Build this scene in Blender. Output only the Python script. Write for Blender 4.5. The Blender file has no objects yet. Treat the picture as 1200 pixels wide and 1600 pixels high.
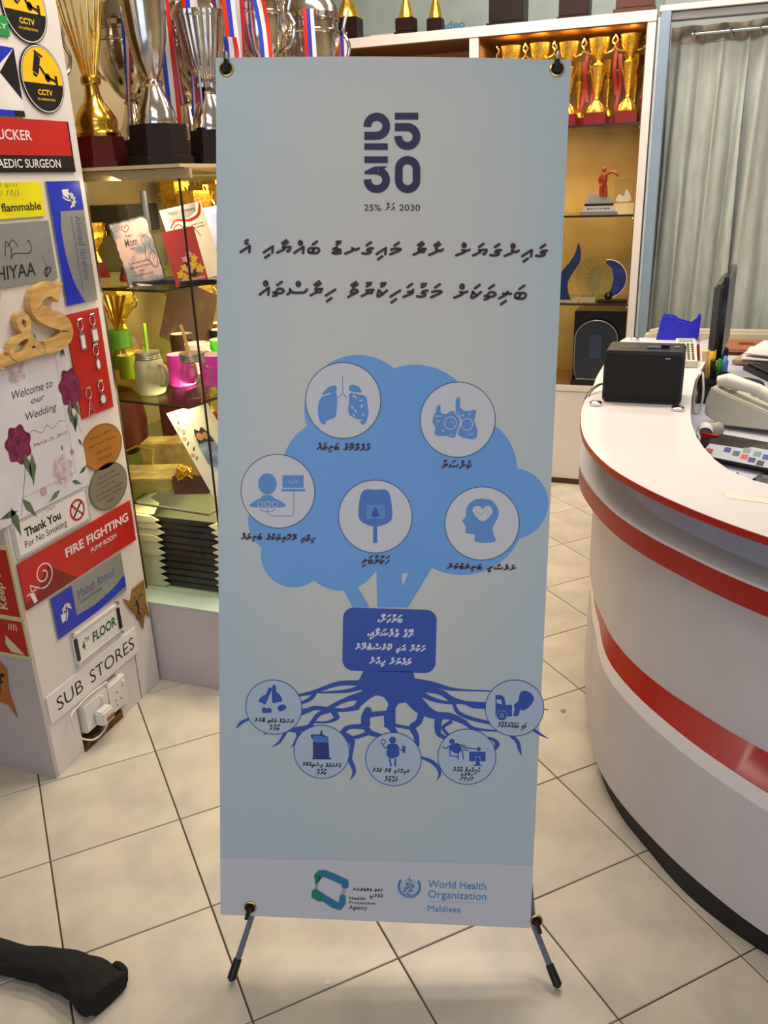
import bpy, bmesh, math, random
from mathutils import Vector, Matrix
from mathutils.geometry import tessellate_polygon
random.seed(7)
SC = bpy.context.scene
COL = SC.collection
PI = math.pi

# ---------------------------------------------------------------- camera
CAMZ = 1.4394
FOCAL_PX = 1328.5
cd = bpy.data.cameras.new('camera'); cam = bpy.data.objects.new('camera', cd); COL.objects.link(cam)
cd.sensor_fit = 'HORIZONTAL'; cd.sensor_width = 36.0
cd.lens = 36.0 * FOCAL_PX / 1200.0
cd.clip_start = 0.05; cd.clip_end = 60
fw = Vector((-0.3249884, 0.87248041, -0.36491159)); rt = Vector((0.94119605, 0.33607531, -0.0346897)); up = rt.cross(fw)
cam.matrix_world = Matrix(((rt.x, up.x, -fw.x, 0), (rt.y, up.y, -fw.y, 0), (rt.z, up.z, -fw.z, CAMZ), (0, 0, 0, 1)))
SC.camera = cam

# ---------------------------------------------------------------- world, lights, exposure
w = bpy.data.worlds.new('shop_surroundings'); SC.world = w; w.use_nodes = True
w.node_tree.nodes['Background'].inputs[0].default_value = (0.60, 0.70, 0.92, 1)
w.node_tree.nodes['Background'].inputs[1].default_value = 0.30
def area(name, loc, size, power, color, rot=(0, 0, 0)):
    d = bpy.data.lights.new(name, 'AREA'); d.shape = 'RECTANGLE'; d.size = size[0]; d.size_y = size[1]
    d.energy = power; d.color = color
    o = bpy.data.objects.new(name, d); COL.objects.link(o); o.location = loc; o.rotation_euler = rot
    return o
WARM = (1.0, 0.80, 0.60); NEUT = (1.0, 0.93, 0.84); COOL = (0.72, 0.84, 1.0)
area('ceiling_lamp_over_counter', (0.35, 2.7, 2.62), (1.1, 0.3), 22, NEUT)
area('ceiling_lamp_middle', (-0.7, 2.7, 2.62), (1.1, 0.3), 22, WARM)
area('ceiling_lamp_back', (-0.7, 3.55, 2.62), (1.6, 0.3), 21, NEUT)
area('ceiling_lamp_front', (-0.6, 0.55, 2.62), (1.1, 0.3), 8, (1.0, 0.92, 0.80))
area('fill_light_upper_left', (-0.95, 1.85, 2.62), (0.6, 0.3), 12, (1.0, 0.92, 0.82))  # added fill light, no real fixture; brightens the ribbons, cups and sign column
area('shop_window_daylight', (0.3, -1.9, 1.5), (2.6, 1.8), 27, COOL, (PI / 2, 0, 0))
area('showcase_strip_lamp', (-1.42, 2.75, 1.460), (0.05, 1.6), 8, (1.0, 0.80, 0.52), (0, 0.35, 0))
area('showcase_lower_lamp', (-1.42, 2.75, 0.858), (0.05, 1.5), 8, (1.0, 0.80, 0.48), (0, 0.8, 0))
area('showcase_bottom_lamp', (-1.40, 2.40, 0.552), (0.3, 0.9), 3, (1.0, 0.80, 0.46))
area('showcase_middle_lamp', (-1.42, 2.75, 1.168), (0.05, 1.5), 9, (1.0, 0.82, 0.54), (0, 0.8, 0))
area('bookcase_lamp_upper', (-0.65, 4.10, 1.965), (0.6, 0.04), 4.0, (1.0, 0.85, 0.58))
area('bookcase_lamp_lower', (-0.65, 4.10, 1.60), (0.6, 0.04), 3.0, (1.0, 0.80, 0.50))
SC.cycles.transparent_max_bounces = 40; SC.cycles.max_bounces = 14
vs = SC.view_settings
vs.view_transform = 'Standard'; vs.look = 'None'; vs.exposure = 0.0; vs.gamma = 1.0; vs.use_curve_mapping = False

# ---------------------------------------------------------------- materials
def lin(c):
    return tuple(((x / 255.0) / 12.92 if x / 255.0 <= 0.04045 else (((x / 255.0) + 0.055) / 1.055) ** 2.4) for x in c)
MATS = {}
def mat(name, rgb, rough=0.5, metal=0.0, rgb2=None, scale=8.0, bump=0.0, detail=3.0, spec=0.5, trans=0.0, alpha=1.0, emit=None, ior=1.45, stretch=None, coat=0.0, rnd=0.0, lo=0.35, hi=0.65):
    if name in MATS: return MATS[name]
    m = bpy.data.materials.new(name); m.use_nodes = True; nt = m.node_tree; b = nt.nodes['Principled BSDF']
    b.inputs['Base Color'].default_value = (*lin(rgb), 1); b.inputs['Roughness'].default_value = rough
    b.inputs['Metallic'].default_value = metal; b.inputs['IOR'].default_value = ior
    b.inputs['Specular IOR Level'].default_value = spec
    b.inputs['Transmission Weight'].default_value = trans; b.inputs['Alpha'].default_value = alpha
    b.inputs['Coat Weight'].default_value = coat
    if emit: b.inputs['Emission Color'].default_value = (*lin(rgb), 1); b.inputs['Emission Strength'].default_value = emit
    tc = nt.nodes.new('ShaderNodeTexCoord'); mp = nt.nodes.new('ShaderNodeMapping'); nt.links.new(tc.outputs['Object'], mp.inputs[0])
    if stretch: mp.inputs['Scale'].default_value = stretch
    nz = nt.nodes.new('ShaderNodeTexNoise'); nz.inputs['Scale'].default_value = scale; nz.inputs['Detail'].default_value = detail
    nt.links.new(mp.outputs[0], nz.inputs[0])
    if rgb2 is None: rgb2 = tuple(x * 0.94 for x in rgb)
    rp = nt.nodes.new('ShaderNodeValToRGB'); rp.color_ramp.elements[0].position = lo; rp.color_ramp.elements[1].position = hi
    rp.color_ramp.elements[0].color = (*lin(rgb2), 1); rp.color_ramp.elements[1].color = (*lin(rgb), 1)
    nt.links.new(nz.outputs[0], rp.inputs[0])
    if rnd:
        oi = nt.nodes.new('ShaderNodeObjectInfo'); hs = nt.nodes.new('ShaderNodeHueSaturation'); mr = nt.nodes.new('ShaderNodeMapRange')
        mr.inputs['To Min'].default_value = 1 - rnd; mr.inputs['To Max'].default_value = 1 + rnd
        nt.links.new(oi.outputs['Random'], mr.inputs[0]); nt.links.new(mr.outputs[0], hs.inputs['Value'])
        nt.links.new(rp.outputs[0], hs.inputs['Color']); nt.links.new(hs.outputs[0], b.inputs['Base Color'])
    else: nt.links.new(rp.outputs[0], b.inputs['Base Color'])
    if bump:
        bp = nt.nodes.new('ShaderNodeBump'); bp.inputs['Strength'].default_value = bump; bp.inputs['Distance'].default_value = 0.002
        nt.links.new(nz.outputs[0], bp.inputs['Height']); nt.links.new(bp.outputs[0], b.inputs['Normal'])
    MATS[name] = m; return m
def glass(name, tint=(1, 1, 1), refl=0.10, rough=0.0):
    # thin clear sheet: mostly see-through with a fresnel reflection
    if name in MATS: return MATS[name]
    m = bpy.data.materials.new(name); m.use_nodes = True; nt = m.node_tree; nt.nodes.clear()
    out = nt.nodes.new('ShaderNodeOutputMaterial'); mx = nt.nodes.new('ShaderNodeMixShader'); tr = nt.nodes.new('ShaderNodeBsdfTransparent')
    gl = nt.nodes.new('ShaderNodeBsdfGlossy'); fr = nt.nodes.new('ShaderNodeFresnel'); fr.inputs[0].default_value = 1.0 + refl * 5
    tr.inputs[0].default_value = (*tint, 1); gl.inputs['Roughness'].default_value = rough
    ge = nt.nodes.new('ShaderNodeNewGeometry'); mm = nt.nodes.new('ShaderNodeMath'); mm.operation = 'SUBTRACT'; mm.use_clamp = True
    nt.links.new(fr.outputs[0], mm.inputs[0]); nt.links.new(ge.outputs['Backfacing'], mm.inputs[1]); nt.links.new(mm.outputs[0], mx.inputs[0]); nt.links.new(tr.outputs[0], mx.inputs[1]); nt.links.new(gl.outputs[0], mx.inputs[2]); nt.links.new(mx.outputs[0], out.inputs[0])
    MATS[name] = m; return m

WHITE = mat('white_laminate', (226, 218, 214), 0.35, rgb2=(219, 211, 207), scale=3)
CTOP = mat('counter_white', (226, 220, 220), 0.18, rgb2=(222, 216, 215), scale=2)
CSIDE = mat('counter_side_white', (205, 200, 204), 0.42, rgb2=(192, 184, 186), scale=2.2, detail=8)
RED = mat('counter_red', (165, 28, 14), 0.3, rgb2=(158, 26, 14), scale=5)
SIGNRED = mat('sign_red', (186, 30, 26), 0.35)
BLACK = mat('black_plastic', (22, 21, 23), 0.42)
BLACKG = mat('black_gloss', (14, 12, 13), 0.12)
CHROME = mat('chrome', (205, 205, 208), 0.12, 1.0)
SILVER = mat('silver_metal', (214, 206, 198), 0.13, 1.0, rgb2=(190, 180, 172), scale=20, bump=0.1)
GOLD = mat('gold_metal', (246, 200, 90), 0.20, 1.0, rgb2=(226, 176, 66), scale=30, bump=0.12)
GOLDF = mat('gold_faceted', (255, 218, 96), 0.26, 0.85, rgb2=(226, 160, 44), scale=140, bump=0.35)
DARKWOOD = mat('plinth_dark', (44, 22, 20), 0.38, rgb2=(34, 16, 14), scale=6, spec=0.25)
REDWOOD = mat('plinth_red', (86, 20, 18), 0.25, rgb2=(70, 14, 12), scale=6)
BLACKWOOD = mat('plinth_black', (30, 18, 16), 0.4, spec=0.25)
PRINT_K = mat('ink_black', (24, 22, 24), 0.5)
PRINT_W = mat('ink_white', (225, 218, 215), 0.5)

# ---------------------------------------------------------------- mesh helpers
class Frame:
    def __init__(s, o, ax, ay, n=None):
        s.o = Vector(o); s.ax = Vector(ax).normalized(); s.ay = Vector(ay).normalized()
        s.n = Vector(n).normalized() if n is not None else s.ax.cross(s.ay).normalized()
    def __call__(s, a, b, c=0.0): return s.o + s.ax * a + s.ay * b + s.n * c
    def sub(s, a, b, deg=0.0, c=0.0, flip=False):
        t = math.radians(deg); ay = -s.ay if flip else s.ay
        x = s.ax * math.cos(t) + ay * math.sin(t); y = ay * math.cos(t) - s.ax * math.sin(t)
        return Frame(s(a, b, c), x, y, s.n)
WLOC = {}
class MB:
    def __init__(s): s.v = []; s.f = []; s.m = []
    def add(s, vs_, fs, m=0):
        k = len(s.v); s.v += [Vector(q) for q in vs_]; s.f += [tuple(k + i for i in q) for q in fs]; s.m += [m] * len(fs); return s
    def box(s, c, d, m=0, rz=0.0, F=None):
        hx, hy, hz = d[0] / 2, d[1] / 2, d[2] / 2; vs_ = []
        R = Matrix.Rotation(rz, 3, 'Z')
        for x in (-hx, hx):
            for y in (-hy, hy):
                for z in (-hz, hz):
                    q = R @ Vector((x, y, z)) + Vector(c)
                    vs_.append(F(*q) if F else q)
        return s.add(vs_, [(0, 1, 3, 2), (4, 6, 7, 5), (0, 4, 5, 1), (2, 3, 7, 6), (0, 2, 6, 4), (1, 5, 7, 3)], m)
    def lathe(s, prof, c=(0, 0, 0), n=24, m=0, flute=0, fa=0.0, sx=1.0, sy=1.0, cap=True):
        vs_ = []; fs = []
        for r, z in prof:
            for i in range(n):
                a = 2 * PI * i / n; rr = r * (1 + (fa * math.cos(flute * a) if flute else 0))
                vs_.append((c[0] + rr * sx * math.cos(a), c[1] + rr * sy * math.sin(a), c[2] + z))
        for j in range(len(prof) - 1):
            for i in range(n):
                a = j * n + i; b = j * n + (i + 1) % n; fs.append((a, b, b + n, a + n))
        if cap: fs.append(tuple(range(n))[::-1]); fs.append(tuple((len(prof) - 1) * n + i for i in range(n)))
        return s.add(vs_, fs, m)
    def tube(s, pts, r, n=8, m=0, closed=False):
        pts = [Vector(p) for p in pts]; N = len(pts); rs = r if isinstance(r, (list, tuple)) else [r] * N
        vs_ = []; fs = []; prev = None
        for i, p in enumerate(pts):
            if closed: t = pts[(i + 1) % N] - pts[i - 1]
            else: t = pts[min(i + 1, N - 1)] - pts[max(i - 1, 0)]
            t.normalize()
            if prev is None:
                a = Vector((0, 0, 1)) if abs(t.z) < 0.9 else Vector((1, 0, 0)); u = t.cross(a).normalized()
            else: u = (prev - t * prev.dot(t)).normalized()
            prev = u; v_ = t.cross(u)
            for k in range(n):
                a = 2 * PI * k / n; vs_.append(p + (u * math.cos(a) + v_ * math.sin(a)) * rs[i])
        M_ = N if closed else N - 1
        for i in range(M_):
            for k in range(n):
                a = i * n + k; b = i * n + (k + 1) % n; c = ((i + 1) % N) * n + (k + 1) % n; d = ((i + 1) % N) * n + k
                fs.append((a, b, c, d))
        if not closed: fs.append(tuple(range(n))[::-1]); fs.append(tuple((N - 1) * n + i for i in range(n)))
        return s.add(vs_, fs, m)
    def poly(s, F, pts, z0=0.0, z1=None, m=0, holes=()):
        # flat polygon on the frame at height z1; walls down to z0
        if z1 is None: z1 = z0; z0 = None
        loops = [list(pts)] + [list(h) for h in holes]
        flat = [q for l in loops for q in l]
        tris = tessellate_polygon([[Vector((q[0], q[1], 0)) for q in l] for l in loops])
        top = [F(q[0], q[1], z1) for q in flat]
        s.add(top, [tuple(t) for t in tris], m)
        if z0 is not None:
            bot = [F(q[0], q[1], z0) for q in flat]; s.add(bot, [tuple(t)[::-1] for t in tris], m)
            for l in loops:
                n = len(l); A = [F(q[0], q[1], z0) for q in l]; B = [F(q[0], q[1], z1) for q in l]
                s.add(A + B, [(i, (i + 1) % n, n + (i + 1) % n, n + i) for i in range(n)], m)
        return s
    def stroke(s, F, pts, w, z, m=0, rnd=True, closed=False):
        # one continuous ribbon with half-round ends, so no two pieces of ink share a spot
        q0 = [tuple(q) for q in pts]; q1 = [q0[0]]
        for q in q0[1:]:
            if math.hypot(q[0] - q1[-1][0], q[1] - q1[-1][1]) > 1e-6: q1.append(q)
        if len(q1) < 2: return s
        ws = [(q[2] if len(q) > 2 else w) / 2 for q in q1]; P = [Vector((q[0], q[1])) for q in q1]; N = len(P); V = []
        for i in range(N):
            d0 = (P[i] - P[i - 1]).normalized() if i else (P[1] - P[0]).normalized()
            d1 = (P[i + 1] - P[i]).normalized() if i < N - 1 else d0
            d = d0 + d1
            if d.length < 0.2: d = d0
            d.normalize(); n = Vector((-d.y, d.x)); k = ws[i] / max(.6, abs(n.dot(Vector((-d0.y, d0.x)))))
            V += [P[i] + n * k, P[i] - n * k]
        s.add([F(p.x, p.y, z) for p in V], [(2 * i, 2 * i + 1, 2 * i + 3, 2 * i + 2) for i in range(N - 1)], m)
        if rnd:
            for i, sg in ((0, -1), (N - 1, 1)):
                r = ws[i]
                if r < 2e-4: continue
                d = (P[1] - P[0]).normalized() if i == 0 else (P[-1] - P[-2]).normalized(); a0 = math.atan2(d.y * sg, d.x * sg)
                s.add([F(P[i].x + r * math.cos(a0 - PI / 2 + PI * j / 6), P[i].y + r * math.sin(a0 - PI / 2 + PI * j / 6), z) for j in range(7)], [tuple(range(7))], m)
        return s
    def band(s, F, pts, wd, z0, z1, m=0):
        P = [Vector(q[:2]) for q in pts]; ws = [(q[2] if len(q) > 2 else wd) / 2 for q in pts]; N = len(P); V = []
        for i in range(N):
            d = (P[min(i + 1, N - 1)] - P[max(i - 1, 0)]).normalized(); n = Vector((-d.y, d.x)) * ws[i]
            for p, z in ((P[i] + n, z0), (P[i] - n, z0), (P[i] - n, z1), (P[i] + n, z1)): V.append(F(p.x, p.y, z))
        fs = [(4 * i + a, 4 * i + 4 + a, 4 * i + 4 + (a + 1) % 4, 4 * i + (a + 1) % 4) for i in range(N - 1) for a in range(4)] + [(0, 1, 2, 3), (4 * N - 1, 4 * N - 2, 4 * N - 3, 4 * N - 4)]
        return s.add(V, fs, m)
    def disc(s, F, a, b, r, z, m=0, n=48, z0=None, ry=None):
        return s.poly(F, circ(a, b, r, n, ry), *((z,) if z0 is None else (z0, z)), m=m)
    def ring(s, F, a, b, r, w, z, m=0, n=64, ry=None):
        ry = ry or r
        o = [F(a + (r + w / 2) * math.cos(2 * PI * i / n), b + (ry + w / 2) * math.sin(2 * PI * i / n), z) for i in range(n)]
        q = [F(a + (r - w / 2) * math.cos(2 * PI * i / n), b + (ry - w / 2) * math.sin(2 * PI * i / n), z) for i in range(n)]
        return s.add(o + q, [(i, (i + 1) % n, n + (i + 1) % n, n + i) for i in range(n)], m)
    def xform(s, Mx, k0=0):
        for i in range(k0, len(s.v)): s.v[i] = Mx @ s.v[i]
        return s
    def build(s, name, mats, parent=None, bev=0.0, smooth=35, keep=False, **tags):
        mats = mats if isinstance(mats, (list, tuple)) else [mats]
        if parent is not None: org = WLOC[parent.name]
        else:
            xs = [q.x for q in s.v]; ys = [q.y for q in s.v]; zs = [q.z for q in s.v]
            org = Vector(((min(xs) + max(xs)) / 2, (min(ys) + max(ys)) / 2, min(zs)))
        me = bpy.data.meshes.new(name); me.from_pydata([q - org for q in s.v], [], s.f)
        for q in mats: me.materials.append(q)
        for p, k in zip(me.polygons, s.m): p.material_index = k
        if bev:
            bm = bmesh.new(); bm.from_mesh(me); bmesh.ops.remove_doubles(bm, verts=bm.verts, dist=1e-6)
            es = [e for e in bm.edges if len(e.link_faces) == 2 and e.calc_face_angle(0) > 0.6]
            bmesh.ops.bevel(bm, geom=es, offset=bev, segments=2, affect='EDGES', clamp_overlap=True); bm.to_mesh(me); bm.free()
        if smooth:
            me.polygons.foreach_set('use_smooth', [True] * len(me.polygons)); me.set_sharp_from_angle(angle=math.radians(smooth))
        me.update()
        o = bpy.data.objects.new(name, me); COL.objects.link(o)
        if parent is not None: o.parent = parent; WLOC[o.name] = org.copy()
        else: o.location = org; WLOC[o.name] = org.copy()
        for k, v_ in tags.items(): o[k] = v_
        return o
def circ(a, b, r, n=48, ry=None, t0=0.0, t1=360.0):
    ry = ry or r; full = abs(t1 - t0) >= 359.9
    return [(a + r * math.cos(math.radians(t0 + (t1 - t0) * i / (n if full else n - 1))), b + ry * math.sin(math.radians(t0 + (t1 - t0) * i / (n if full else n - 1)))) for i in range(n)]
def rrect(x0, y0, x1, y1, r, k=6):
    o = []
    for cx, cy, a in ((x1 - r, y1 - r, 0), (x0 + r, y1 - r, 90), (x0 + r, y0 + r, 180), (x1 - r, y0 + r, 270)):
        o += [(cx + r * math.cos(math.radians(a + 90 * i / k)), cy + r * math.sin(math.radians(a + 90 * i / k))) for i in range(k + 1)]
    return o
def smooth_pts(p, n=6, closed=False):
    p = [tuple(q) for q in p]; N = len(p); o = []
    for i in range(N if closed else N - 1):
        g = (lambda k: p[k % N]) if closed else (lambda k: p[max(0, min(N - 1, k))])
        a, b, c, d = g(i - 1), g(i), g(i + 1), g(i + 2)
        for j in range(n):
            t = j / n
            o.append(tuple(0.5 * (2 * b[k] + (c[k] - a[k]) * t + (2 * a[k] - 5 * b[k] + 4 * c[k] - d[k]) * t * t + (3 * b[k] - a[k] - 3 * c[k] + d[k]) * t ** 3) for k in range(len(b))))
    if not closed: o.append(p[-1])
    return o
def thing(name, label, cat, loc, group=None):
    o = bpy.data.objects.new(name, None); COL.objects.link(o); o.location = loc; o.empty_display_size = 0.05
    WLOC[o.name] = Vector(loc); return tag(o, label, cat, group)
def tag(o, label, cat, group=None):
    o['label'] = label; o['category'] = cat
    if group: o['group'] = group
    return o
def struct(o): o['kind'] = 'structure'; return o
def copy_thing(root, loc, label=None, group=None, rz=None, sc=None):
    def cp(o, par):
        c = o.copy(); COL.objects.link(c); c.parent = par; WLOC[c.name] = Vector(loc)
        for ch in [x for x in bpy.data.objects if x.parent == o]: cp(ch, c)
        return c
    r = cp(root, None); r.location = loc
    if rz is not None: r.rotation_euler.z = rz
    if sc is not None: r.scale = (sc, sc, sc) if not isinstance(sc, tuple) else sc
    if label: r['label'] = label
    if group: r['group'] = group
    return r

# text -> triangles in the plane (cached per string)
TXT = {}
def text_geo(st, bold=0.0, mono=False):
    k = (st, bold)
    if k in TXT: return TXT[k]
    c = bpy.data.curves.new('t', 'FONT'); c.body = st; c.size = 1.0; c.offset = bold; c.resolution_u = 3
    o = bpy.data.objects.new('t', c); COL.objects.link(o)
    dg = bpy.context.evaluated_depsgraph_get(); me = bpy.data.meshes.new_from_object(o.evaluated_get(dg))
    vs_ = [(q.co.x, q.co.y) for q in me.vertices]; fs = [tuple(p.vertices) for p in me.polygons]
    bpy.data.objects.remove(o); bpy.data.curves.remove(c); bpy.data.meshes.remove(me)
    TXT[k] = (vs_, fs); return TXT[k]
def text(mb, F, st, a0, b0, a1, b1, z, m=0, shear=0.0, bold=0.01, keep_aspect=False):
    # fits the string's bounding box to (a0,b0)-(a1,b1) on the frame
    vs_, fs = text_geo(st, bold)
    if not vs_: return
    vs_ = [(x + shear * y, y) for x, y in vs_]
    x0 = min(q[0] for q in vs_); x1 = max(q[0] for q in vs_); y0 = min(q[1] for q in vs_); y1 = max(q[1] for q in vs_)
    sx = (a1 - a0) / (x1 - x0); sy = (b1 - b0) / (y1 - y0)
    mb.add([F(a0 + (x - x0) * sx, b0 + (y - y0) * sy, z) for x, y in vs_], fs, m)

# handwritten stroke alphabet for the right-to-left captions: letters are polylines, marks sit above or below
TH = {
 'އ': (1.15, [[(0, 0), (.95, .9), (1.05, .8), (1.0, 0)]]),
 'ބ': (1.35, [[(.1, .15), (.05, .5), (.3, .85), (.6, .75), (.62, .45), (.35, .05), (.1, .15)], [(.62, .6), (.8, .85), (1.15, .8), (1.3, .5), (1.1, .1), (.7, .0), (.3, .08)]]),
 'ޔ': (1.55, [[(0, 0), (.8, .6), (.65, .9)], [(.75, .85), (1.5, .92), (1.3, .25), (1.15, .3)]]),
 'ނ': (1.55, [[(0, 0), (.85, .55), (.8, .9), (1.15, .65), (1.3, .68), (1.55, .9)]]),
 'ށ': (1.5, [[(0, 0), (.9, .5), (.7, .8), (1.15, .75), (1.5, .92)]]),
 'ގ': (1.2, [[(1.2, .95), (.75, .88), (.55, .6), (.95, .5), (.85, .2), (.4, .05), (0, .12)]]),
 'މ': (1.15, [[(.1, .75), (.5, .9), (1.1, .9), (1.05, .65), (0, 0)]]),
 'ރ': (1.35, [[(0, 0), (.7, .5), (.55, .85), (1.35, .95)], [(.7, .5), (1.15, .48), (1.2, .85)]]),
 'ޑ': (1.0, [[(.45, 1), (.05, .7), (.7, .68), (.85, .5), (.35, .4), (0, .1), (.35, .0), (.9, .1)]]),
 'ލ': (1.35, [[(0, 0), (.95, .7), (.95, .98)], [(.45, .7), (1.35, .7)]]),
 'ތ': (1.25, [[(0, -.2), (.45, .02), (.3, .3), (0, .3)], [(.3, .25), (.9, .25), (1.25, .55), (1.05, .85), (.6, .85), (.35, .5)]]),
 'ކ': (1.15, [[(.2, .9), (.05, .1), (.35, .08), (1.15, .88)], [(.25, .85), (.65, .35)]]),
 'ފ': (1.15, [[(0, 0), (1.0, .55), (.9, .78), (.5, .7)], [(.95, .75), (1.1, 1.05)]]),
 'ހ': (1.1, [[(0, 0), (1.1, .9)]]),
 'ވ': (1.15, [[(0, -.15), (.75, .4), (1.1, .65), (.9, .92), (.45, .85), (.3, .5), (.75, .4)]]),
 'ސ': (2.3, [[(0, .1), (.35, .45), (.3, .85), (.55, .4), (1.4, .35), (2.0, .45), (2.3, .85)]]),
 'ދ': (1.15, [[(0, -.2), (.55, .15), (.3, .35), (1.0, .45), (1.1, .9)]]),
 'ޕ': (1.3, [[(0, 0), (.8, .5), (.9, .85), (.5, .75)], [(.75, .0), (1.3, .8)]]),
 'ޝ': (2.3, [[(0, .1), (.35, .45), (.3, .85), (.55, .4), (1.4, .35), (2.0, .45), (2.3, .85)], [(1.3, .75), (1.35, .8)]]),
 'ޓ': (1.3, [[(0, .1), (.6, .05), (.9, .4), (.3, .5), (.2, .9), (.9, .85), (1.3, .5)], [(.9, .4), (1.2, .1)]]),
 'ޗ': (1.4, [[(0, 0), (.8, .5), (.7, .85), (.3, .7)], [(.8, .5), (1.4, .5), (1.3, .85)]]),
 'ޅ': (1.35, [[(0, 0), (.95, .7), (.95, .98)], [(.45, .7), (1.35, .7), (1.2, .3)]]),
 'ޖ': (1.2, [[(0, 0), (.9, .5), (.6, .8), (1.2, .9)], [(.9, .1), (.95, .15)]]),
 'ޣ': (1.15, [[(0, 0), (.95, .9), (1.05, .8), (1.0, 0)], [(.4, .8), (.42, .85)]]),
 '،': (.3, [[(.3, .5), (0, .2), (.2, .0)]]),
}
SL = [(-.35, -.22), (.35, .28)]
def _c(pts, dx=0, dy=0): return [(x + dx, y + dy) for x, y in pts]
EB = [(.22, .38), (-.2, .15), (-.15, -.2), (.2, -.22)]; UB = [(-.3, -.2), (.2, .05), (.3, .3), (-.1, .3), (-.3, .22)]
OB = [(.25 * math.cos(a), .3 * math.sin(a)) for a in [i * PI / 4 for i in range(9)]]
FILI = {'ަ': ('u', [SL]), 'ާ': ('u', [_c(SL, -.12, .14), _c(SL, .14, -.16)]), 'ި': ('d', [SL]), 'ީ': ('d', [_c(SL, -.14, .1), _c(SL, .14, -.2)]),
 'ު': ('u', [UB]), 'ޫ': ('u', [_c(UB, -.35), _c(UB, .35)]), 'ެ': ('u', [EB]), 'ޭ': ('u', [_c(EB, -.32), _c(EB, .32)]),
 'ޮ': ('u', [_c(UB, -.25), _c(EB, .3)]), 'ޯ': ('u', [_c(UB, -.3), _c(EB, .35), [(-.2, .4), (.3, .6)]]), 'ް': ('u', [OB])}
def thaana(mb, F, st, a0, b0, a1, b1, wd, z, m=0):
    # a0..a1 is the line's extent, b0..b1 the letter band; reads right to left
    cl = []
    for ch in st:
        if ch in FILI: cl[-1][1] = ch
        else: cl.append([ch, None])
    tot = sum((1.1 if c[0] == ' ' else TH[c[0]][0] + .42) for c in cl) - .42
    h = b1 - b0; sx = (a1 - a0) / tot; x = a1
    for c, fl in cl:
        if c == ' ': x -= 1.1 * sx; continue
        wg, ss = TH[c]; x -= wg * sx
        for q in ss: mb.stroke(F, [(x + p * sx, b0 + r * h) for p, r in smooth_pts(q, 3)], wd, z, m)
        if fl:
            k, ss = FILI[fl]; cx = x + (wg * .5 + (.12 if k == 'u' else -.15)) * sx; cy = b0 + (1.62 if k == 'u' else -.62) * h
            for q in ss: mb.stroke(F, [(cx + p * h * 1.0, cy + r * h) for p, r in q], wd, z, m)
        x -= .42 * sx

# ---------------------------------------------------------------- room shell
FR = Frame((0, 0, 0), (1, 0, 0), (0, 1, 0), (0, 0, 1))
GROUT = mat('grout', (92, 74, 56), 0.8)
TILE = mat('floor_tile', (208, 196, 178), 0.30, rgb2=(186, 177, 164), scale=8, detail=9, bump=0.05, rnd=0.03, lo=0.32, hi=0.60)
fl = struct(MB().box((-0.4, 1.45, -0.03), (4.8, 6.4, 0.05)).build('floor', GROUT))
# square 30 cm tiles laid on the diagonal
TS = 0.3; E1 = Vector((math.cos(PI / 4), math.sin(PI / 4), 0)); E2 = Vector((-math.sin(PI / 4), math.cos(PI / 4), 0)); T0 = Vector((-1.5002, 1.8037, 0))
tb = MB(); g = 0.0017
tb.box((TS / 2, TS / 2, -0.003), (TS - 2 * g, TS - 2 * g, 0.006), rz=0)
tile0 = None; stuff = MB(); cnt = 0; cells = []
for i in range(-16, 17):
    for j in range(-16, 17):
        c = T0 + E1 * (i + .5) * TS + E2 * (j + .5) * TS
        if not (-2.7 < c.x < 1.9 and -1.6 < c.y < 4.5): continue
        # seen area of the floor (a wedge in front of the camera)
        d = (c - Vector((0, 0, 0))); al = d.dot(Vector((-0.349, 0.937, 0))); la = d.dot(Vector((0.937, 0.349, 0)))
        vis = al > 0.95 and abs(la) < 0.56 * al + 0.42 and c.y < 4.12
        cells.append((not vis, c.length, i, j, c))
cells.sort(key=lambda q: q[:2])
for nv, _, i, j, c in cells:
    if not nv and cnt < 290:
        if tile0 is None:
            q = MB().box((0, 0, -0.003), (TS - 2 * g, TS - 2 * g, 0.006), rz=PI / 4)
            me = bpy.data.meshes.new('tile'); me.from_pydata(q.v, [], q.f); me.materials.append(TILE)
            bm = bmesh.new(); bm.from_mesh(me); bmesh.ops.bevel(bm, geom=[e for e in bm.edges if all(v.co.z > -.001 for v in e.verts)], offset=.0012, segments=1, affect='EDGES'); bm.to_mesh(me); bm.free(); tile0 = me
        o = bpy.data.objects.new('tile', tile0); COL.objects.link(o); o.parent = fl; o.location = c - WLOC[fl.name] + Vector((0, 0, 0)); cnt += 1
    else: stuff.box((c.x, c.y, -0.003), (TS - 2 * g, TS - 2 * g, 0.006), rz=PI / 4)
so = stuff.build('tile', TILE, fl); so['kind'] = 'stuff'

WALLB = mat('wall_pale_blue', (196, 214, 212), 0.6); WALLL = mat('wall_cream', (206, 190, 150), 0.6); CEIL = mat('ceiling_white', (225, 222, 215), 0.7)
struct(MB().box((-0.4, 4.70, 1.34), (4.8, 0.1, 2.8)).build('wall_back', WALLB))
struct(MB().box((-2.35, 1.45, 1.34), (0.1, 6.4, 2.8)).build('wall_left', WALLL))
struct(MB().box((1.95, 1.45, 1.34), (0.1, 6.4, 2.8)).build('wall_right', WALLL))
struct(MB().box((-0.4, 1.45, 2.78), (4.8, 6.4, 0.08)).build('ceiling', CEIL))

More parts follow.
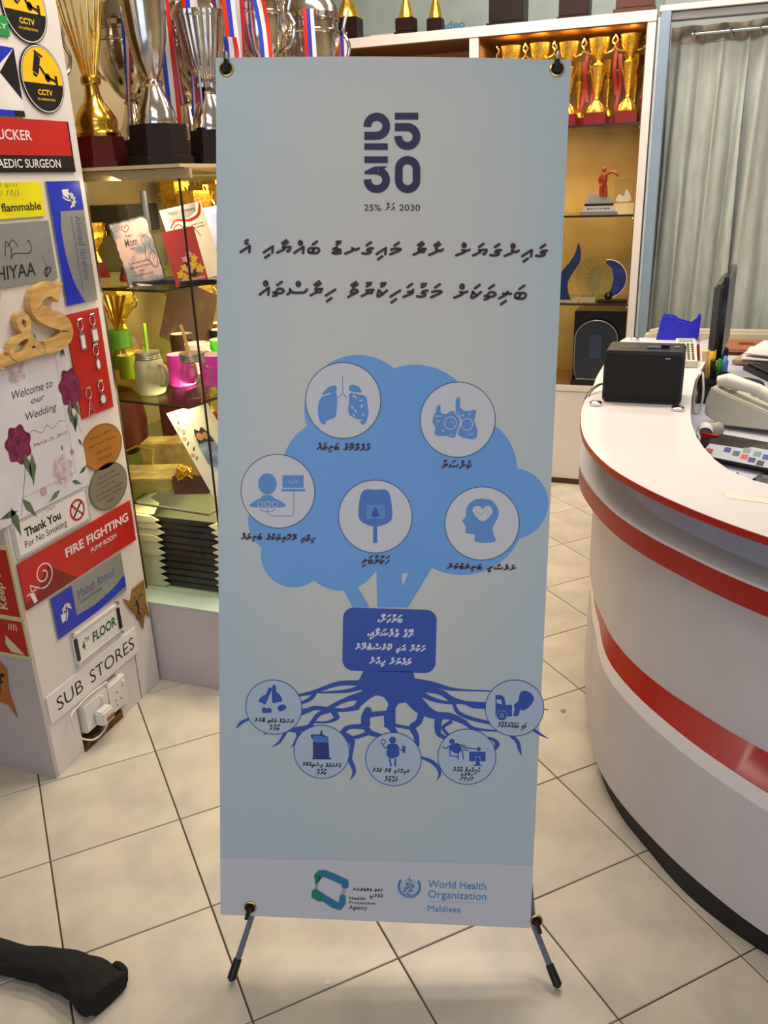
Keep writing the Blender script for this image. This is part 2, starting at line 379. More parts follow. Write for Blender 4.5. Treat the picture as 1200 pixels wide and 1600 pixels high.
# ---------------------------------------------------------------- the banner
TL = Vector((-0.8128,1.443,1.641)); UX = Vector((0.9549,0.2935,-0.045)); VY = Vector((0.0283,-0.2408,-0.9702)); BF = Frame(TL, UX, VY, VY.cross(UX))
BW, BH = 0.602, 1.576
def bulge(u, v):
    e = math.exp(-((v + 0.004) / (0.004 + 0.034 * math.sin(PI * max(0, min(1, u / BW))))) ** 2) * math.sin(PI * max(0, min(1, u / BW))) * 0.009
    return e
bm_ = bpy.data.materials.new('banner_vinyl'); bm_.use_nodes = True; nt = bm_.node_tree; b = nt.nodes['Principled BSDF']; b.inputs['Roughness'].default_value = 0.38
at = nt.nodes.new('ShaderNodeAttribute'); at.attribute_name = 'uvb'; sp = nt.nodes.new('ShaderNodeSeparateXYZ'); nt.links.new(at.outputs['Vector'], sp.inputs[0])
# printed artwork background: pale blue at the rim, greyer towards the middle of the sheet
def mth(op, a, b_=None):
    n = nt.nodes.new('ShaderNodeMath'); n.operation = op
    for k, q in enumerate((a, b_)):
        if q is None: continue
        if isinstance(q, (int, float)): n.inputs[k].default_value = q
        else: nt.links.new(q, n.inputs[k])
    return n.outputs[0]
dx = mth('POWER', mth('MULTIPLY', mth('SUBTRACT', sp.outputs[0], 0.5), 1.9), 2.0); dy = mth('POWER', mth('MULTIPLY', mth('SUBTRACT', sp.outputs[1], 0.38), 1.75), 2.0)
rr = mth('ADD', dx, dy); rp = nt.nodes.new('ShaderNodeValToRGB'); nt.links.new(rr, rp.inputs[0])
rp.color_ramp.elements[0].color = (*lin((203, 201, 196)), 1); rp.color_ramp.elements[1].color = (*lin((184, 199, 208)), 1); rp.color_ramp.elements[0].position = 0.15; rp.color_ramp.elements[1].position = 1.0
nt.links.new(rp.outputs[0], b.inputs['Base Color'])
NU, NV = 30, 120; vs_ = []; uvb = []
for lay in (0, 1):
    for j in range(NV + 1):
        for i in range(NU + 1):
            u = BW * i / NU; v = BH * (j / NV)
            vs_.append(BF(u, v, bulge(u, v) - 0.0006 * lay)); uvb.append((i / NU, j / NV, 0))
fs = []; NN = (NU + 1) * (NV + 1)
for j in range(NV):
    for i in range(NU):
        a = j * (NU + 1) + i; q = (a, a + NU + 1, a + NU + 2, a + 1); fs.append(q); fs.append(tuple(NN + k for k in q[::-1]))
ban = thing('display_banner', 'tall light blue health banner on a spring stand in the middle of the shop', 'banner', BF(BW / 2, BH, 0) * 1.0)
sheet = MB().add(vs_, fs).build('banner_sheet', bm_, ban)
att = sheet.data.attributes.new('uvb', 'FLOAT_VECTOR', 'POINT'); att.data.foreach_set('vector', [c for q in uvb for c in q])
def ink(n, c, c2=None, **k): return mat(n, c, 0.42, rgb2=c2 or c, scale=3, **k)
I_TREE = ink('ink_crown_blue', (112, 168, 232), (104, 160, 226)); I_DEEP = ink('ink_deep_blue', (48, 84, 178), (44, 78, 170)); I_CIRC = ink('ink_circle_white', (208, 208, 216))
I_NAVY = ink('ink_navy', (42, 36, 82)); I_MAR = ink('ink_maroon', (66, 38, 50)); I_PIC = ink('ink_picture_blue', (92, 144, 212)); I_DARKT = ink('ink_dark', (46, 46, 52))
I_BAND = ink('ink_band', (206, 206, 218)); I_WHO = ink('ink_who_blue', (70, 140, 205)); I_TXTW = ink('ink_text_white', (225, 228, 240)); I_MID = ink('ink_mid_blue', (72, 120, 200)); I_GREEN = ink('ink_green', (24, 130, 100)); I_GREY = ink('ink_grey', (160, 165, 172)); I_TEAL = ink('ink_teal', (40, 120, 165))
L1, L2, L3, L4, L5 = 0.0003, 0.0006, 0.0009, 0.0012, 0.0015
def prt(mb, name, m, label=None):
    o = mb.build(name, m, ban, smooth=0)
    if label: o['label'] = label
    return o
# bottom band
q = MB(); q.poly(BF, [(0, 1.457), (BW * .5, 1.4503), (BW, 1.4456), (BW, BH), (0, BH)], L1); prt(q, 'printed_band', I_BAND, 'pale lilac bottom band of the banner')
# crown
q = MB()
for k, (a, b_, r) in enumerate([(0.3548,0.6236,0.1141),(0.4395,0.6959,0.1011),(0.5335,0.7532,0.0646),(0.4441,0.7714,0.1148),(0.2535,0.5913,0.097),(0.2101,0.7013,0.0928),(0.1177,0.7968,0.0624),(0.138,0.8592,0.0593),(0.225,0.8474,0.0744),(0.3259,0.763,0.1245),(0.2726,0.706,0.1157),(0.3707,0.7036,0.1153)]):
    q.disc(BF, a, b_, r, L1 + k * 0.00001, n=72)
q.poly(BF, [(0.2305,0.9185),(0.2487,0.9526),(0.2806,0.9516),(0.2579,0.9141),(0.2411,0.8942)], L1 + .0002)
q.poly(BF, [(0.2948,0.9515),(0.2913,0.8748),(0.3364,0.8735),(0.3399,0.911),(0.3557,0.8729),(0.3941,0.8659),(0.3926,0.8754),(0.3506,0.9498)], L1 + .0002)
prt(q, 'printed_tree_crown', I_TREE, 'printed light blue cloud-like tree crown')
# trunk box, root mass and roots
q = MB(); bx = [(0.2317,0.9531),(0.4011,0.9479),(0.2335,1.0795),(0.4047,1.0736)]
q.poly(BF, rrect(bx[0][0], bx[0][1], bx[3][0], bx[3][1], 0.020), L2)
prt(q, 'printed_trunk_box', I_DEEP, 'printed dark blue rounded trunk box'); q = MB()
q.poly(BF, [(0.2713,1.0733),(0.363,1.0701),(0.3695,1.0921),(0.3879,1.1113),(0.3705,1.1293),(0.3538,1.1311),(0.3383,1.1342),(0.3325,1.1431),(0.3332,1.1731),(0.3263,1.1884),(0.3117,1.1802),(0.3147,1.1512),(0.3192,1.1361),(0.3105,1.1227),(0.2961,1.1195),(0.2842,1.1261),(0.2653,1.1443),(0.2533,1.1435),(0.2696,1.1154),(0.2621,1.0934)], L2)
kk = 0
for r_ in [[(0.2741,1.0954,0.0145),(0.2609,1.0971,0.0108),(0.225,1.0996,0.009),(0.1891,1.1133,0.0072),(0.1711,1.1202,0.0072),(0.1507,1.1246,0.0048)],[(0.2694,1.1043,0.0096),(0.2444,1.1126,0.0072),(0.2168,1.1161,0.0048),(0.1868,1.1184,0.0024)],[(0.1831,1.116,0.006),(0.1772,1.1262,0.0072),(0.1676,1.134,0.0072),(0.1544,1.1401,0.0048)],[(0.2769,1.1202,0.0193),(0.2434,1.1288,0.0096),(0.2148,1.1436,0.0084),(0.204,1.154,0.0096)],[(0.2605,1.1445,0.0108),(0.2389,1.1502,0.0072),(0.2197,1.1509,0.0072),(0.1834,1.1485,0.0084),(0.1666,1.1541,0.0096),(0.1545,1.1583,0.012)],[(0.2136,1.1499,0.012),(0.2198,1.1597,0.0108),(0.2223,1.1671,0.0084),(0.2043,1.1754,0.0042),(0.1765,1.1764,0.003)],[(0.2064,1.1527,0.0096),(0.1884,1.1609,0.0084),(0.1765,1.1764,0.0084),(0.1705,1.1854,0.0084),(0.1475,1.1926,0.0108),(0.1305,1.1945,0.006),(0.1233,1.2036,0.006),(0.1136,1.2192,0.0048),(0.1002,1.2286,0.0007)],[(0.1475,1.1913,0.0096),(0.1512,1.2051,0.0096),(0.1416,1.2219,0.0036),(0.1368,1.2285,0.0007)],[(0.0563,1.1745,0.0048),(0.0416,1.1826,0.006),(0.0331,1.193,0.0024)],[(0.094,1.1984,0.0036),(0.0843,1.2051,0.001)],[(0.281,1.15,0.0145),(0.2765,1.1652,0.0169),(0.2767,1.179,0.0157),(0.2647,1.1819,0.0096),(0.2455,1.1839,0.0084),(0.2348,1.1956,0.0108),(0.2495,1.209,0.0145),(0.2521,1.2241,0.0072),(0.2488,1.247,0.0084),(0.2551,1.2621,0.0084),(0.2566,1.2748,0.006),(0.2499,1.2875,0.001)],[(0.3183,1.1536,0.0084),(0.2992,1.1556,0.0096),(0.2824,1.1587,0.0108)],[(0.278,1.1839,0.012),(0.2867,1.1937,0.0108),(0.3048,1.1981,0.0072)],[(0.2794,1.1952,0.0084),(0.2627,1.2022,0.0072),(0.247,1.2053,0.006)],[(0.3185,1.1611,0.0145),(0.32,1.1736,0.0145),(0.3324,1.1907,0.0108)],[(0.3636,1.0948,0.0217),(0.3993,1.0948,0.0108),(0.4305,1.1021,0.0072),(0.4563,1.1039,0.0036),(0.5077,1.1041,0.0024)],[(0.3758,1.1043,0.0145),(0.3997,1.1059,0.012),(0.42,1.1114,0.0108),(0.4383,1.1231,0.0108),(0.4646,1.1284,0.0072),(0.5038,1.1282,0.0048)],[(0.4622,1.1285,0.006),(0.4779,1.1341,0.0084),(0.504,1.1344,0.0084)],[(0.3784,1.1129,0.0108),(0.4001,1.1233,0.0084),(0.4265,1.129,0.006),(0.4467,1.1278,0.0072)],[(0.4409,1.1317,0.0072),(0.4498,1.1476,0.0072),(0.4728,1.158,0.0072),(0.5124,1.1665,0.006)],[(0.3606,1.1184,0.0313),(0.3803,1.1401,0.0265),(0.4058,1.1542,0.0157),(0.4345,1.1556,0.0132),(0.4611,1.1659,0.0096),(0.4794,1.1777,0.006),(0.5224,1.1811,0.003)],[(0.4143,1.1576,0.0145),(0.4124,1.1765,0.0132),(0.4152,1.1914,0.0096),(0.4286,1.1984,0.0072)],[(0.436,1.1668,0.0072),(0.4221,1.1786,0.006),(0.4333,1.1932,0.006)],[(0.3817,1.1488,0.0132),(0.3763,1.169,0.012),(0.3646,1.1795,0.012),(0.3722,1.1955,0.0108),(0.375,1.2131,0.0084)],[(0.3321,1.1769,0.006),(0.3598,1.1815,0.006)],[(0.3817,1.2381,0.0048),(0.4012,1.2449,0.0072),(0.4148,1.2571,0.0072),(0.4188,1.2709,0.0048),(0.4138,1.2826,0.0007)],[(0.5051,1.1943,0.0024),(0.5184,1.1988,0.006),(0.5246,1.2074,0.0084),(0.5191,1.2176,0.006)],[(0.549,1.1901,0.0048),(0.5613,1.1997,0.0072),(0.5661,1.2146,0.006),(0.5713,1.2282,0.0007)],[(0.5912,1.1761,0.006),(0.6034,1.1843,0.0048),(0.6193,1.1925,0.001)],[(0.606,1.1351,0.0024),(0.6167,1.1366,0.0012)]]:
    kk += 1; q.stroke(BF, smooth_pts(r_, 4), 0, L2 + .00003 * (kk % 7 + 1))
prt(q, 'printed_roots', I_DEEP, 'printed dark blue spreading roots')
# circles
CT = [(0.2262,0.5752,0.0672),(0.4312,0.6048,0.0665),(0.1097,0.7411,0.0673),(0.2877,0.7827,0.0667),(0.4811,0.7903,0.0668)]
CB = [(0.1035,1.1498,0.0531),(0.1947,1.2345,0.0525),(0.3307,1.2437,0.0524),(0.4685,1.2337,0.0543),(0.5538,1.1354,0.0542)]
q = MB(); o_ = MB()
for a, b_, r in CT: q.disc(BF, a, b_, r, L3); o_.ring(BF, a, b_, r, 0.0011, L4)
prt(q, 'printed_circles', I_CIRC); prt(o_, 'printed_circle_outline', I_NAVY)
q = MB(); o_ = MB(); I_CIRB = ink('ink_circle_blue_white', (178, 194, 212))
for a, b_, r in CB: q.disc(BF, a, b_, r, L3); o_.ring(BF, a, b_, r, 0.0014, L4)
prt(q, 'printed_circles', I_CIRB); prt(o_, 'printed_circle_outline', I_DEEP)
# --- picture inside each circle
def BP(p): return p
q = MB(); h = MB()
q.poly(BF, smooth_pts([(0.2107,0.5484),(0.1982,0.5531),(0.188,0.5658),(0.2006,0.5621),(0.2132,0.5596),(0.2142,0.5517)], 4, True), L4)
q.poly(BF, smooth_pts([(0.2143,0.5618),(0.1983,0.5656),(0.1858,0.5715),(0.1814,0.5886),(0.1827,0.6057),(0.1874,0.6159),(0.1943,0.618),(0.1977,0.6111),(0.2115,0.6051),(0.2148,0.5936)], 4, True), L4)
q.poly(BF, smooth_pts([(0.2382,0.5478),(0.2485,0.5476),(0.2565,0.5531),(0.2578,0.5598),(0.2383,0.558)], 4, True), L4)
q.poly(BF, smooth_pts([(0.2373,0.5625),(0.2533,0.5633),(0.2671,0.5675),(0.2696,0.5811),(0.2722,0.5969),(0.2668,0.6141),(0.2599,0.6165),(0.254,0.6087),(0.239,0.601),(0.2354,0.5897),(0.2375,0.5772)], 4, True), L4)
for s_ in [[(0.2248,0.5334),(0.2252,0.5616),(0.2179,0.5708)],[(0.2252,0.5616),(0.2328,0.5705)]]: q.stroke(BF, s_, 0.0014, L4)
for s_ in [[(0.2431,0.568),(0.2465,0.5657),(0.25,0.5702)],[(0.2558,0.5746),(0.2603,0.5733)],[(0.2571,0.5836),(0.2616,0.5824),(0.2594,0.587)],[(0.241,0.5839),(0.2445,0.5884)],[(0.248,0.5906),(0.2492,0.5951)],[(0.2619,0.5971),(0.2631,0.6005)],[(0.2447,0.5998),(0.2471,0.6031)],[(0.2598,0.6097),(0.254,0.6087)]]: h.stroke(BF, s_, 0.0020, L5)
prt(q, 'printed_lungs', I_PIC); prt(h, 'printed_lung_spots', I_CIRC); q = MB(); h = MB()
# cells
q.poly(BF, smooth_pts([(0.394,0.5807),(0.3996,0.5795),(0.4011,0.5919),(0.4103,0.5951),(0.4204,0.5892),(0.4307,0.5935),(0.4357,0.6059),(0.4327,0.6184),(0.4297,0.6322),(0.4241,0.6369),(0.4115,0.6337),(0.3966,0.6341),(0.3908,0.6296),(0.3917,0.6193),(0.3868,0.6104),(0.3887,0.5967),(0.392,0.591)], 4, True), L4)
q.poly(BF, smooth_pts([(0.4276,0.5665),(0.4344,0.5675),(0.4349,0.5821),(0.4442,0.5887),(0.4623,0.5872),(0.4626,0.5951),(0.4607,0.6065),(0.4669,0.6222),(0.4652,0.6359),(0.4527,0.6385),(0.4354,0.6332),(0.4329,0.6253),(0.4381,0.6104),(0.4342,0.5957),(0.4271,0.5879)], 4, True), L4 - .00005)
for c_ in [(0.4185,0.6106,0.0108),(0.448,0.6124,0.0102)]: h.ring(BF, c_[0], c_[1], c_[2], 0.0013, L5)
for s_ in [[(0.4238,0.5903),(0.4333,0.6014),(0.4358,0.6093),(0.4317,0.623),(0.4286,0.6345)],[(0.3911,0.5989),(0.4013,0.5987)],[(0.4502,0.6306),(0.4592,0.6292)],[(0.4198,0.6074),(0.4233,0.6107)],[(0.4194,0.6313),(0.424,0.6323)]]: h.stroke(BF, s_, 0.0012, L5)
for c_ in [(0.3959,0.6079,0.0018),(0.4061,0.6242,0.0018),(0.4399,0.5967,0.0018),(0.4518,0.5942,0.0018)]: h.disc(BF, c_[0], c_[1], c_[2], L5, n=10)
prt(q, 'printed_cells', I_PIC); prt(h, 'printed_cell_rings', I_CIRC); q = MB(); h = MB()
# monitored man
c_ = (0.0906,0.7279,0.0168); q.disc(BF, c_[0], c_[1] , c_[2], L4, ry=c_[2] * 1.15)
q.poly(BF, smooth_pts([(0.0836,0.7491),(0.0977,0.7488),(0.1047,0.7544),(0.1176,0.76),(0.1206,0.7693),(0.0613,0.7708),(0.0648,0.7613),(0.0766,0.7552)], 3, True), L4)
for s_ in [[(0.118,0.7115),(0.1564,0.7105),(0.1566,0.7332),(0.1181,0.7342)],[(0.1163,0.7366),(0.1595,0.7355),(0.1596,0.7396),(0.1164,0.7407)]]: q.poly(BF, s_, L4)
for s_ in [[(0.1386,0.7395),(0.1388,0.7818),(0.1353,0.7854),(0.0978,0.7864),(0.0907,0.7795),(0.0907,0.7677)],[(0.0778,0.7681),(0.0789,0.7763),(0.0907,0.7795),(0.1024,0.7757),(0.1047,0.7674)]]: q.stroke(BF, s_, 0.0012, L4)
for c_ in [(0.0777,0.7651,0.0051),(0.0907,0.7648,0.0051),(0.1047,0.7644,0.005)]: h.ring(BF, c_[0], c_[1], c_[2], 0.0012, L5, n=20)
h.stroke(BF, [(0.128,0.7234),(0.1338,0.7233),(0.1361,0.7267),(0.1396,0.7162),(0.142,0.7243),(0.1466,0.7218)], 0.0009, L5)
prt(q, 'printed_patient', I_PIC); prt(h, 'printed_electrodes', I_CIRC); q = MB(); h = MB()
# meter
q2 = MB(); q2.poly(BF, smooth_pts([(0.2631,0.7376),(0.2874,0.7335),(0.3107,0.7364),(0.3184,0.7735),(0.3141,0.7913),(0.2887,0.8008),(0.2629,0.7926),(0.2568,0.7752)], 4, True), L4); q2.poly(BF, [(0.284,0.8003),(0.2916,0.8001),(0.2922,0.8308),(0.2846,0.831)], L4); prt(q2, 'printed_meter', I_MID)
q.poly(BF, rrect(*(0.2717,0.7607), *(0.3047,0.7868), .003), L5)
q2 = MB().poly(BF, smooth_pts([(0.2874,0.765),(0.2941,0.7765),(0.293,0.7812),(0.2878,0.7837),(0.2825,0.7815),(0.2813,0.7769)], 3, True), L5 + .0003); prt(q2, 'printed_drop', I_DEEP)
prt(q, 'printed_meter_screen', I_PIC); q = MB()
# head
q.poly(BF, smooth_pts([(0.4805,0.7449),(0.4967,0.7479),(0.5074,0.7593),(0.5102,0.772),(0.5051,0.7873),(0.5008,0.7968),(0.5024,0.8085),(0.5053,0.8231),(0.4706,0.8241),(0.4691,0.8129),(0.4643,0.8095),(0.4539,0.8092),(0.4514,0.8052),(0.4517,0.7958),(0.4475,0.79),(0.4456,0.7854),(0.4517,0.7771),(0.4513,0.7677),(0.4556,0.756),(0.4656,0.7476)], 3, True), L4)
h.poly(BF, smooth_pts([(0.4814,0.7862),(0.4653,0.772),(0.4638,0.7627),(0.4695,0.7585),(0.4764,0.7589),(0.4811,0.7635),(0.4856,0.7587),(0.4936,0.7585),(0.4984,0.7642),(0.4976,0.7724)], 3, True), L5)
q.stroke(BF, [(0.4686,0.7673),(0.4736,0.7788),(0.4744,0.7683),(0.4781,0.774),(0.4837,0.7692),(0.4868,0.7598),(0.4896,0.7737),(0.4928,0.7678)], 0.0007, L5 + .0003)
prt(q, 'printed_head', I_PIC); prt(h, 'printed_heart', I_CIRC)
# small circle pictures
q = MB(); h = MB()
q.poly(BF, smooth_pts([(0.0938,1.1117),(0.0999,1.1139),(0.0951,1.1266),(0.0878,1.1444),(0.0818,1.1421),(0.0745,1.1386),(0.0805,1.1296),(0.089,1.1243)], 3, True), L4)
q.poly(BF, smooth_pts([(0.1011,1.1077),(0.1071,1.1075),(0.1083,1.1186),(0.1156,1.1259),(0.1193,1.137),(0.1096,1.1399),(0.1012,1.1414),(0.0999,1.1252)], 3, True), L4)
q.poly(BF, [(0.0806,1.1535),(0.0854,1.1495),(0.0891,1.1531),(0.0939,1.1505),(0.0988,1.1528),(0.1,1.1603),(0.0818,1.1622)], L4); q.poly(BF, [(0.1097,1.1499),(0.1157,1.1447),(0.123,1.1431),(0.1278,1.148),(0.1254,1.1531),(0.1146,1.1585)], L4)
prt(q, 'printed_bottles', I_DEEP); q = MB()
c_ = (0.3285,1.206,0.0065); q.disc(BF, c_[0], c_[1], c_[2], L4)
q.poly(BF, smooth_pts([(0.3208,1.2139),(0.3365,1.2133),(0.3403,1.2232),(0.3418,1.2346),(0.3335,1.2412),(0.3226,1.2416),(0.3176,1.2342),(0.3186,1.2228)], 3, True), L4)
for s_ in [[(0.3239,1.2429),(0.3266,1.258)],[(0.3347,1.2424),(0.3339,1.2577)]]: q.stroke(BF, s_, .0032, L4, rnd=False)
for s_ in [[(0.3209,1.2176),(0.315,1.2229),(0.3088,1.2143)],[(0.3378,1.217),(0.344,1.2256),(0.3488,1.2242)]]: q.stroke(BF, s_, .0018, L4)
c_ = (0.3111,1.2098,0.0044); q.ring(BF, c_[0], c_[1], c_[2], .0016, L4, n=16)
q.poly(BF, [(0.3462,1.2167),(0.3534,1.2164),(0.3526,1.2304),(0.3477,1.2305)], L4); q.stroke(BF, [(0.3498,1.2165),(0.3485,1.2103)], .0006, L4)
prt(q, 'printed_eater', I_DEEP); q = MB()
# sofa man
c_ = (0.4396,1.2043,0.0052); q.disc(BF, c_[0], c_[1], c_[2], L4)
q.poly(BF, smooth_pts([(0.441,1.2093),(0.4517,1.2076),(0.4581,1.2187),(0.4523,1.2278),(0.4427,1.2256),(0.4352,1.2171)], 3, True), L4)
for s_ in [[(0.4375,1.2119),(0.4293,1.2186),(0.4232,1.2163)],[(0.4518,1.2101),(0.465,1.2122)],[(0.4364,1.217),(0.4369,1.2322),(0.4526,1.2341)],[(0.4527,1.2391),(0.4523,1.2253)],[(0.4623,1.2375),(0.4593,1.2212),(0.4521,1.219)],[(0.4579,1.2149),(0.4868,1.2176)],[(0.4617,1.2198),(0.4713,1.2207)]]: q.stroke(BF, s_, .0022, L4)
c_ = (0.4904,1.2175,0.0039); q.disc(BF, c_[0], c_[1], c_[2], L4)
q.poly(BF, [(0.4726,1.2232),(0.5031,1.222),(0.5038,1.241),(0.4732,1.2421)], L4); h.stroke(BF, [(0.4855,1.2505),(0.4849,1.2328),(0.4933,1.2325),(0.4939,1.2502)], .0007, L5); q.poly(BF, [(0.4861,1.2341),(0.4921,1.2338),(0.4938,1.2477),(0.4999,1.25),(0.4795,1.2508),(0.4854,1.248)], L5)
for s_ in [[(0.5009,1.2108),(0.5023,1.2183)],[(0.508,1.2105),(0.506,1.2194)],[(0.5131,1.2179),(0.5073,1.2219)]]: q.stroke(BF, s_, .0005, L4)
prt(q, 'printed_sofa_watcher', I_DEEP); prt(h, 'printed_screen_outline', I_CIRB); q = MB(); h = MB()
# truck and smoke
q.poly(BF, [(0.5174,1.111),(0.528,1.1107),(0.5341,1.1148),(0.5371,1.1295),(0.5489,1.1291),(0.5498,1.1514),(0.519,1.1525)], L4); h.poly(BF, [(0.5195,1.119),(0.5284,1.1199),(0.5305,1.1285),(0.5204,1.1264)], L5)
c_ = (0.5308,1.1503,0.0096); q.disc(BF, c_[0], c_[1], c_[2], L5); h.ring(BF, c_[0], c_[1], c_[2], .0006, L5 + .0001); h.ring(BF, c_[0], c_[1], c_[2] * .3, .0012, L5 + .0001)
q.poly(BF, smooth_pts([(0.5521,1.1501),(0.554,1.1376),(0.5525,1.129),(0.5604,1.12),(0.5622,1.1064),(0.569,1.1012),(0.5797,1.1033),(0.5884,1.1128),(0.5865,1.1228),(0.5798,1.1329),(0.5695,1.1395),(0.5646,1.1372),(0.5626,1.146),(0.5592,1.1498)], 3, True), L4)
prt(q, 'printed_truck', I_DEEP)
prt(h, 'printed_truck_window', I_CIRB)
q = MB().poly(BF, [(0.1743,1.2004),(0.1918,1.1998),(0.1924,1.1922),(0.196,1.192),(0.1961,1.1996),(0.207,1.2043),(0.2099,1.2454),(0.2136,1.2459),(0.2136,1.2484),(0.1747,1.2499),(0.1783,1.2472),(0.178,1.2091),(0.1743,1.2068)], L4); prt(q, 'printed_packet', ink('ink_packet', (40, 56, 130)))
q = MB().poly(BF, [(0.1779,1.2016),(0.2058,1.2043),(0.2084,1.2156),(0.178,1.2155)], L5); prt(q, 'printed_packet_lid', I_MID)
# --- 25 30 emblem
LG = [0.0]
def lg(x, y): return (500 + x / 5.217, 150 + y / 5.217)
q = MB()
W_ = 0.0131
for r_ in [[(0.2612,0.1101),(0.2613,0.1063),(0.2624,0.1027),(0.2644,0.0995),(0.2672,0.0968),(0.2706,0.0949),(0.2744,0.0938),(0.2784,0.0936),(0.2823,0.0944),(0.2859,0.096),(0.289,0.0985),(0.2914,0.1015),(0.2929,0.105),(0.2934,0.1088),(0.2934,0.1088),(0.2931,0.1122),(0.292,0.1155),(0.2901,0.1185),(0.2876,0.121),(0.2846,0.1229),(0.2812,0.1241),(0.2776,0.1245),(0.2563,0.1247)],[(0.3082,0.1102),(0.3295,0.1101),(0.3331,0.1104),(0.3365,0.1116),(0.3395,0.1134),(0.3421,0.1159),(0.344,0.1189),(0.3452,0.1222),(0.3456,0.1256),(0.3452,0.1291),(0.3441,0.1324),(0.3421,0.1353),(0.3396,0.1377),(0.3365,0.1395),(0.3331,0.1405),(0.3296,0.1408),(0.326,0.1403),(0.3227,0.139),(0.3197,0.137),(0.3172,0.1344),(0.3155,0.1313),(0.3144,0.128),(0.3142,0.1245)],[(0.2815,0.182),(0.2852,0.183),(0.2886,0.1849),(0.2914,0.1874),(0.2935,0.1905),(0.2948,0.194),(0.2951,0.1977),(0.2944,0.2013),(0.2929,0.2047),(0.2906,0.2076),(0.2876,0.2099),(0.284,0.2114),(0.2802,0.2121),(0.2763,0.2119),(0.2726,0.2109),(0.2692,0.209),(0.2664,0.2064),(0.2644,0.2032),(0.2632,0.1997),(0.2629,0.1961)],[(0.3164,0.1784),(0.3167,0.1753),(0.3176,0.1724),(0.3191,0.1698),(0.3212,0.1675),(0.3237,0.1657),(0.3266,0.1645),(0.3297,0.1638),(0.3329,0.1638),(0.336,0.1644),(0.3389,0.1656),(0.3415,0.1673),(0.3437,0.1696),(0.3453,0.1722),(0.3464,0.175),(0.3468,0.178),(0.3473,0.1968),(0.347,0.1999),(0.3461,0.2028),(0.3446,0.2054),(0.3425,0.2077),(0.34,0.2095),(0.3371,0.2108),(0.334,0.2115),(0.3308,0.2115),(0.3277,0.2109),(0.3248,0.2097),(0.3222,0.2079),(0.32,0.2057),(0.3183,0.2031),(0.3173,0.2002),(0.3169,0.1972),(0.3164,0.1784)]]:
    q.stroke(BF, r_, W_, L4, rnd=False)
for r_ in [[(0.2565,0.1371),(0.2966,0.1367),(0.2968,0.1474),(0.2567,0.1477)],[(0.3076,0.087),(0.3474,0.0867),(0.3476,0.0976),(0.3079,0.0979)],[(0.2569,0.1584),(0.297,0.158),(0.2972,0.1689),(0.2571,0.1693)],[(0.2576,0.1877),(0.2576,0.1834),(0.2737,0.1752),(0.28,0.1747),(0.2803,0.1878)],[(0.28,0.1745),(0.2973,0.1741),(0.2892,0.1796),(0.2801,0.1797)]]:
    q.poly(BF, r_, L4 + .00006)
prt(q, 'printed_emblem', I_NAVY, 'dark navy stacked numerals 25 30')
# text on the banner. BT has its second axis pointing up the sheet
BT = Frame(TL, UX, -VY, BF.n)
def tline(mb, st, box, z, m=0, fn=text, **k):
    (a0, b1), (a1, b0) = box; fn(mb, BT, st, a0, -b0, a1, -b1, **({'z': z, 'm': m} | k))
q = MB()
tline(q, '25%', [(0.2579,0.2377),(0.2872,0.2482)], L4, bold=.0); tline(q, '2030', [(0.3188,0.237),(0.3547,0.2474)], L4, bold=.0)
prt(q, 'printed_small_date', I_DARKT)
q = MB()
def dv(st, box, wd, mb=None):
    (a0, v0), (a1, v1) = box; thaana(mb or q, BT, st, a0, -v1, a1, -v0, wd * 2.1, L4)
dv('ގައިންގަޔަށް ނާރާ މައިގަނޑު ބައްޔާއި އެ', [(0.0423,0.3104),(0.5755,0.3208)], .0021)
prt(q, 'printed_heading', I_MAR, 'upper line of the dark maroon heading'); q = MB()
dv('ބަލިތަކަށް މަގުފަހިކުރުވާ ހިރާސްތައް', [(0.0762,0.3809),(0.5434,0.3927)], .0021)
prt(q, 'printed_heading', I_MAR, 'lower line of the dark maroon heading'); q = MB()
dv('އަށް', [(0.2949,0.2405),(0.3104,0.2469)], .0007)
prt(q, 'printed_date_word', I_DARKT)
q = MB()
for st, bx in (('ފުއްޕާމޭގެ ބަލިތައް', [(0.1809,0.6567),(0.2757,0.6626)]), ('ކެންސަރު', [(0.4061,0.6837),(0.4579,0.6905)]), ('ހިތާއި ލޭހޮޅިތަކުގެ ބަލިތައް', [(0.0436,0.8246),(0.1779,0.8298)]),
               ('ހަކުރުބަލި', [(0.2653,0.8618),(0.3147,0.8693)]), ('ނަފްސާނީ ބަލިމަޑުކަން', [(0.421,0.8693),(0.5443,0.874)])): q = MB(); dv(st, bx, .00125); prt(q, 'printed_caption', I_MAR)
q = MB()
for st, bx in (('މަސްތުވާ ތަކެތި ބޭނުން', [(0.0672,1.1753),(0.1413,1.1789)]), ('ކުރުން', [(0.0952,1.1895),(0.1147,1.1951)]), ('ދުންފަތުގެ އިސްތިއުމާލު', [(0.1589,1.2595),(0.2321,1.263)]), ('ކުރުން', [(0.1859,1.2738),(0.2043,1.2794)]),
               ('ފައިދާހުރި ކާނާ ކެއުން', [(0.2916,1.2658),(0.3608,1.2694)]), ('މަދުވުން', [(0.315,1.2827),(0.3394,1.2881)]), ('ހެލިފެލިވެ އުޅުން', [(0.4437,1.2585),(0.4944,1.2629)]), ('މަދުވުން', [(0.4574,1.2732),(0.4817,1.2799)]),
               ('ވައި ތަޣައްޔަރުވުން', [(0.5243,1.1679),(0.5768,1.1729)])): q = MB(); dv(st, bx, .0008); prt(q, 'printed_caption', I_DARKT)
q = MB()
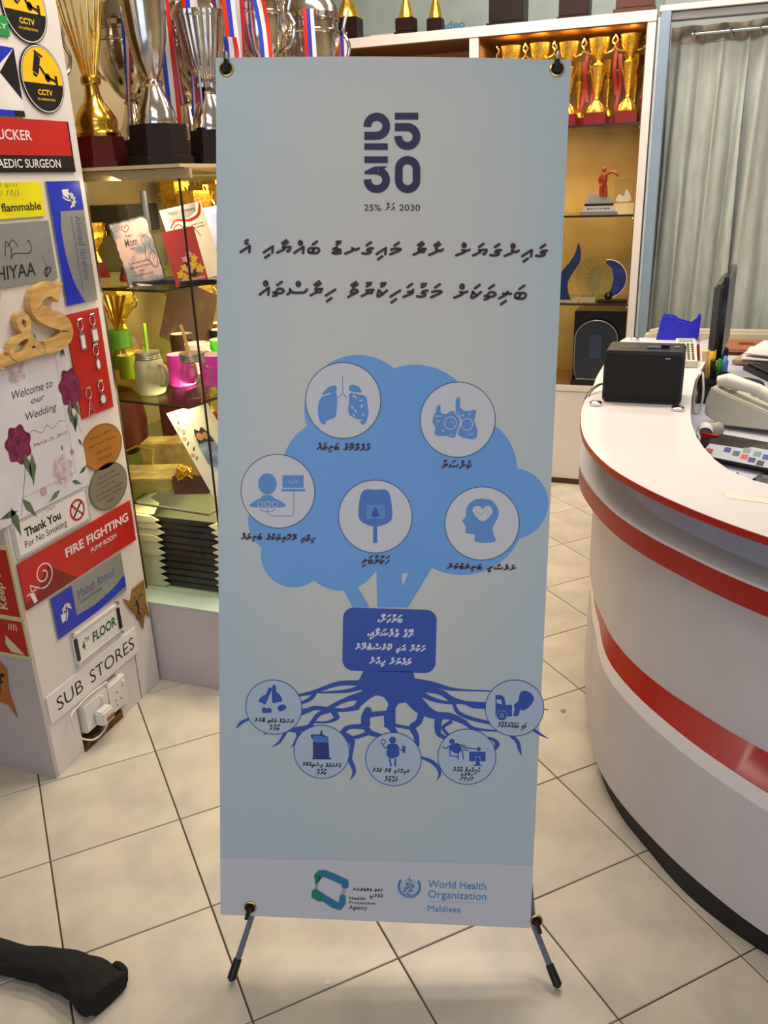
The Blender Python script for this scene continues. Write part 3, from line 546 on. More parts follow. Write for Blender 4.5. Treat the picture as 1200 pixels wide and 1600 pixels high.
for st, bx in (('ބަރުދަނާ،', [(0.2967,0.9708),(0.3406,0.9779)]), ('ލޭގެ ޕްރެޝަރާއި،', [(0.2783,0.9982),(0.3614,1.0052)]), ('ހަކުރު އަދި ކޮލެސްޓްރޯލް', [(0.2562,1.0258),(0.3845,1.0313)]), ('މައްޗަށް ދިއުން', [(0.2828,1.0519),(0.3591,1.0579)])): q = MB(); dv(st, bx, .00125); prt(q, 'printed_box_text', I_TXTW)
# logos in the bottom band
q = MB()
q.stroke(BF, [(0.1911,1.4868,0.0145),(0.1957,1.4809,0.0145),(0.2035,1.4806,0.0145),(0.2222,1.4877,0.0145),(0.2424,1.4967,0.0145),(0.2431,1.5027,0.0145)], 0, L4, m=0)
q.stroke(BF, [(0.1872,1.5252,0.0145),(0.1884,1.5225,0.0145),(0.2041,1.5327,0.0145),(0.2213,1.5436,0.0157),(0.2323,1.5471,0.0145),(0.2384,1.5395,0.0132),(0.2388,1.5278,0.012)], 0, L4, m=1)
q.stroke(BF, [(0.1899,1.4868,0.0145),(0.19,1.4951,0.0132),(0.1927,1.4917,0.0072)], 0, L4 + .0001, m=2)
q.stroke(BF, [(0.1853,1.5203,0.0132),(0.1859,1.5269,0.0157),(0.1947,1.5322,0.0145)], 0, L4 + .0001, m=2)
q.stroke(BF, [(0.1882,1.5002,0.006),(0.1877,1.5168,0.006)], 0, L4, m=3); q.stroke(BF, [(0.2417,1.5094,0.006),(0.2406,1.5211,0.006)], 0, L4, m=3)
q.build('printed_agency_logo', [I_TEAL, I_TEAL, I_GREEN, I_GREY], ban, smooth=0)['label'] = 'green and blue looped ribbon emblem'
q = MB()
tline(q, 'Health', [(0.2512,1.5256),(0.2833,1.5321)], L4, bold=.006); tline(q, 'Protection', [(0.2514,1.5352),(0.3021,1.5409)], L4, bold=.006); tline(q, 'Agency', [(0.2515,1.5442),(0.2871,1.5546)], L4, bold=.006)
thaana(q, BT, 'ހެލްތް ޕްރޮޓެކްޝަން', *(0.2581,-1.5126,0.3155,-1.5099), .0013, L4)
thaana(q, BT, 'އެޖެންސީ', *(0.2909,-1.5246,0.3157,-1.5211), .0013, L4)
prt(q, 'printed_agency_name', I_DARKT)
q = MB()
tline(q, 'World Health', [(0.4033,1.4848),(0.5145,1.5002)], L4, bold=.0); tline(q, 'Organization', [(0.4038,1.5059),(0.5154,1.5262)], L4, bold=.0); tline(q, 'Maldives', [(0.4041,1.5371),(0.467,1.5494)], L4, bold=.0)
q.stroke(BF, [(0.4045,1.5291),(0.5161,1.5272)], .0003, L4)
c_ = (0.3671,1.501,0.0179); cx, cy, R0 = c_
for rr_ in (.0155, .0105, .006): q.ring(BF, cx, cy, rr_, .0004, L4, n=32)
for a in range(0, 180, 45): q.stroke(BF, [(cx + .0155 * math.cos(math.radians(a)), cy + .0155 * math.sin(math.radians(a))), (cx - .0155 * math.cos(math.radians(a)), cy - .0155 * math.sin(math.radians(a)))], .0003, L4)
for a, b_, r in ((-.006, .003, .0035), (.006, -.002, .004), (.004, .007, .003), (-.004, -.006, .003), (-.009, .008, .003)): q.disc(BF, cx + a, cy + b_, r, L4, n=7, ry=r * .8)
q.stroke(BF, [(cx, cy - .024), (cx, cy + .021)], .0012, L5)
q.stroke(BF, smooth_pts([(cx + .001, cy + .018), (cx - .004, cy + .012), (cx + .004, cy + .005), (cx - .004, cy - .003), (cx + .005, cy - .009), (cx, cy - .016), (cx - .005, cy - .014)], 5), .0013, L5)
for sgn in (-1, 1):
    for a in range(-35, 86, 9):
        t = math.radians(a); ex, ey = cx + sgn * .0205 * math.cos(t), cy + .0205 * math.sin(t)
        for k in (-.0016, .0016):
            q.stroke(BF, [(ex + sgn * (-k) * math.cos(t), ey - k * math.sin(t) + .001), (ex + sgn * (k * .9 * math.cos(t)), ey + k * math.sin(t) - .0022)], .0015, L4)
    q.stroke(BF, [(cx + sgn * .0205 * math.cos(math.radians(a)), cy + .0205 * math.sin(math.radians(a))) for a in range(-35, 96, 10)], .0004, L4)
prt(q, 'printed_health_emblem', I_WHO, 'mid blue laurel and staff emblem with name')
# grommets, hooks, stand
BRASS = mat('brass', (205, 165, 95), 0.25, 1.0); HOLE = mat('grommet_hole', (30, 14, 12), 0.6); GREYTUBE = mat('grey_tube', (118, 122, 140), 0.35, 0.3)
GPOS = [(0.0187,0.0183),(0.5786,0.015),(0.0585,1.5573),(0.613,1.5592)]
for k, (u, v) in enumerate(GPOS):
    gm = MB()
    n = 24; ci = [BF(u, v, .001) + BF.ax * (.0105 * math.cos(2 * PI * i / n)) + BF.ay * (.0105 * math.sin(2 * PI * i / n)) for i in range(n)]
    gm.tube(ci, .0022, 6, closed=True); gm.build('grommet', BRASS, ban)
    MB().disc(BF, u, v, .0095, .0009, n=20).build('grommet_hole', HOLE, ban, smooth=0)
HUB = BF(BW / 2, .80, -.10)
sg = [(-1, -1), (1, -1), (-1, 1), (1, 1)]
hubo = MB(); hubo.box((0, 0, 0), (.07, .05, .06)); hubo.xform(Matrix.Translation(HUB)); hubo.build('hub', BLACK, ban, bev=.005)
for k, (u, v) in enumerate(GPOS[:2]):
    s_ = -1 if k == 0 else 1
    e = BF(u, v, 0); tip = BF(u - s_ * .0, v - .022, -.006)
    MB().tube([HUB, HUB.lerp(tip, .5) - BF.n * .02, BF(u, v - .01, -.012)], .004, 8).build('upper_arm', GREYTUBE, ban)
    MB().tube([BF(u, v + .003, -.008), BF(u, v + .004, .004), BF(u + (-.001 if k else .001), v - .012, .007), BF(u + (.002 if k else -.002), v - .026, -.002), BF(u + (.003 if k else -.003), v - .030, -.012)], [.003, .0045, .0045, .004, .003], 8).build('hook', BLACK, ban)
FEET = [Vector((-0.728,1.0154,0.012)), Vector((-0.1312,1.1947,0.012))]
for k, (u, v) in enumerate(GPOS[2:]):
    s_ = -1 if k == 0 else 1
    F0 = FEET[k]; top = BF(u + (.004 if k == 0 else -.004), BH - .002, -.010)
    d = (F0 - top).normalized()
    MB().tube([HUB, BF(u + (.03 if k == 0 else -.03), BH - .25, -.05), top, F0 - d * .012], [.0045, .0045, .0058, .0062], 10).build('leg', GREYTUBE, ban)
    MB().tube([F0 - d * .036, F0 - d * .014, F0 + d * .001, F0 + d * .006], [.0078, .0085, .0085, .004], 12).build('foot_cap', BLACK, ban)
    MB().tube([BF(u, v - .002, -.008), BF(u, v - .001, .004), BF(u + (-.003 if k == 0 else .004), v + .012, .007), BF(u + (-.007 if k == 0 else .008), v + .022, .005)], [.003, .0045, .0045, .0038], 8).build('hook', BLACK, ban)
MB().tube([HUB, HUB + Vector((-.03, .18, -.40)), Vector((HUB.x - .05, HUB.y + .30, .008))], .0045, 8).build('rear_leg', GREYTUBE, ban)

# ---------------------------------------------------------------- sign column (samples stuck on its right face)
XP = -1.4725; PY0, PY1 = 1.425, 1.893
PF = Frame((XP, 0, 0), (0, 1, 0), (0, 0, 1), (1, 0, 0))
col = thing('display_column', 'white laminated column at the left covered with sample signs and plaques', 'column', (-1.66, 1.66, 0))
MB().box((-1.70, (PY0 + PY1) / 2, 1.3), (.40, PY1 - PY0 - .004, 2.6)).build('column_core', mat('recess_brown', (120, 92, 52), 0.7, rgb2=(70, 50, 28), scale=30), col)
MB().box((-1.6875, PY0 - .006, 1.3), (.43, .012, 2.6)).build('front_panel', mat('front_panel_white', (188, 178, 180), 0.45, rgb2=(178, 168, 168), scale=3), col)
NO = [(1.5282,0.0165),(1.7024,0.0041),(1.5255,0.163),(1.7115,0.1421)]; ny0, ny1, nz = NO[0][0], NO[1][0], .150
q = MB(); q.poly(PF, [(PY0, 0), (ny0, 0), (ny0, nz), (ny1, nz), (ny1, 0), (PY1, 0), (PY1, 2.6), (PY0, 2.6)], -.028, 0)
q.build('side_panel', mat('panel_white', (218, 211, 208), 0.4, rgb2=(210, 202, 198), scale=3), col)
q = MB(); sm = [(1.7962,-0.0058),(1.7959,0.157)]; q.box((XP + .0004, sm[0][0], .085), (.001, .0018, .17)); q.build('panel_seam', mat('seam', (60, 50, 48), 0.8), col)

def sg_(qd): return PF.sub(qd[0] - qd[3] / 2, qd[1] - qd[4] / 2, 0), qd[3], qd[4]
def sign(name, label, cat, group=None, origin=None):
    return thing(name, label, cat, origin, group)
def plate(qd, name, label, cat, m, th=.004, r=0.0, gap=.0008, pts=None, part='plate', group=None):
    F, W, H = sg_(qd)
    t = thing(name, label, cat, F(W / 2, 0, 0), group)
    MB().poly(F, pts(W, H) if pts else (rrect(0, 0, W, H, r) if r else [(0, 0), (W, 0), (W, H), (0, H)]), gap, gap + th).build(part, m, t, smooth=0)
    return t, F, W, H, gap + th + .0003
YEL = mat('sign_yellow', (236, 190, 20), 0.3); SBLACK = mat('sign_black', (26, 22, 22), 0.22); SWHITE = mat('sign_white', (226, 220, 220), 0.3); SBLUE = mat('sign_blue', (20, 44, 186), 0.3); SGREY = mat('brushed_plate', (148, 150, 150), 0.35, 0.3, rgb2=(134, 135, 134), scale=60, stretch=(1, 1, 12))
SYEL = mat('sign_lime_yellow', (224, 216, 8), 0.35); LASER = mat('engraved_black', (28, 26, 24), 0.5)
# two round camera signs
def cctv(cy, cz, ry, label):
    F = PF.sub(cy, cz); t = thing('round_sign', label, 'sign', F(0, -ry, 0), 'round camera signs')
    MB().disc(F, 0, 0, ry, .004, z0=.0008).build('plate', SBLACK, t, smooth=0)
    MB().ring(F, 0, 0, ry * .955, ry * .03, .0043).build('rim', SWHITE, t, smooth=0)
    r = ry * .92
    MB().poly(F, circ(0, 0, r, 40, None, -8, 188), .0043).build('yellow_field', YEL, t, smooth=0)
    q = MB(); s = ry / .07
    G = F.sub(-.014 * s, .030 * s, 68)
    q.poly(G, [(-.020 * s, -.009 * s), (.018 * s, -.009 * s), (.020 * s, .010 * s), (-.020 * s, .010 * s)], .0047)
    q.poly(G, [(.020 * s, -.015 * s), (.025 * s, -.015 * s), (.025 * s, .012 * s), (.020 * s, .012 * s)], .0047); q.poly(G, [(-.028 * s, -.004 * s), (-.022 * s, -.007 * s), (-.022 * s, .008 * s), (-.028 * s, .006 * s)], .0047)
    q.stroke(F, [(-.004 * s, .024 * s), (.012 * s, .006 * s), (.042 * s, -.002 * s)], .006 * s, .0047); q.disc(F, .016 * s, .004 * s, .009 * s, .0047, n=16); q.poly(F, [(.040 * s, -.012 * s), (.048 * s, -.012 * s), (.048 * s, .010 * s), (.040 * s, .010 * s)], .0048)
    q.build('camera_picture', SBLACK, t, smooth=0)
    q = MB(); text(q, F, 'CCTV', -.024 * s, -.033 * s, .024 * s, -.021 * s, .0047, bold=.03); text(q, F, 'IN OPERATION', -.028 * s, -.044 * s, .030 * s, -.039 * s, .0047); q.build('lettering', YEL, t, smooth=0)
cc = [(1.7992,1.6795),(1.7766,1.8211),(1.8748,1.6856),(1.7807,1.6096)]
RC = .0715
cctv(cc[0][0], cc[0][1], RC, 'whole round black and yellow CCTV camera sign with oval outline'); cctv(cc[1][0], cc[1][1], RC, 'round CCTV sign cut off by the top of the photo')
# green sign with letters, folded colour sign
t, F, W, H, z = plate((1.6501,1.7751,1.5914,0.1287,0.0392), 'green_sign', 'small green sign with white letters at the left edge', 'sign', mat('sign_green', (20, 140, 60), 0.35))
q = MB(); text(q, F, 'ONLY', W * .40, H * .35, W * .95, H * .62, z); q.build('lettering', PRINT_W, t, smooth=0)
t, F, W, H, z = plate((1.5906,1.6655,3.492,0.2552,0.1385), 'white_sign', 'white sign with blue and black corners and blue bottom stripe', 'sign', SWHITE)
q = MB(); q.poly(F, [(W * .3, H), (W, H), (W * .70, H * .62)], z, m=0); q.poly(F, [(W, H), (W, H * .25), (W * .78, H * .62)], z, m=1); q.poly(F, [(0, 0), (W * .87, 0), (W * .87, H * .09), (0, H * .09)], z, m=0); q.poly(F, [(W * .87, 0), (W, 0), (W, H * .09), (W * .87, H * .09)], z, m=1)
q.build('coloured_corners', [SBLUE, SBLACK], t, smooth=0)
# red and black name plate
t, F, W, H, z = plate((1.6561,1.537,-0.0098,0.415,0.1122), 'name_plate', 'red over black name plate for a surgeon', 'sign', SBLACK)
MB().poly(F, [(0, H * .32), (W * .985, H * .32), (W * .985, H), (0, H)], z).build('red_field', SIGNRED, t, smooth=0)
q = MB(); text(q, F, 'TUCKER', W * .36, H * .60, W * .672, H * .79, z + .0003, bold=.012); text(q, F, 'ORTHOPAEDIC SURGEON', W * .12, H * .085, W * .875, H * .25, z, bold=.012); q.build('lettering', PRINT_W, t, smooth=0)
# yellow sign
t, F, W, H, z = plate((1.6138,1.4228,-0.2393,0.2349,0.0758), 'warning_sign', 'bright yellow highly flammable warning sign with black text', 'sign', SYEL, r=.006)
q = MB(); text(q, F, 'Highly flammable', W * .04, H * .12, W * .95, H * .43, z, bold=.02); thaana(q, F, 'ގަދައަށް ހުޅު ރޯވާ', W * .25, H * .62, W * .68, H * .80, .0010, z); q.build('lettering', PRINT_K, t, smooth=0)
# grey engraved plate
t, F, W, H, z = plate((1.5768,1.3079,-1.7035,0.318,0.134), 'engraved_plate', 'silver grey house name plate with black engraved handwriting', 'sign', SGREY)
q = MB(); text(q, F, 'RANHIYAA', W * .10, H * .12, W * .77, H * .34, z, shear=.12)
q.stroke(F, smooth_pts([(W * .50, H * .50), (W * .53, H * .72), (W * .57, H * .60), (W * .55, H * .45), (W * .60, H * .52), (W * .75, H * .50), (W * .77, H * .66), (W * .74, H * .70)], 4), .0022, z); q.stroke(F, smooth_pts([(W * .54, H * .64), (W * .60, H * .74), (W * .64, H * .62)], 3), .002, z)
for a in range(5): q.stroke(F, smooth_pts([(W * .88, H * .06), (W * (.86 + .02 * a), H * (.14 + .03 * (a % 3))), (W * (.89 + .01 * a), H * .22)], 3), .0024, z)
q.stroke(F, [(W * .90, H * .2), (W * .88, H * .42)], .001, z); q.build('engraving', LASER, t, smooth=0)
# blue and grey plates with palm emblem
def palm(q, F, s, z):
    q.poly(F, [(-.010 * s, -.014 * s), (-.002 * s, -.013 * s), (.004 * s, .0 * s), (-.011 * s, .002 * s)], z)
    q.stroke(F, smooth_pts([(.001 * s, -.014 * s), (.006 * s, -.004 * s), (.006 * s, .006 * s)], 3), .0022 * s, z)
    for a in (-.2, .5, 1.2, 1.9, 2.7, 3.4):
        q.stroke(F, smooth_pts([(.006 * s, .006 * s), (.006 * s + .007 * s * math.cos(a), .006 * s + .007 * s * math.sin(a) + .002 * s), (.006 * s + .011 * s * math.cos(a), .004 * s + .010 * s * math.sin(a))], 3), .0028 * s, z)
t, F, W, H, z = plate((1.8116,1.3169,-0.544,0.1201,0.2873), 'name_plate', 'upright blue and grey name plate with palm emblem, read sideways', 'sign', SGREY)
q = MB(); q.poly(F, [(0, H), (W, H), (W, H * .765), (W * .27, H * .765)] + smooth_pts([(W * .20, H * .62), (W * .22, H * .40), (W * .34, H * .18), (W * .58, H * .0)], 4) + [(0, 0)], z); q.build('blue_field', SBLUE, t, smooth=0)
q = MB(); palm(q, F.sub(W * .58, H * .88, -90), 1.5, z + .0003); q.build('palm_emblem', PRINT_W, t, smooth=0)
q = MB(); G = F.sub(W * .72, H * .72, -90); text(q, G, 'Ahmed Ibrahim', 0, -.006, H * .53, .016, z, bold=-.003); text(q, G, 'Deputy Chief Human Resources Officer', 0, -.024, H * .62, -.014, z, bold=-.004); q.build('lettering', mat('ink_slate_blue', (70, 84, 150), 0.5), t, smooth=0)
t, F, W, H, z = plate((1.6564,0.4238,-0.4777,0.2917,0.1172), 'name_plate', 'level blue and grey general manager name plate with palm emblem', 'sign', SGREY)
q = MB(); q.poly(F, [(0, 0), (0, H), (W * .27, H), (W * .27, H * .25)] + smooth_pts([(W * .5, H * .20), (W * .8, H * .28), (W, H * .42)], 4) + [(W, H * .12), (W * .5, 0)], z); q.build('blue_field', SBLUE, t, smooth=0)
q = MB(); palm(q, F.sub(W * .13, H * .48), 1.5, z + .0003); q.build('palm_emblem', PRINT_W, t, smooth=0)
q = MB(); text(q, F, 'Misbah Ahmed', W * .33, H * .58, W * .86, H * .80, z, bold=-.003); text(q, F, 'General Manager', W * .34, H * .42, W * .66, H * .54, z, bold=-.002); q.build('lettering', mat('ink_slate_blue', (70, 84, 150), 0.5), t, smooth=0)
# carved wooden ampersand and letter
PINE = mat('pine', (208, 172, 110), 0.5, rgb2=(182, 140, 78), scale=9, stretch=(1, 1.2, 9)); 
Fq = (1.6702,1.1596,-2.4518,0.124,0.1481); F, W, H = sg_(Fq)
t = thing('wooden_letters', 'thick pale wooden letters with an ampersand, standing proud of the column', 'letters', F(W / 2, 0, 0))
q = MB()
for part, pts, wd in (('letter', [(.86, .80, .036), (.60, .93, .040), (.26, .86, .044), (.18, .66, .046), (.45, .50, .050), (.82, .36, .048), (.90, .18, .046), (.62, .06, .042), (.20, .05, .036)], 0),
                      ):
    P_ = smooth_pts([(W * a, H * b_, c * .84) for a, b_, c in pts], 6); q.band(F, P_, 0, .001, .020)
    L_ = []; R_ = []
    for i, p in enumerate(P_):
        a = Vector(P_[max(0, i - 1)][:2]); b_ = Vector(P_[min(len(P_) - 1, i + 1)][:2]); d = (b_ - a).normalized(); n_ = Vector((-d.y, d.x)) * p[2] * .42
        L_.append((p[0] + n_.x, p[1] + n_.y)); R_.append((p[0] - n_.x, p[1] - n_.y))
    k0 = []
    q.poly(F, [(W * .80, H * .70), (W * 1.0, H * .98), (W * .92, H * 1.0), (W * .74, H * .93)], .001, .0196)
q.build('letter', PINE, t, smooth=0)
q = MB()
def ribbon(q, F, pts, wd, z0, z1, closed=False):
    q.band(F, pts, wd, z0, z1)
am = [(.16, .02), (-.16, .28), (-.34, .50), (-.24, .62), (-.10, .52), (-.20, .34), (-.48, .26), (-.66, .12), (-.52, .0), (-.30, .06), (-.05, .26)]
am = smooth_pts([(W * a, H * b_) for a, b_ in am], 4); ribbon(q, F, am[:17], .016, .001, .0190); ribbon(q, F, am[16:], .016, .001, .0197)
ribbon(q, F, [(-W * 1.1, H * .0), (W * .7, H * .03)], .020, .001, .0183)
q.build('ampersand', PINE, t, smooth=0)
q = MB(); ribbon(q, F, [(-W * 1.7, H * .95), (-W * .80, H * .95), (-W * 1.4, H * .1), (-W * .9, H * .02)], .040, .001, .020); q.build('letter', PINE, t, smooth=0)
# red key ring board
t, F, W, H, z = plate((1.8048,1.0204,-1.7626,0.1315,0.2641), 'key_ring_board', 'upright red plate holding sample key rings', 'board', SIGNRED, th=.003)
KM = mat('key_ring_steel', (200, 190, 188), 0.2, 0.9)
kr = 0
for fx, fy, shp, lb in ((.36, .93, 'rect', 'key ring with tall white rectangular tag, upper left'), (.74, .95, 'square', 'key ring with square white tag, upper right'), (.70, .66, 'oval', 'key ring with small oval white tag below the square one'), (.28, .27, 'tower', 'key ring with open tower shaped tag, lower left'), (.68, .30, 'heart', 'key ring with ornate heart tag, lower right')):
    G = F.sub(W * fx, H * fy, 0, z); k = thing('key_ring', lb, 'key ring', G(0, -.05, 0), 'sample key rings')
    MB().tube([G(-.009, 0, .002), G(.009, .002, .002)], .003, 6).build('clip', KM, k)
    MB().tube([G(.0105 * math.cos(a), -.014 + .013 * math.sin(a), .002) for a in [i * PI / 8 for i in range(16)]], .0012, 6, closed=True).build('ring', KM, k)
    MB().tube([G(0, -.027, .002), G(0, -.034, .002)], .0018, 6).build('link', KM, k)
    if shp == 'tower': o = MB(); o.tube([G(0, -.034, .002), G(-.012, -.068, .002), G(.012, -.068, .002), G(0, -.034, .002)], .0013, 6); o.tube([G(-.006, -.052, .002), G(.006, -.052, .002)], .0013, 6); o.tube([G(-.014, -.070, .002), G(.014, -.068, .002)], .0016, 6); o.build('tag_frame', KM, k); continue
    hw, hh = {'rect': (.010, .021), 'square': (.013, .018), 'oval': (.009, .016), 'heart': (.013, .014)}[shp]; cy_ = -.034 - hh
    sh = {'rect': rrect(-hw, cy_ - hh, hw, cy_ + hh, .003), 'square': rrect(-hw, cy_ - hh, hw, cy_ + hh, .004), 'oval': circ(0, cy_, hw, 24, hh), 'heart': [(hw * (1 + .16 * math.cos(8 * a)) * math.cos(a), cy_ + hh * (1 + .16 * math.cos(8 * a)) * math.sin(a)) for a in [i * PI / 16 for i in range(32)]]}[shp]
    MB().poly(G, sh, .0005, .0035).build('tag_frame', KM, k, smooth=0)
    MB().poly(G, [(x * .72, cy_ + (y - cy_) * .78) for x, y in sh], .0039).build('tag_insert', PRINT_W, k, smooth=0)
# wedding board
t, F, W, H, z = plate((1.5613,0.9127,-2.0055,0.3255,0.3945), 'wedding_sign', 'tall white wedding welcome board with painted peonies', 'sign', mat('wedding_paper', (214, 210, 220), 0.35))
q = MB(); q.stroke(F, [(W * .02, H * .93), (W * .86, H * .93), (W * .86, H * .12), (W * .28, H * .12)], .0007, z); q.build('printed_border', mat('ink_brown_grey', (110, 92, 84), 0.5), t, smooth=0)
q = MB()
for st, x0, x1, y0, y1 in (('Welcome to', .36, .78, .705, .755), ('our', .53, .68, .645, .672), ('Wedding', .45, .78, .545, .605), ('March 21, 2015', .47, .84, .385, .408)): text(q, F, st, W * x0, H * y0, W * x1, H * y1, z, shear=.25, bold=-.002)
q.stroke(F, smooth_pts([(W * .44, H * .475), (W * .50, H * .49), (W * .58, H * .455), (W * .64, H * .49), (W * .70, H * .455), (W * .78, H * .485), (W * .84, H * .47)], 4), .001, z); q.build('lettering', PRINT_K, t, smooth=0)
MAG = mat('ink_magenta', (132, 32, 82), 0.4, rgb2=(82, 18, 52), scale=60); PINKW = mat('ink_pale_petal', (212, 200, 206), 0.4, rgb2=(176, 160, 168), scale=50); LEAF = mat('ink_leaf', (96, 112, 84), 0.4, rgb2=(62, 80, 56), scale=40)
def flower(F, cx, cy, r, m, ry=None):
    q = MB(); ry = ry or r
    q.poly(F, [(cx + r * (1 + .10 * math.sin(7 * a)) * math.cos(a), cy + ry * (1 + .10 * math.sin(7 * a)) * math.sin(a)) for a in [i * PI / 20 for i in range(40)]], z)
    q.build('printed_flower', m, t, smooth=0)
    o = MB()
    for k in range(3):
        rr_ = r * (.75 - .22 * k)
        for a0 in range(0, 360, 72): o.stroke(F, [(cx + rr_ * math.cos(math.radians(a0 + b_ + 30 * k)), cy + rr_ * ry / r * math.sin(math.radians(a0 + b_ + 30 * k))) for b_ in (0, 18, 36, 50)], .0008, z + .0003)
    o.build('printed_petal_lines', mat('ink_petal_line', (170, 90, 130) if m is MAG else (170, 150, 160), 0.5), t, smooth=0)
flower(F, W * .965, H * .66, .040, MAG, .048); flower(F, W * .33, H * .44, .040, MAG, .045); flower(F, W * .72, H * .17, .038, PINKW, .042); flower(F, W * .44, H * .88, .030, PINKW, .040); flower(F, W * .48, H * .1, .012, PINKW); flower(F, W * .86, H * .26, .008, PINKW)
q = MB()
def leaf(x, y, l, an, wd=.3):
    G = F.sub(W * x, H * y, an); q.poly(G, [(0, 0), (l * .4, l * wd * .5), (l, 0), (l * .4, -l * wd * .5)], z + .0001)
for a in ((.93, .59, .06, -100), (.97, .58, .05, -70), (.93, .52, .06, -85), (.99, .5, .05, -110), (.96, .86, .035, 100), (.92, .86, .03, 70), (.60, .96, .03, 100), (.67, .955, .04, 80), (.72, .95, .02, 20), (.78, .93, .02, 40), (.80, .08, .04, -30), (.66, .06, .05, 200), (.9, .1, .04, 20), (.36, .38, .07, -80), (.44, .36, .08, -100), (.26, .12, .07, -60), (.14, .10, .08, -80), (.20, .06, .06, 180), (.76, .29, .02, 90), (.95, .33, .03, -60)): leaf(*a)
q.stroke(F, smooth_pts([(W * .38, H * .35), (W * .30, H * .18), (W * .22, H * .02)], 4), .0016, z); q.stroke(F, [(W * .96, H * .5), (W * 1.0, H * .36)], .001, z); q.build('printed_leaves', LEAF, t, smooth=0)
# oval engraved plaques
for nm, px, m, lb in (('wooden_plaque', (1.8003,0.7951,-16.7189,0.1493,0.1032), mat('bronze_wood', (172, 112, 42), 0.4, rgb2=(156, 98, 34), scale=6), 'oval honey-brown wooden plaque with engraved lines of text'), ('metal_plaque', (1.7991,0.6841,-19.2016,0.1512,0.1057), mat('pewter_plate', (136, 128, 112), 0.4, 0.2), 'oval grey metal plaque with engraved lines of text')):
    c0 = px; F = PF.sub(c0[0], c0[1]); ra, rb = (.083, .062) if nm == 'wooden_plaque' else (.082, .064)
    t = thing(nm, lb, 'plaque', F(0, -rb, 0)); MB().poly(F, circ(0, 0, ra, 40, rb), .0008, .004).build('plate', m, t, smooth=0); MB().ring(F, 0, 0, ra - .0015, .0015, .0043, n=40, ry=rb - .0015).build('rim', mat('plaque_rim', (84, 66, 44), 0.4), t, smooth=0)
    q = MB()
    for i, (st, hw) in enumerate((('Happy 30th', .045), ('April with Thanks', .058), ('from all at', .03), ('2017.06.10', .03)) if nm == 'wooden_plaque' else (('In loving', .035), ('memory of one', .05), ('so kindly', .03), ('and forever missed', .06), ('by all his friends', .055), ('Forever', .02))):
        y = .034 - i * (.021 if nm == 'wooden_plaque' else .0145); text(q, F, st, -hw, y - .004, hw, y + .004, .0043, shear=.2, bold=-.004)
    q.build('engraving', mat('engraving_brown', (86, 58, 26) if nm == 'wooden_plaque' else (74, 68, 60), 0.6), t, smooth=0)
# thank you sign
t, F, W, H, z = plate((1.5706,0.6686,-0.3236,0.2724,0.0946), 'no_smoking_sign', 'white thank you for no smoking sign with red barred cigarette', 'sign', SWHITE, r=.007)
q = MB()
for ins in (.0015, .006):
    p_ = rrect(ins, ins, W - ins, H - ins, .007); q.stroke(F, p_ + [p_[0]], .0012, z, rnd=False)
text(q, F, 'Thank You', W * .13, H * .48, W * .60, H * .72, z, bold=.03); text(q, F, 'For No Smoking', W * .11, H * .16, W * .66, H * .40, z, bold=.0)
q.stroke(F, smooth_pts([(W * .44, H * .84), (W * .48, H * .90), (W * .50, H * .84), (W * .53, H * .90), (W * .56, H * .84)], 4), .001, z)
q.stroke(F, [(W * .76, H * .30), (W * .90, H * .66)], .006, z); q.stroke(F, [(W * .77, H * .62), (W * .80, H * .5), (W * .76, H * .45)], .0012, z); q.build('lettering', PRINT_K, t, smooth=0)
q = MB(); q.ring(F, W * .83, H * .48, .026, .006, z + .0003, n=36); q.stroke(F, [(W * .83 - .018, H * .48 + .019), (W * .83 + .018, H * .48 - .019)], .005, z + .0003); q.build('red_circle', SIGNRED, t, smooth=0)
# fire fighting sign
t, F, W, H, z = plate((1.6531,0.5527,-0.6305,0.4483,0.1219), 'fire_sign', 'long red fire fighting pump room sign with white hose reel', 'sign', SIGNRED)
q = MB(); q.poly(F, [(0, 0), (W * .42, 0), (W * .20, H * .66), (W * .10, H * .2), (0, H * .15)], z - .0001); q.build('dark_corner', mat('sign_dark_red', (120, 18, 22), 0.35), t, smooth=0)
q = MB(); text(q, F, 'FIRE FIGHTING', W * .36, H * .56, W * .955, H * .77, z, bold=.03); text(q, F, 'PUMP ROOM', W * .57, H * .34, W * .815, H * .45, z)
sp_ = []
for i in range(34):
    a = -PI * .9 - i * .30 + PI * 1.4; r_ = .008 + i * .00085; sp_.append((W * .165 + r_ * math.cos(a), H * .52 + r_ * math.sin(a)))
q.stroke(F, sp_, .0035, z); q.stroke(F, [sp_[-1], (W * .055, H * .45), (W * .055, H * .28)], .0035, z); q.poly(F, [(W * .04, H * .27), (W * .07, H * .27), (W * .085, H * .06), (W * .06, H * .03)], z); q.stroke(F, [(W * .02, H * .28), (W * .09, H * .31)], .0035, z)
q.build('lettering', PRINT_W, t, smooth=0)
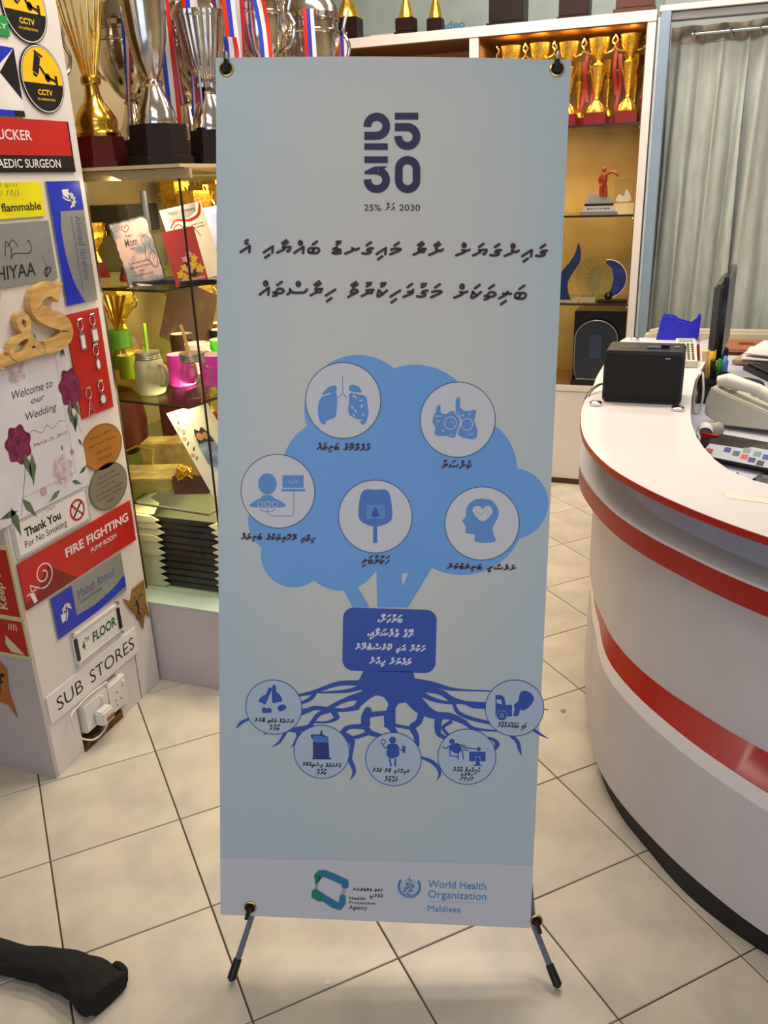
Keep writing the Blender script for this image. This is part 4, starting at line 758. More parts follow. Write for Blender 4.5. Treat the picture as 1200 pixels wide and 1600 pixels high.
# bronze badge
F, W, H = sg_((1.8356,0.2851,-4.0592,0.1037,0.1361)); BR = mat('bronze_badge', (168, 124, 66), 0.35, 0.4, rgb2=(146, 102, 48), scale=8)
t = thing('wooden_badge', 'brown forked badge with a dark volleyball player at the column edge', 'plaque', F(W / 2, 0, 0))
MB().poly(F, [(0, H * .95), (W * .28, H * .78), (W * .45, H * 1.02), (W * .98, H * 1.04), (W * .93, H * .5), (W * 1.0, H * .12), (W * .80, H * .30), (W * .62, H * -.02), (W * .45, H * .36), (W * .2, H * .62)], .0008, .005).build('plate', BR, t, smooth=0)
q = MB(); z = .0053; q.disc(F, W * .45, H * .80, .004, z, n=10); q.stroke(F, [(W * .50, H * .70), (W * .55, H * .55), (W * .50, H * .42)], .008, z); q.stroke(F, [(W * .50, H * .68), (W * .68, H * .78), (W * .82, H * .74)], .003, z); q.stroke(F, [(W * .5, H * .68), (W * .40, H * .62)], .003, z); q.stroke(F, [(W * .5, H * .44), (W * .60, H * .34), (W * .52, H * .24)], .004, z); q.stroke(F, [(W * .5, H * .44), (W * .40, H * .30)], .004, z); q.build('player_picture', PRINT_K, t, smooth=0)
# 4th floor sign
t, F, W, H, z = plate((1.6569,0.3046,1.116,0.1988,0.0912), 'floor_sign', 'framed white 4th floor sign with green letters and black end clips', 'sign', SWHITE, th=.006)
q = MB(); text(q, F, '4', W * .14, H * .32, W * .20, H * .62, z, bold=.03); text(q, F, 'TH', W * .205, H * .52, W * .29, H * .66, z, bold=.02); text(q, F, 'FLOOR', W * .36, H * .34, W * .88, H * .66, z, bold=.03, shear=.1); q.build('lettering', mat('ink_dark_green', (16, 92, 48), 0.5), t, smooth=0)
for y_ in (.06, .94): MB().box((W / 2, H * y_, z), (W, .003, .004), F=F).build('rail', mat('clear_rail', (200, 196, 192), 0.2), t)
for x_ in (.03, .95): MB().box((W * x_, H * .5, z + .001), (.010, H * .7, .006), F=F).build('end_clip', BLACKG, t)
for x_ in (.0, .95):
    for y_ in (.0, 1.0): MB().disc(F, W * x_ + .004, H * y_, .005, z + .003, n=12, z0=z - .004).build('screw_cap', CHROME, t)
# sub stores strip
t, F, W, H, z = plate((1.6221,0.199,-2.2452,0.3839,0.0809), 'store_sign', 'long white sub stores strip with black capital letters above the sockets', 'sign', SWHITE, th=.004)
q = MB(); text(q, F, 'SUB', W * .08, H * .26, W * .345, H * .74, z, bold=-.004); text(q, F, 'STORES', W * .43, H * .26, W * .95, H * .74, z, bold=-.004)
q.build('lettering', PRINT_K, t, smooth=0)
# sockets
SOC = mat('socket_white', (222, 216, 212), 0.3)
def socket(qd, lb):
    F, W, H = sg_(qd); F = Frame(F(0, 0, -.022), F.ax, F.ay, F.n); t = thing('wall_socket', lb, 'socket', F(W / 2, 0, 0), 'double sockets at the foot of the column')
    MB().box((W / 2, H / 2, .018), (W, H, .036), F=F).build('socket_body', SOC, t, bev=.004)
    return t, F, W, H
SQ1 = (1.5908,0.0984,-8.8448,0.1075,0.0868); SQ2 = (1.6843,0.0904,-3.3941,0.0825,0.0937)
t, F, W, H = socket(SQ1, 'white socket on the left with a white plug and cable in it'); MB().box((W * .72, H * .80, .038), (.010, .014, .006), F=F).build('switch', SOC, t, bev=.001)
t2, F2, W2, H2 = socket(SQ2, 'white socket on the right with empty pin holes'); MB().box((W2 * .80, H2 * .78, .038), (.010, .014, .006), F=F2).build('switch', SOC, t2, bev=.001)
q = MB()
for a, b_ in ((.42, .62), (.30, .40), (.36, .20), (.58, .34)): q.poly(F2, circ(W2 * a, H2 * b_, .0028, 8), .0364)
q.build('pin_holes', PRINT_K, t2, smooth=0)
pl = thing('power_plug', 'white plug with a looping white cable in the left socket', 'plug', F(W * .55, H * .2, .04))
MB().box((W * .55, H * .32, .052), (.050, .044, .030), F=F).build('plug_body', SOC, pl, bev=.005); MB().box((W * .60, H * .26, .0685), (.030, .012, .002), F=F).build('plug_label', mat('plug_label', (150, 96, 60), 0.5), pl)
cb = smooth_pts([tuple(F(W * .62, H * .05, .055)), tuple(F(W * .40, -.018, .05)), tuple(F(-.002, -.012, .05)), tuple(F(-.045, .03, .045)), tuple(F(-.050, .085, .040)), tuple(F(-.030, .098, .035)), tuple(F(W * .4, .104, .034)), tuple(F(W * .95, .10, .034)), tuple(F(W * 1.05, .09, .030)), tuple(F(W * .93, .03, .045)), tuple(F(W * .75, .01, .055))], 6)
MB().tube(cb, .0026, 8).build('cable', SOC, pl)
MB().box((XP - .012, (ny0 + ny1) / 2, .012), (.028, (ny1 - ny0) * .98, .024)).build('dirt', mat('dirt_brown', (120, 84, 36), 0.8, rgb2=(56, 38, 20), scale=60), col)
# signs on the front of the column
FFr = Frame((0, PY0 - .012, 0), (1, 0, 0), (0, 0, 1), (0, -1, 0))
kq = (-1.5271,0.5162,-4.0755,0.1222,0.309)
F = FFr.sub(kq[0] - kq[3] / 2, kq[1] - kq[4] / 2); W, H = kq[3], kq[4]
t = thing('keep_clear_sign', 'red keep clear sign with pale yellow border on the column front', 'sign', F(W / 2, 0, 0))
MB().poly(F, [(0, 0), (W, 0), (W, H), (0, H)], .0008, .003).build('plate', mat('glow_border', (206, 200, 140), 0.4), t, smooth=0)
q = MB(); q.poly(F, [(.006, H * .385), (W - .008, H * .385), (W - .008, H - .012), (.006, H - .012)], .0034); q.poly(F, [(.006, .010), (W - .008, .010), (W - .008, H * .345), (.006, H * .345)], .0034); q.build('red_field', SIGNRED, t, smooth=0)
q = MB(); G = F.sub(W * .55, H * .44, 90); text(q, G, 'Keep clear', 0, -.022, H * .50, .010, .0038, bold=.02)
for k in range(4): q.stroke(F, [(W * .60 + .007 * k, H * .31), (W * .57 + .008 * k, H * .26)], .003, .0038)
q.poly(F, [(W * .45, H * .20), (W * .85, H * .04), (W * .50, H * .05), (W * .40, H * .12)], .0038); q.build('lettering', mat('glow_ink', (214, 206, 160), 0.5), t, smooth=0)
kq = (-1.6352,0.2679,0.251,0.1568,0.1589)
F = FFr.sub(kq[0] - kq[3] / 2, kq[1] - kq[4] / 2); W, H = kq[3], kq[4]
t = thing('wooden_badge', 'orange-brown badge with black script on the column front near the floor', 'plaque', F(W / 2, 0, 0))
MB().poly(F, [(0, H), (W * .85, H), (W, H * .82), (W * .94, H * .4), (W, -.01), (W * .88, H * .15), (W * .6, H * .2), (0, H * .2)], .0008, .005).build('plate', mat('badge_orange', (176, 104, 40), 0.4), t, smooth=0)
q = MB(); text(q, F, 'of', W * .45, H * .35, W * .95, H * .75, .0054, shear=.3); q.build('lettering', PRINT_K, t, smooth=0)

# ---------------------------------------------------------------- reception counter (curved)
CC = (0.5, 2.2)
def curve(tab, dr=0.0, t0=None, t1=None, n=60):
    # plan curve given as (angle, radius) about the counter's centre
    ts = [q[0] for q in tab]; t0 = ts[0] if t0 is None else t0; t1 = ts[-1] if t1 is None else t1
    sp_ = smooth_pts(tab, 12); o = []
    for i in range(n):
        t = t0 + (t1 - t0) * i / (n - 1)
        for a, b_ in zip(sp_, sp_[1:]):
            if a[0] <= t <= b_[0] + 1e-6: f = (t - a[0]) / max(1e-9, b_[0] - a[0]); r = a[1] + (b_[1] - a[1]) * f; break
        else: r = tab[0][1] if t < ts[0] else tab[-1][1]
        r += dr; o.append((CC[0] + r * math.cos(math.radians(t)), CC[1] + r * math.sin(math.radians(t))))
    return o
RT = [(124.2, 1.313), (140, 1.00), (155.7, .840), (168, .783), (180, .760), (191, .756), (204, .768), (215, .784), (225, .797), (234, .812), (245, .838), (258, .875), (272, .93), (288, 1.02)]
RB = [(124.2, 1.300), (140, .99), (155.7, .835), (168, .775), (180, .756), (190, .752), (203, .748), (217, .758), (226, .766), (233, .775), (245, .805), (258, .845), (272, .90), (288, .98)]
RU = [(124.2, 1.26), (140, .93), (155.7, .79), (180, .715), (198, .700), (210, .712), (221, .724), (230, .733), (236, .741), (247, .768), (260, .81), (275, .88), (288, .95)]
RL = [(124.2, 1.25), (140, .925), (155.7, .785), (180, .708), (190, .700), (198, .702), (204, .716), (213, .742), (223, .762), (232, .782), (243, .817), (250, .845), (262, .89), (275, .95), (288, 1.02)]
RK = [(124.2, 1.23), (140, .905), (155.7, .765), (180, .692), (190, .688), (199, .694), (209, .714), (221, .745), (230, .766), (240, .805), (252, .842), (262, .87), (275, .93), (288, 1.0)]
def skirt(levels, th=.018, n=72):
    # levels: [(table, dr, z)] swept as a thin shell, thickness inwards
    q = MB(); out = [[(x, y, z) for x, y in curve(t, d, n=n)] for t, d, z in levels]; inn = [[(x, y, z) for x, y in curve(t, d - th, n=n)] for t, d, z in levels]
    V = [p for l in out for p in l] + [p for l in inn for p in l]; L = len(levels); F_ = []; o = L * n
    for j in range(L - 1):
        for i in range(n - 1):
            a = j * n + i; F_.append((a, a + 1, a + n + 1, a + n)); F_.append((o + a, o + a + n, o + a + n + 1, o + a + 1))
    for i in range(n - 1):
        F_.append((i, o + i, o + i + 1, i + 1)); a = (L - 1) * n + i; F_.append((a, a + 1, o + a + 1, o + a))
    for j in range(L - 1):
        a = j * n; F_.append((a, a + n, o + a + n, o + a)); a = j * n + n - 1; F_.append((a, o + a, o + a + n, a + n))
    q.add(V, F_); return q
ZT = .86
ctr = thing('reception_counter', 'curved white reception counter with red bands at the right', 'counter', (0.1, 2.0, 0))
INN = [(-.229, 3.287), (.055, 3.287), (.046, 2.936), (.012, 2.60), (.007, 2.40), (.007, 2.25), (.011, 2.138), (.024, 2.02), (.042, 1.93), (.064, 1.85), (.092, 1.783), (.134, 1.732), (.22, 1.68), (.36, 1.62), (.55, 1.58), (.78, 1.55)]
outer = curve(RT, n=80)
q = MB(); q.poly(FR, outer + INN[::-1][:-1], ZT - .014, ZT); q.build('counter_top', CTOP, ctr, smooth=30)
skirt([(RT, .0015, ZT - .0150), (RT, .0022, ZT - .008), (RT, .0010, ZT - .0010)], th=.004, n=110).build('top_edge_band', RED, ctr)
skirt([(RU, -.03, .752), (RU, -.045, .775), (RU, -.05, .80), (RU, -.05, ZT - .014)], th=.02).build('upper_recess', mat('recess_panel_shaded', (176, 178, 192), 0.45, rgb2=(160, 160, 176), scale=3), ctr)  # darker blue-grey puts the top slab's shade into the recess colour
skirt([(RB, .0015, .746), (RB, .0015, .7525)], th=.13).build('ledge', CSIDE, ctr)
skirt([(RB, 0, .698), (RB, .001, .725), (RB, 0, .746)], th=.016).build('red_band', RED, ctr)
skirt([(RU, 0, .400), (RU, 0, .700)], th=.02).build('upper_panel', CSIDE, ctr)
skirt([(RL, -.004, .360), (RU, -.002, .402)], th=.016).build('red_strip', RED, ctr)
skirt([(RL, .002, .330), (RL, -.004, .362)], th=.02).build('white_bevel', CTOP, ctr)
skirt([(RL, .004, .062), (RL, .002, .331)], th=.02).build('lower_panel', CSIDE, ctr)
skirt([(RK, 0, 0.0), (RK, 0, .066)], th=.02).build('kickboard', mat('kick_black', (26, 20, 22), 0.5), ctr)
# inner desk below the counter top
DZ = .74
desk = [(-.02, 3.25), (.10, 3.25), (.10, 3.62), (1.2, 3.62), (1.5, 3.3), (1.5, 1.66), (.6, 1.60), (.36, 1.66), (.22, 1.72), (.10, 1.82), (.03, 1.98), (-.0, 2.2), (-.01, 2.5), (.0, 2.9)]
dk = thing('inner_desk', 'lower bluish white work desk behind the curved counter', 'desk', (.7, 2.4, 0))
MB().poly(FR, desk, DZ - .02, DZ).build('desk_top', mat('desk_bluish', (206, 208, 222), 0.3), dk, smooth=0)
MB().poly(FR, [(x + .02 if x < .3 else x - .02, y) for x, y in desk], .05, DZ - .02).build('desk_body', CSIDE, dk, smooth=0)
for k, (x, y, lb) in enumerate([(*(-0.2305,2.2586), 'chrome disc on the counter left of the black box'), (*(-0.0238,2.2483), 'chrome disc at the near right corner of the black box'), (*(-0.2039,3.226), 'chrome disc behind the black box on the far counter'), (*(0.0025,3.2185), 'chrome disc under the blue tape dispenser corner')]):
    MB().lathe([(.0155, 0), (.0165, .003), (.0165, .008), (.013, .011), (.004, .012)], (x, y, ZT), 20).build('chrome_stud', CHROME)
    tag(bpy.context.scene.objects[-1], lb, 'stud', 'chrome studs on the counter')
# black box
bx_ = thing('speaker_box', 'black box-shaped device with rounded edges on the white counter', 'device', (-.118, 2.36, ZT))
MB().poly(Frame((-.220, 2.300, ZT + .002), (1, 0, 0), (0, 0, 1), (0, -1, 0)), rrect(0, 0, .202, .137, .012), -.125, 0).build('case', BLACK, bx_, bev=.004)
MB().poly(Frame((-.220, 2.300, ZT + .002), (1, 0, 0), (0, 0, 1), (0, -1, 0)), rrect(.006, .005, .196, .126, .010), 0, .0025).build('front_face', mat('speaker_cloth', (16, 15, 17), 0.75, bump=0.4, scale=400), bx_)
for i in range(5): MB().box((-.178 + i * .010, 2.345, ZT + .140), (.003, .012, .003)).build('button', mat('button_grey', (110, 112, 115), 0.4), bx_)
MB().box((-.098, 2.345, ZT + .141), (.036, .018, .005)).build('lever', mat('lever_grey', (92, 94, 96), 0.3), bx_, bev=.0015)
MB().box((-.070, 2.36, ZT + .143), (.022, .03, .010)).build('latch', BLACKG, bx_, bev=.001); MB().box((-.040, 2.36, ZT + .1405), (.012, .018, .003)).build('label', mat('label_grey', (100, 104, 100), 0.5), bx_)
MB().box((-.060, 2.2965, ZT + .122), (.012, .001, .0018)).build('status_light', PRINT_W, bx_)
cb = smooth_pts([(-.215, 2.42, ZT + .02), (-.240, 2.41, ZT + .022), (-.262, 2.36, ZT + .010), (-.268, 2.30, ZT - .01), (-.27, 2.27, ZT - .05)], 5)
for k in range(2): MB().tube([(x + .004 * k, y + .014 * k, z - .004 * k if i < len(cb) - 6 else z) for i, (x, y, z) in enumerate(cb)], .0018, 6).build('cable', BLACK, bx_)
# tape dispenser
TDm = mat('dispenser_blue', (24, 30, 190), 0.3)
td = thing('tape_dispenser', 'bright blue desk tape dispenser at the far end of the counter', 'tape dispenser', (-.06, 3.28, ZT))
TDF = Frame((-.132, 3.250, ZT), (1, 0, 0), (0, 0, 1), (0, -1, 0))
MB().poly(TDF, [(0, 0), (.145, 0), (.147, .088), (.138, .086), (.132, .072), (.116, .058), (.072, .070), (.055, .082), (.022, .086), (.014, .080)], -.055, -.043).build('side_wall', TDm, td, smooth=0)
MB().poly(TDF, [(0, 0), (.145, 0), (.147, .088), (.138, .086), (.132, .072), (.116, .058), (.072, .070), (.055, .082), (.022, .086), (.014, .080)], -.012, 0).build('side_wall', TDm, td, smooth=0)
MB().poly(TDF, [(.003, .002), (.143, .002), (.140, .050), (.100, .046), (.06, .050), (.012, .060)], -.045, -.010).build('body', TDm, td, smooth=0)
MB().tube([TDF(.045, .052, -.040), TDF(.045, .052, -.014)], .026, 20).build('tape_roll', mat('clear_tape', (200, 205, 215), 0.2), td)
# calculator handset
ck = thing('calculator', 'cream calculator with small dark keys between black box and pens', 'calculator', (-.005, 2.92, ZT))
CR = mat('cream_plastic', (212, 204, 186), 0.4)
CF = Frame((-.047, 2.775, ZT), (.99, .05, 0), (-.05, .97, .10))
MB().poly(CF, rrect(0, 0, .062, .25, .006), .001, .022).build('case', CR, ck, bev=.002)
for r_ in range(9):
    for c_ in range(4):
        if cnt < 10 ** 6: MB().box((.011 + c_ * .013, .020 + r_ * .020, .0232), (.008, .009, .0025), F=CF).build('key', mat('key_dark', (70, 66, 62), 0.5), ck)
MB().poly(CF, [(.008, .205), (.054, .205), (.054, .24), (.008, .24)], .0222, .023).build('display', mat('lcd', (150, 156, 140), 0.2), ck)
# pen organiser with pens
ox, oy = .066, 2.86
og = thing('pen_organiser', 'black desk organiser behind the telephone', 'organiser', (ox, oy, DZ))
MB().box((ox, oy + .05, DZ + .050), (.080, .004, .10)).build('rear_wall', BLACKG, og); MB().box((ox, oy - .04, DZ + .040), (.080, .004, .08)).build('front_wall', BLACKG, og)
for s_ in (-1, 0, 1): MB().box((ox + s_ * .039, oy + .005, DZ + .048), (.003, .092, .096)).build('divider', BLACKG, og)
MB().box((ox, oy, DZ + .003), (.084, .096, .006)).build('tray', BLACKG, og)
MB().lathe([(.020, 0), (.022, .004), (.022, .105), (.019, .105), (.019, .01)], (ox + .028, oy - .065, DZ + .0), 18, cap=False).build('round_cup', mat('cup_smoke', (60, 56, 56), 0.15), og)
for k, (nm, col_, dx, dy, lx, h_, th_) in enumerate((('pen', (190, 40, 30), -.030, -.02, -.035, .135, .005), ('marker', (236, 180, 30), -.006, -.01, -.004, .150, .0085), ('marker', (26, 26, 30), -.002, -.028, -.002, .130, .008), ('marker', (40, 150, 50), .010, -.01, .006, .128, .007), ('pen', (110, 150, 215), .020, -.0, .012, .135, .006), ('pen', (60, 110, 200), .026, -.012, .010, .122, .005), ('pen', (150, 30, 40), -.034, .03, -.02, .165, .0045), ('marker', (222, 190, 150), -.020, .02, -.01, .150, .009), ('pen', (120, 30, 80), .032, .02, .006, .118, .0045))):
    lab = ['red pen leaning out left of the organiser', 'tall yellow marker in the organiser', 'black capped marker at the front of the organiser', 'green marker in the organiser', 'light blue pen in the organiser', 'deep blue pen in the organiser', 'long dark red pen at the back of the organiser', 'beige thick marker in the organiser', 'purple-red pen beside the cup'][k]
    p = (ox + dx, oy + dy, DZ + .008); e = (ox + dx + lx, oy + dy + .01, DZ + .008 + h_); e2 = tuple(a + (b_ - a) * .72 for a, b_ in zip(p, e))
    pt = thing(nm, lab, nm, p, 'pens in the organiser'); m_ = mat('pen_%d' % k, col_, 0.35)
    MB().tube([p, e2], th_, 10).build('barrel', m_, pt); MB().tube([e2, tuple(a + (b_ - a) * .96 for a, b_ in zip(p, e)), e], [th_ * 1.1, th_ * 1.1, th_ * .6], 10).build('cap', m_, pt)
# white cord hanging on organiser
MB().tube(smooth_pts([(.030, 2.72, DZ + .12), (.018, 2.70, DZ + .10), (.014, 2.69, DZ + .05), (.018, 2.68, DZ + .01), (.032, 2.68, DZ + .006), (.040, 2.69, DZ + .05), (.036, 2.71, DZ + .10)], 5, True), .0035, 8, closed=True).build('cord_loop', CR)
tag(SC.objects[-1], 'off-white loop of cord hanging beside the telephone', 'cord')
# monitor seen edge-on
mo = thing('monitor', 'flat black computer monitor seen from its edge', 'monitor', (.13, 3.10, DZ))
MG = mat('monitor_grey', (72, 66, 62), 0.35); 
MB().lathe([(.075, 0), (.078, .004), (.074, .012), (.03, .016)], (.160, 3.10, DZ), 28).build('base', BLACK, mo)
MB().box((.102, 3.13, DZ + .065), (.022, .04, .11)).build('stand', BLACK, mo, bev=.004)
SR = math.radians(-21)
def scr(q, c0, c1, zz, th): pass
MFm = Frame((.076, 2.95, DZ + .112), (.078, .997, 0), (0, 0, 1))   # screen plane runs away from the camera
MB().poly(MFm, [(0, 0), (.42, 0), (.42, .262), (0, .262)], -.006, .010).build('bezel', BLACKG, mo, bev=.002)
MB().poly(MFm, [(.008, .01), (.41, .01), (.41, .254), (.008, .254)], .010, .0115).build('screen_panel', mat('screen_bluegrey', (112, 118, 128), 0.5), mo)
MB().poly(MFm, [(.02, .02), (.39, .02), (.39, .235), (.02, .235)], -.034, -.006).build('rear_shell', MG, mo, bev=.008)
# keyboard, papers, telephone, card terminal
kb = thing('keyboard', 'black computer keyboard on the inner desk at the right edge', 'keyboard', (.33, 3.2, DZ))
KF = Frame((.20, 3.42, DZ), (.70, -.714, 0), (.714, .70, 0)); 
KF = Frame((.175, 3.36, DZ), (.37, -.93, 0), (.93, .37, 0), (0, 0, 1))
MB().poly(KF, rrect(0, 0, .34, .15, .008), .001, .018).build('case', BLACK, kb, bev=.003)
for r_ in range(5):
    for c_ in range(13): MB().box((.022 + c_ * .0245, .022 + r_ * .0235, .0215), (.020, .019, .006), F=KF).build('key', mat('key_black', (34, 33, 36), 0.4), kb)
for k, (cx_, cy_, rz_, w_, d_, zz) in enumerate(((.315, 3.49, -.30, .30, .21, 0), (.335, 3.485, -.20, .30, .20, 1), (.345, 3.475, -.42, .28, .19, 2))):
    q = MB(); q.box((0, 0, 0), (w_, d_, .004 if k else .014)); q.xform(Matrix.Translation((cx_, cy_, DZ + .012 + .020 * k)) @ Matrix.Rotation(rz_, 4, 'Z') @ Matrix.Rotation(.05 * k, 4, 'X')); o = q.build('paper_stack' if k == 0 else 'paper', mat('paper_white', (226, 222, 218), 0.6) if k else mat('paper_brown', (176, 150, 120), 0.7))
    tag(o, ['brown folder under the white papers by the keyboard', 'middle sheet of white paper behind the keyboard', 'topmost white sheet lying tilted behind the keyboard'][k], ['folder', 'paper', 'paper'][k])
MB().box((.36, 2.86, DZ + .012), (.16, .07, .022), rz=-.5).build('notepad', CR, bev=.002); tag(SC.objects[-1], 'cream pad lying between keyboard and telephone', 'pad')
# telephone: sloping wedge body with handset
ph = thing('telephone', 'off-white desk telephone with handset, sloping down to the right', 'telephone', (.16, 2.50, DZ))
PM = mat('phone_cream', (196, 192, 176), 0.4, rgb2=(188, 183, 166)); 
PHF = Frame((.045, 2.545, DZ), (.93, -.36, 0), (.36, .93, 0), (0, 0, 1))
V = []; prof = [(0, .035), (.0, .075), (.012, .118), (.045, .106), (.22, .052), (.235, .030), (.22, .018), (.05, .012)]
n_ = len(prof); q = MB()
q.add([PHF(a, b_, c) for b_ in (0, .19) for a, c in prof], [tuple(range(n_)), tuple(range(2 * n_ - 1, n_ - 1, -1))] + [(i, n_ + i, n_ + (i + 1) % n_, (i + 1) % n_) for i in range(n_)]); q.build('phone_body', PM, ph, bev=.004)
q = MB(); q.tube([PHF(.020, .035, .128), PHF(.045, .035, .134), PHF(.13, .035, .118), PHF(.20, .035, .086), PHF(.222, .035, .068)], [.016, .021, .0165, .019, .014], 12); q.build('handset', mat('phone_pale', (216, 212, 200), 0.35), ph)
for r_ in range(4):
    for c_ in range(3): q = MB(); q.box((.105 + r_ * .024, .085 + c_ * .024, .097 - r_ * .0074), (.017, .016, .006), F=PHF); q.build('key', mat('phone_key', (226, 222, 214), 0.4), ph)
MB().box((.050, .10, .10), (.03, .14, .010), F=PHF).build('display_panel', mat('phone_display', (150, 148, 132), 0.3), ph)
# card terminal with small coloured card stickers
te = thing('card_terminal', 'black and pale card terminal tray with small coloured stickers', 'card terminal', (.12, 2.22, DZ))
TF = Frame((.020, 2.20, DZ), (.93, -.36, 0), (.30, .80, .35)); TF = Frame((.012, 2.235, DZ + .004), (.90, -.43, 0), (.43, .90, 0), (0, 0, 1))
MB().poly(TF, [(.03, .0), (.30, .0), (.30, .14), (.02, .14), (0, .06)], 0, .032).build('tray', BLACKG, te, bev=.002)
S2 = Frame(TF(.040, -.002, .034), TF.ax, (TF.n * .75 + TF.ay * .66).normalized())
MB().poly(S2, [(0, -.024), (.26, -.024), (.26, .022), (.115, .022), (.10, .014), (.012, .010)], 0, .002).build('sticker_strip', mat('strip_pale', (196, 198, 208), 0.35), te, smooth=0)
for k, (x, y, c_) in enumerate(((.020, -.010, (190, 60, 40)), (.062, .002, (40, 60, 150)), (.086, -.003, (90, 100, 140)), (.108, -.008, (215, 90, 60)), (.128, -.012, (60, 70, 120)), (.150, -.016, (60, 60, 80)), (.108, .010, (150, 155, 150)), (.135, .006, (120, 160, 150)), (.158, .002, (60, 80, 160)))):
    q = MB(); q.poly(S2, [(x - .009, y - .006), (x + .008, y - .006), (x + .008, y + .007), (x - .009, y + .007)], .0024); q.build('sticker', mat('sticker_%d' % k, c_, 0.4), te, smooth=0)
MB().lathe([(.075, 0), (.078, .004), (.070, .012), (.0, .014)], (.235, 2.065, DZ), 30).build('round_tray', BLACKG); tag(SC.objects[-1], 'glossy black round tray in front of the card terminal', 'tray')
MB().tube([(.120, 2.005, DZ + .004), (.121, 2.0, DZ + .045)], .0028, 8).build('stylus', BLACK); tag(SC.objects[-1], 'small dark stylus upright by the round tray', 'stylus')
# receipt paper roll
rl = thing('receipt_roll', 'curled white receipt paper with red underside by the counter edge', 'paper roll', (.048, 2.38, DZ))
pts = [(.030 + .020 * math.cos(a) * (1 + .1 * i / 20), 0, .030 + .024 * math.sin(a)) for i, a in [(i, -.6 + i * .24) for i in range(20)]]
q = MB(); V = [Vector((.020, 2.34, DZ)) + Vector((p[0], y, p[2])) for y in (0, .055) for p in pts]; q.add(V, [(i, i + 1, 21 + i, 20 + i) for i in range(19)]); q.build('paper_curl', mat('paper_white', (226, 222, 218), 0.6), rl)
q = MB(); q.box((.062, 2.33, DZ + .022), (.045, .012, .036), rz=-.4); q.build('red_stub', SIGNRED, rl, bev=.002)
MB().tube([(.050, 2.40, DZ + .024), (.085, 2.44, DZ + .024)], .020, 16).build('paper_core', mat('paper_shade', (168, 156, 148), 0.7), rl)
# tape residue strip on counter top
q = MB(); pr_ = [(0.0761,1.6389),(0.0922,1.6539),(0.1558,1.6238),(0.1547,1.6029),(0.0893,1.6137)]; q.poly(FR, pr_, ZT + .0002, ZT + .0009); q.build('tape_strip', mat('tape_cream', (236, 232, 214), 0.3), smooth=0); tag(SC.objects[-1], 'strip of cream sticky tape on the near counter top', 'tape')

# ---------------------------------------------------------------- bookcase at the back
BY = 4.04; BWN = mat('shelf_brown', (122, 82, 44), 0.45, rgb2=(104, 68, 36), scale=3, stretch=(1, 1, 6)); AMB = mat('amber_back', (176, 140, 72), 0.5, rgb2=(156, 120, 56), scale=4, detail=6)
BCW = mat('bookcase_white', (222, 212, 206), 0.4, rgb2=(214, 203, 197), scale=3)
bc = thing('bookcase', 'long white bookcase with open amber bays full of awards at the back', 'bookcase', (-1.25, 4.23, 0))
def part(nm, c, d, m, par=bc, bev=0.0, rz=0.0): return MB().box(c, d, rz=rz).build(nm, m, par, bev=bev)
part('side_panel', (-.2785, 4.23, 1.01), (.033, .38, 2.02), BCW, bev=.001); part('side_panel', (-2.235, 4.23, 1.01), (.033, .38, 2.02), BCW)
part('top_panel', (-1.256, 4.23, 2.010), (1.99, .39, .040), BCW, bev=.001)
part('divider', (-1.012, 4.23, 1.24), (.040, .38, 1.50), BCW)
part('back_panel', (-1.256, 4.415, 1.24), (1.92, .012, 1.50), AMB)
part('side_lining', (-.297, 4.23, 1.24), (.004, .37, 1.50), BWN); part('top_lining', (-.643, 4.23, 1.988), (.69, .37, .004), BWN); part('top_lining', (-1.63, 4.23, 1.988), (1.19, .37, .004), BWN); part('side_lining', (-.990, 4.23, 1.24), (.004, .37, 1.50), BWN)
part('bottom_board', (-1.256, 4.235, .478), (1.92, .37, .024), BWN)
part('base_cabinet', (-1.256, 4.235, .247), (1.955, .385, .445), BCW, bev=.001); part('base_front_rail', (-1.256, 4.0435, .480), (1.955, .012, .026), BCW)
part('toe_strip', (-1.256, 4.038, .012), (1.95, .008, .022), mat('toe_brown', (72, 38, 24), 0.5))
GLS = glass('shelf_glass', (.94, .98, .95), .05); GEDGE = mat('glass_edge_dark', (46, 38, 22), 0.2)
for z in (1.620, 1.252, .868):
    MB().box((-.643, 4.235, z), (.685, .34, .006)).build('glass_shelf', GLS, bc); MB().box((-.643, 4.064, z), (.685, .003, .009)).build('shelf_edge', GEDGE, bc)
    MB().tube([(-.305, 4.075, z - .012), (-.298, 4.075, z - .012)], .006, 8).build('shelf_stud', CHROME, bc)
MB().box((-1.63, 4.235, 1.62), (1.19, .34, .018)).build('wooden_shelf', BWN, bc); MB().box((-1.63, 4.235, 1.1), (1.19, .34, .018)).build('wooden_shelf', BWN, bc)
MB().box((-.505, 4.0385, 2.008), (.050, .0015, .030)).build('price_label', mat('label_yellow', (214, 180, 84), 0.5), bc)

def lathe_part(par, nm, prof, c, m, n=20, flute=0, fa=0.0, sm=40): return MB().lathe(prof, c, n, flute=flute, fa=fa).build(nm, m, par, smooth=sm)
def handles(par, c, r, z0, z1, out, m, t=.0028, n=7):
    for s_ in (-1, 1):
        p = [(c[0] + s_ * r * .55, c[1], c[2] + z0), (c[0] + s_ * (r + out * .5), c[1], c[2] + z0 + (z1 - z0) * .15), (c[0] + s_ * (r + out), c[1], c[2] + z0 + (z1 - z0) * .5), (c[0] + s_ * (r + out * .55), c[1], c[2] + z0 + (z1 - z0) * .8), (c[0] + s_ * (r + out), c[1], c[2] + z1 + (z1 - z0) * .18)]
        MB().tube(smooth_pts(p, 4), t, n).build('handle', m, par)
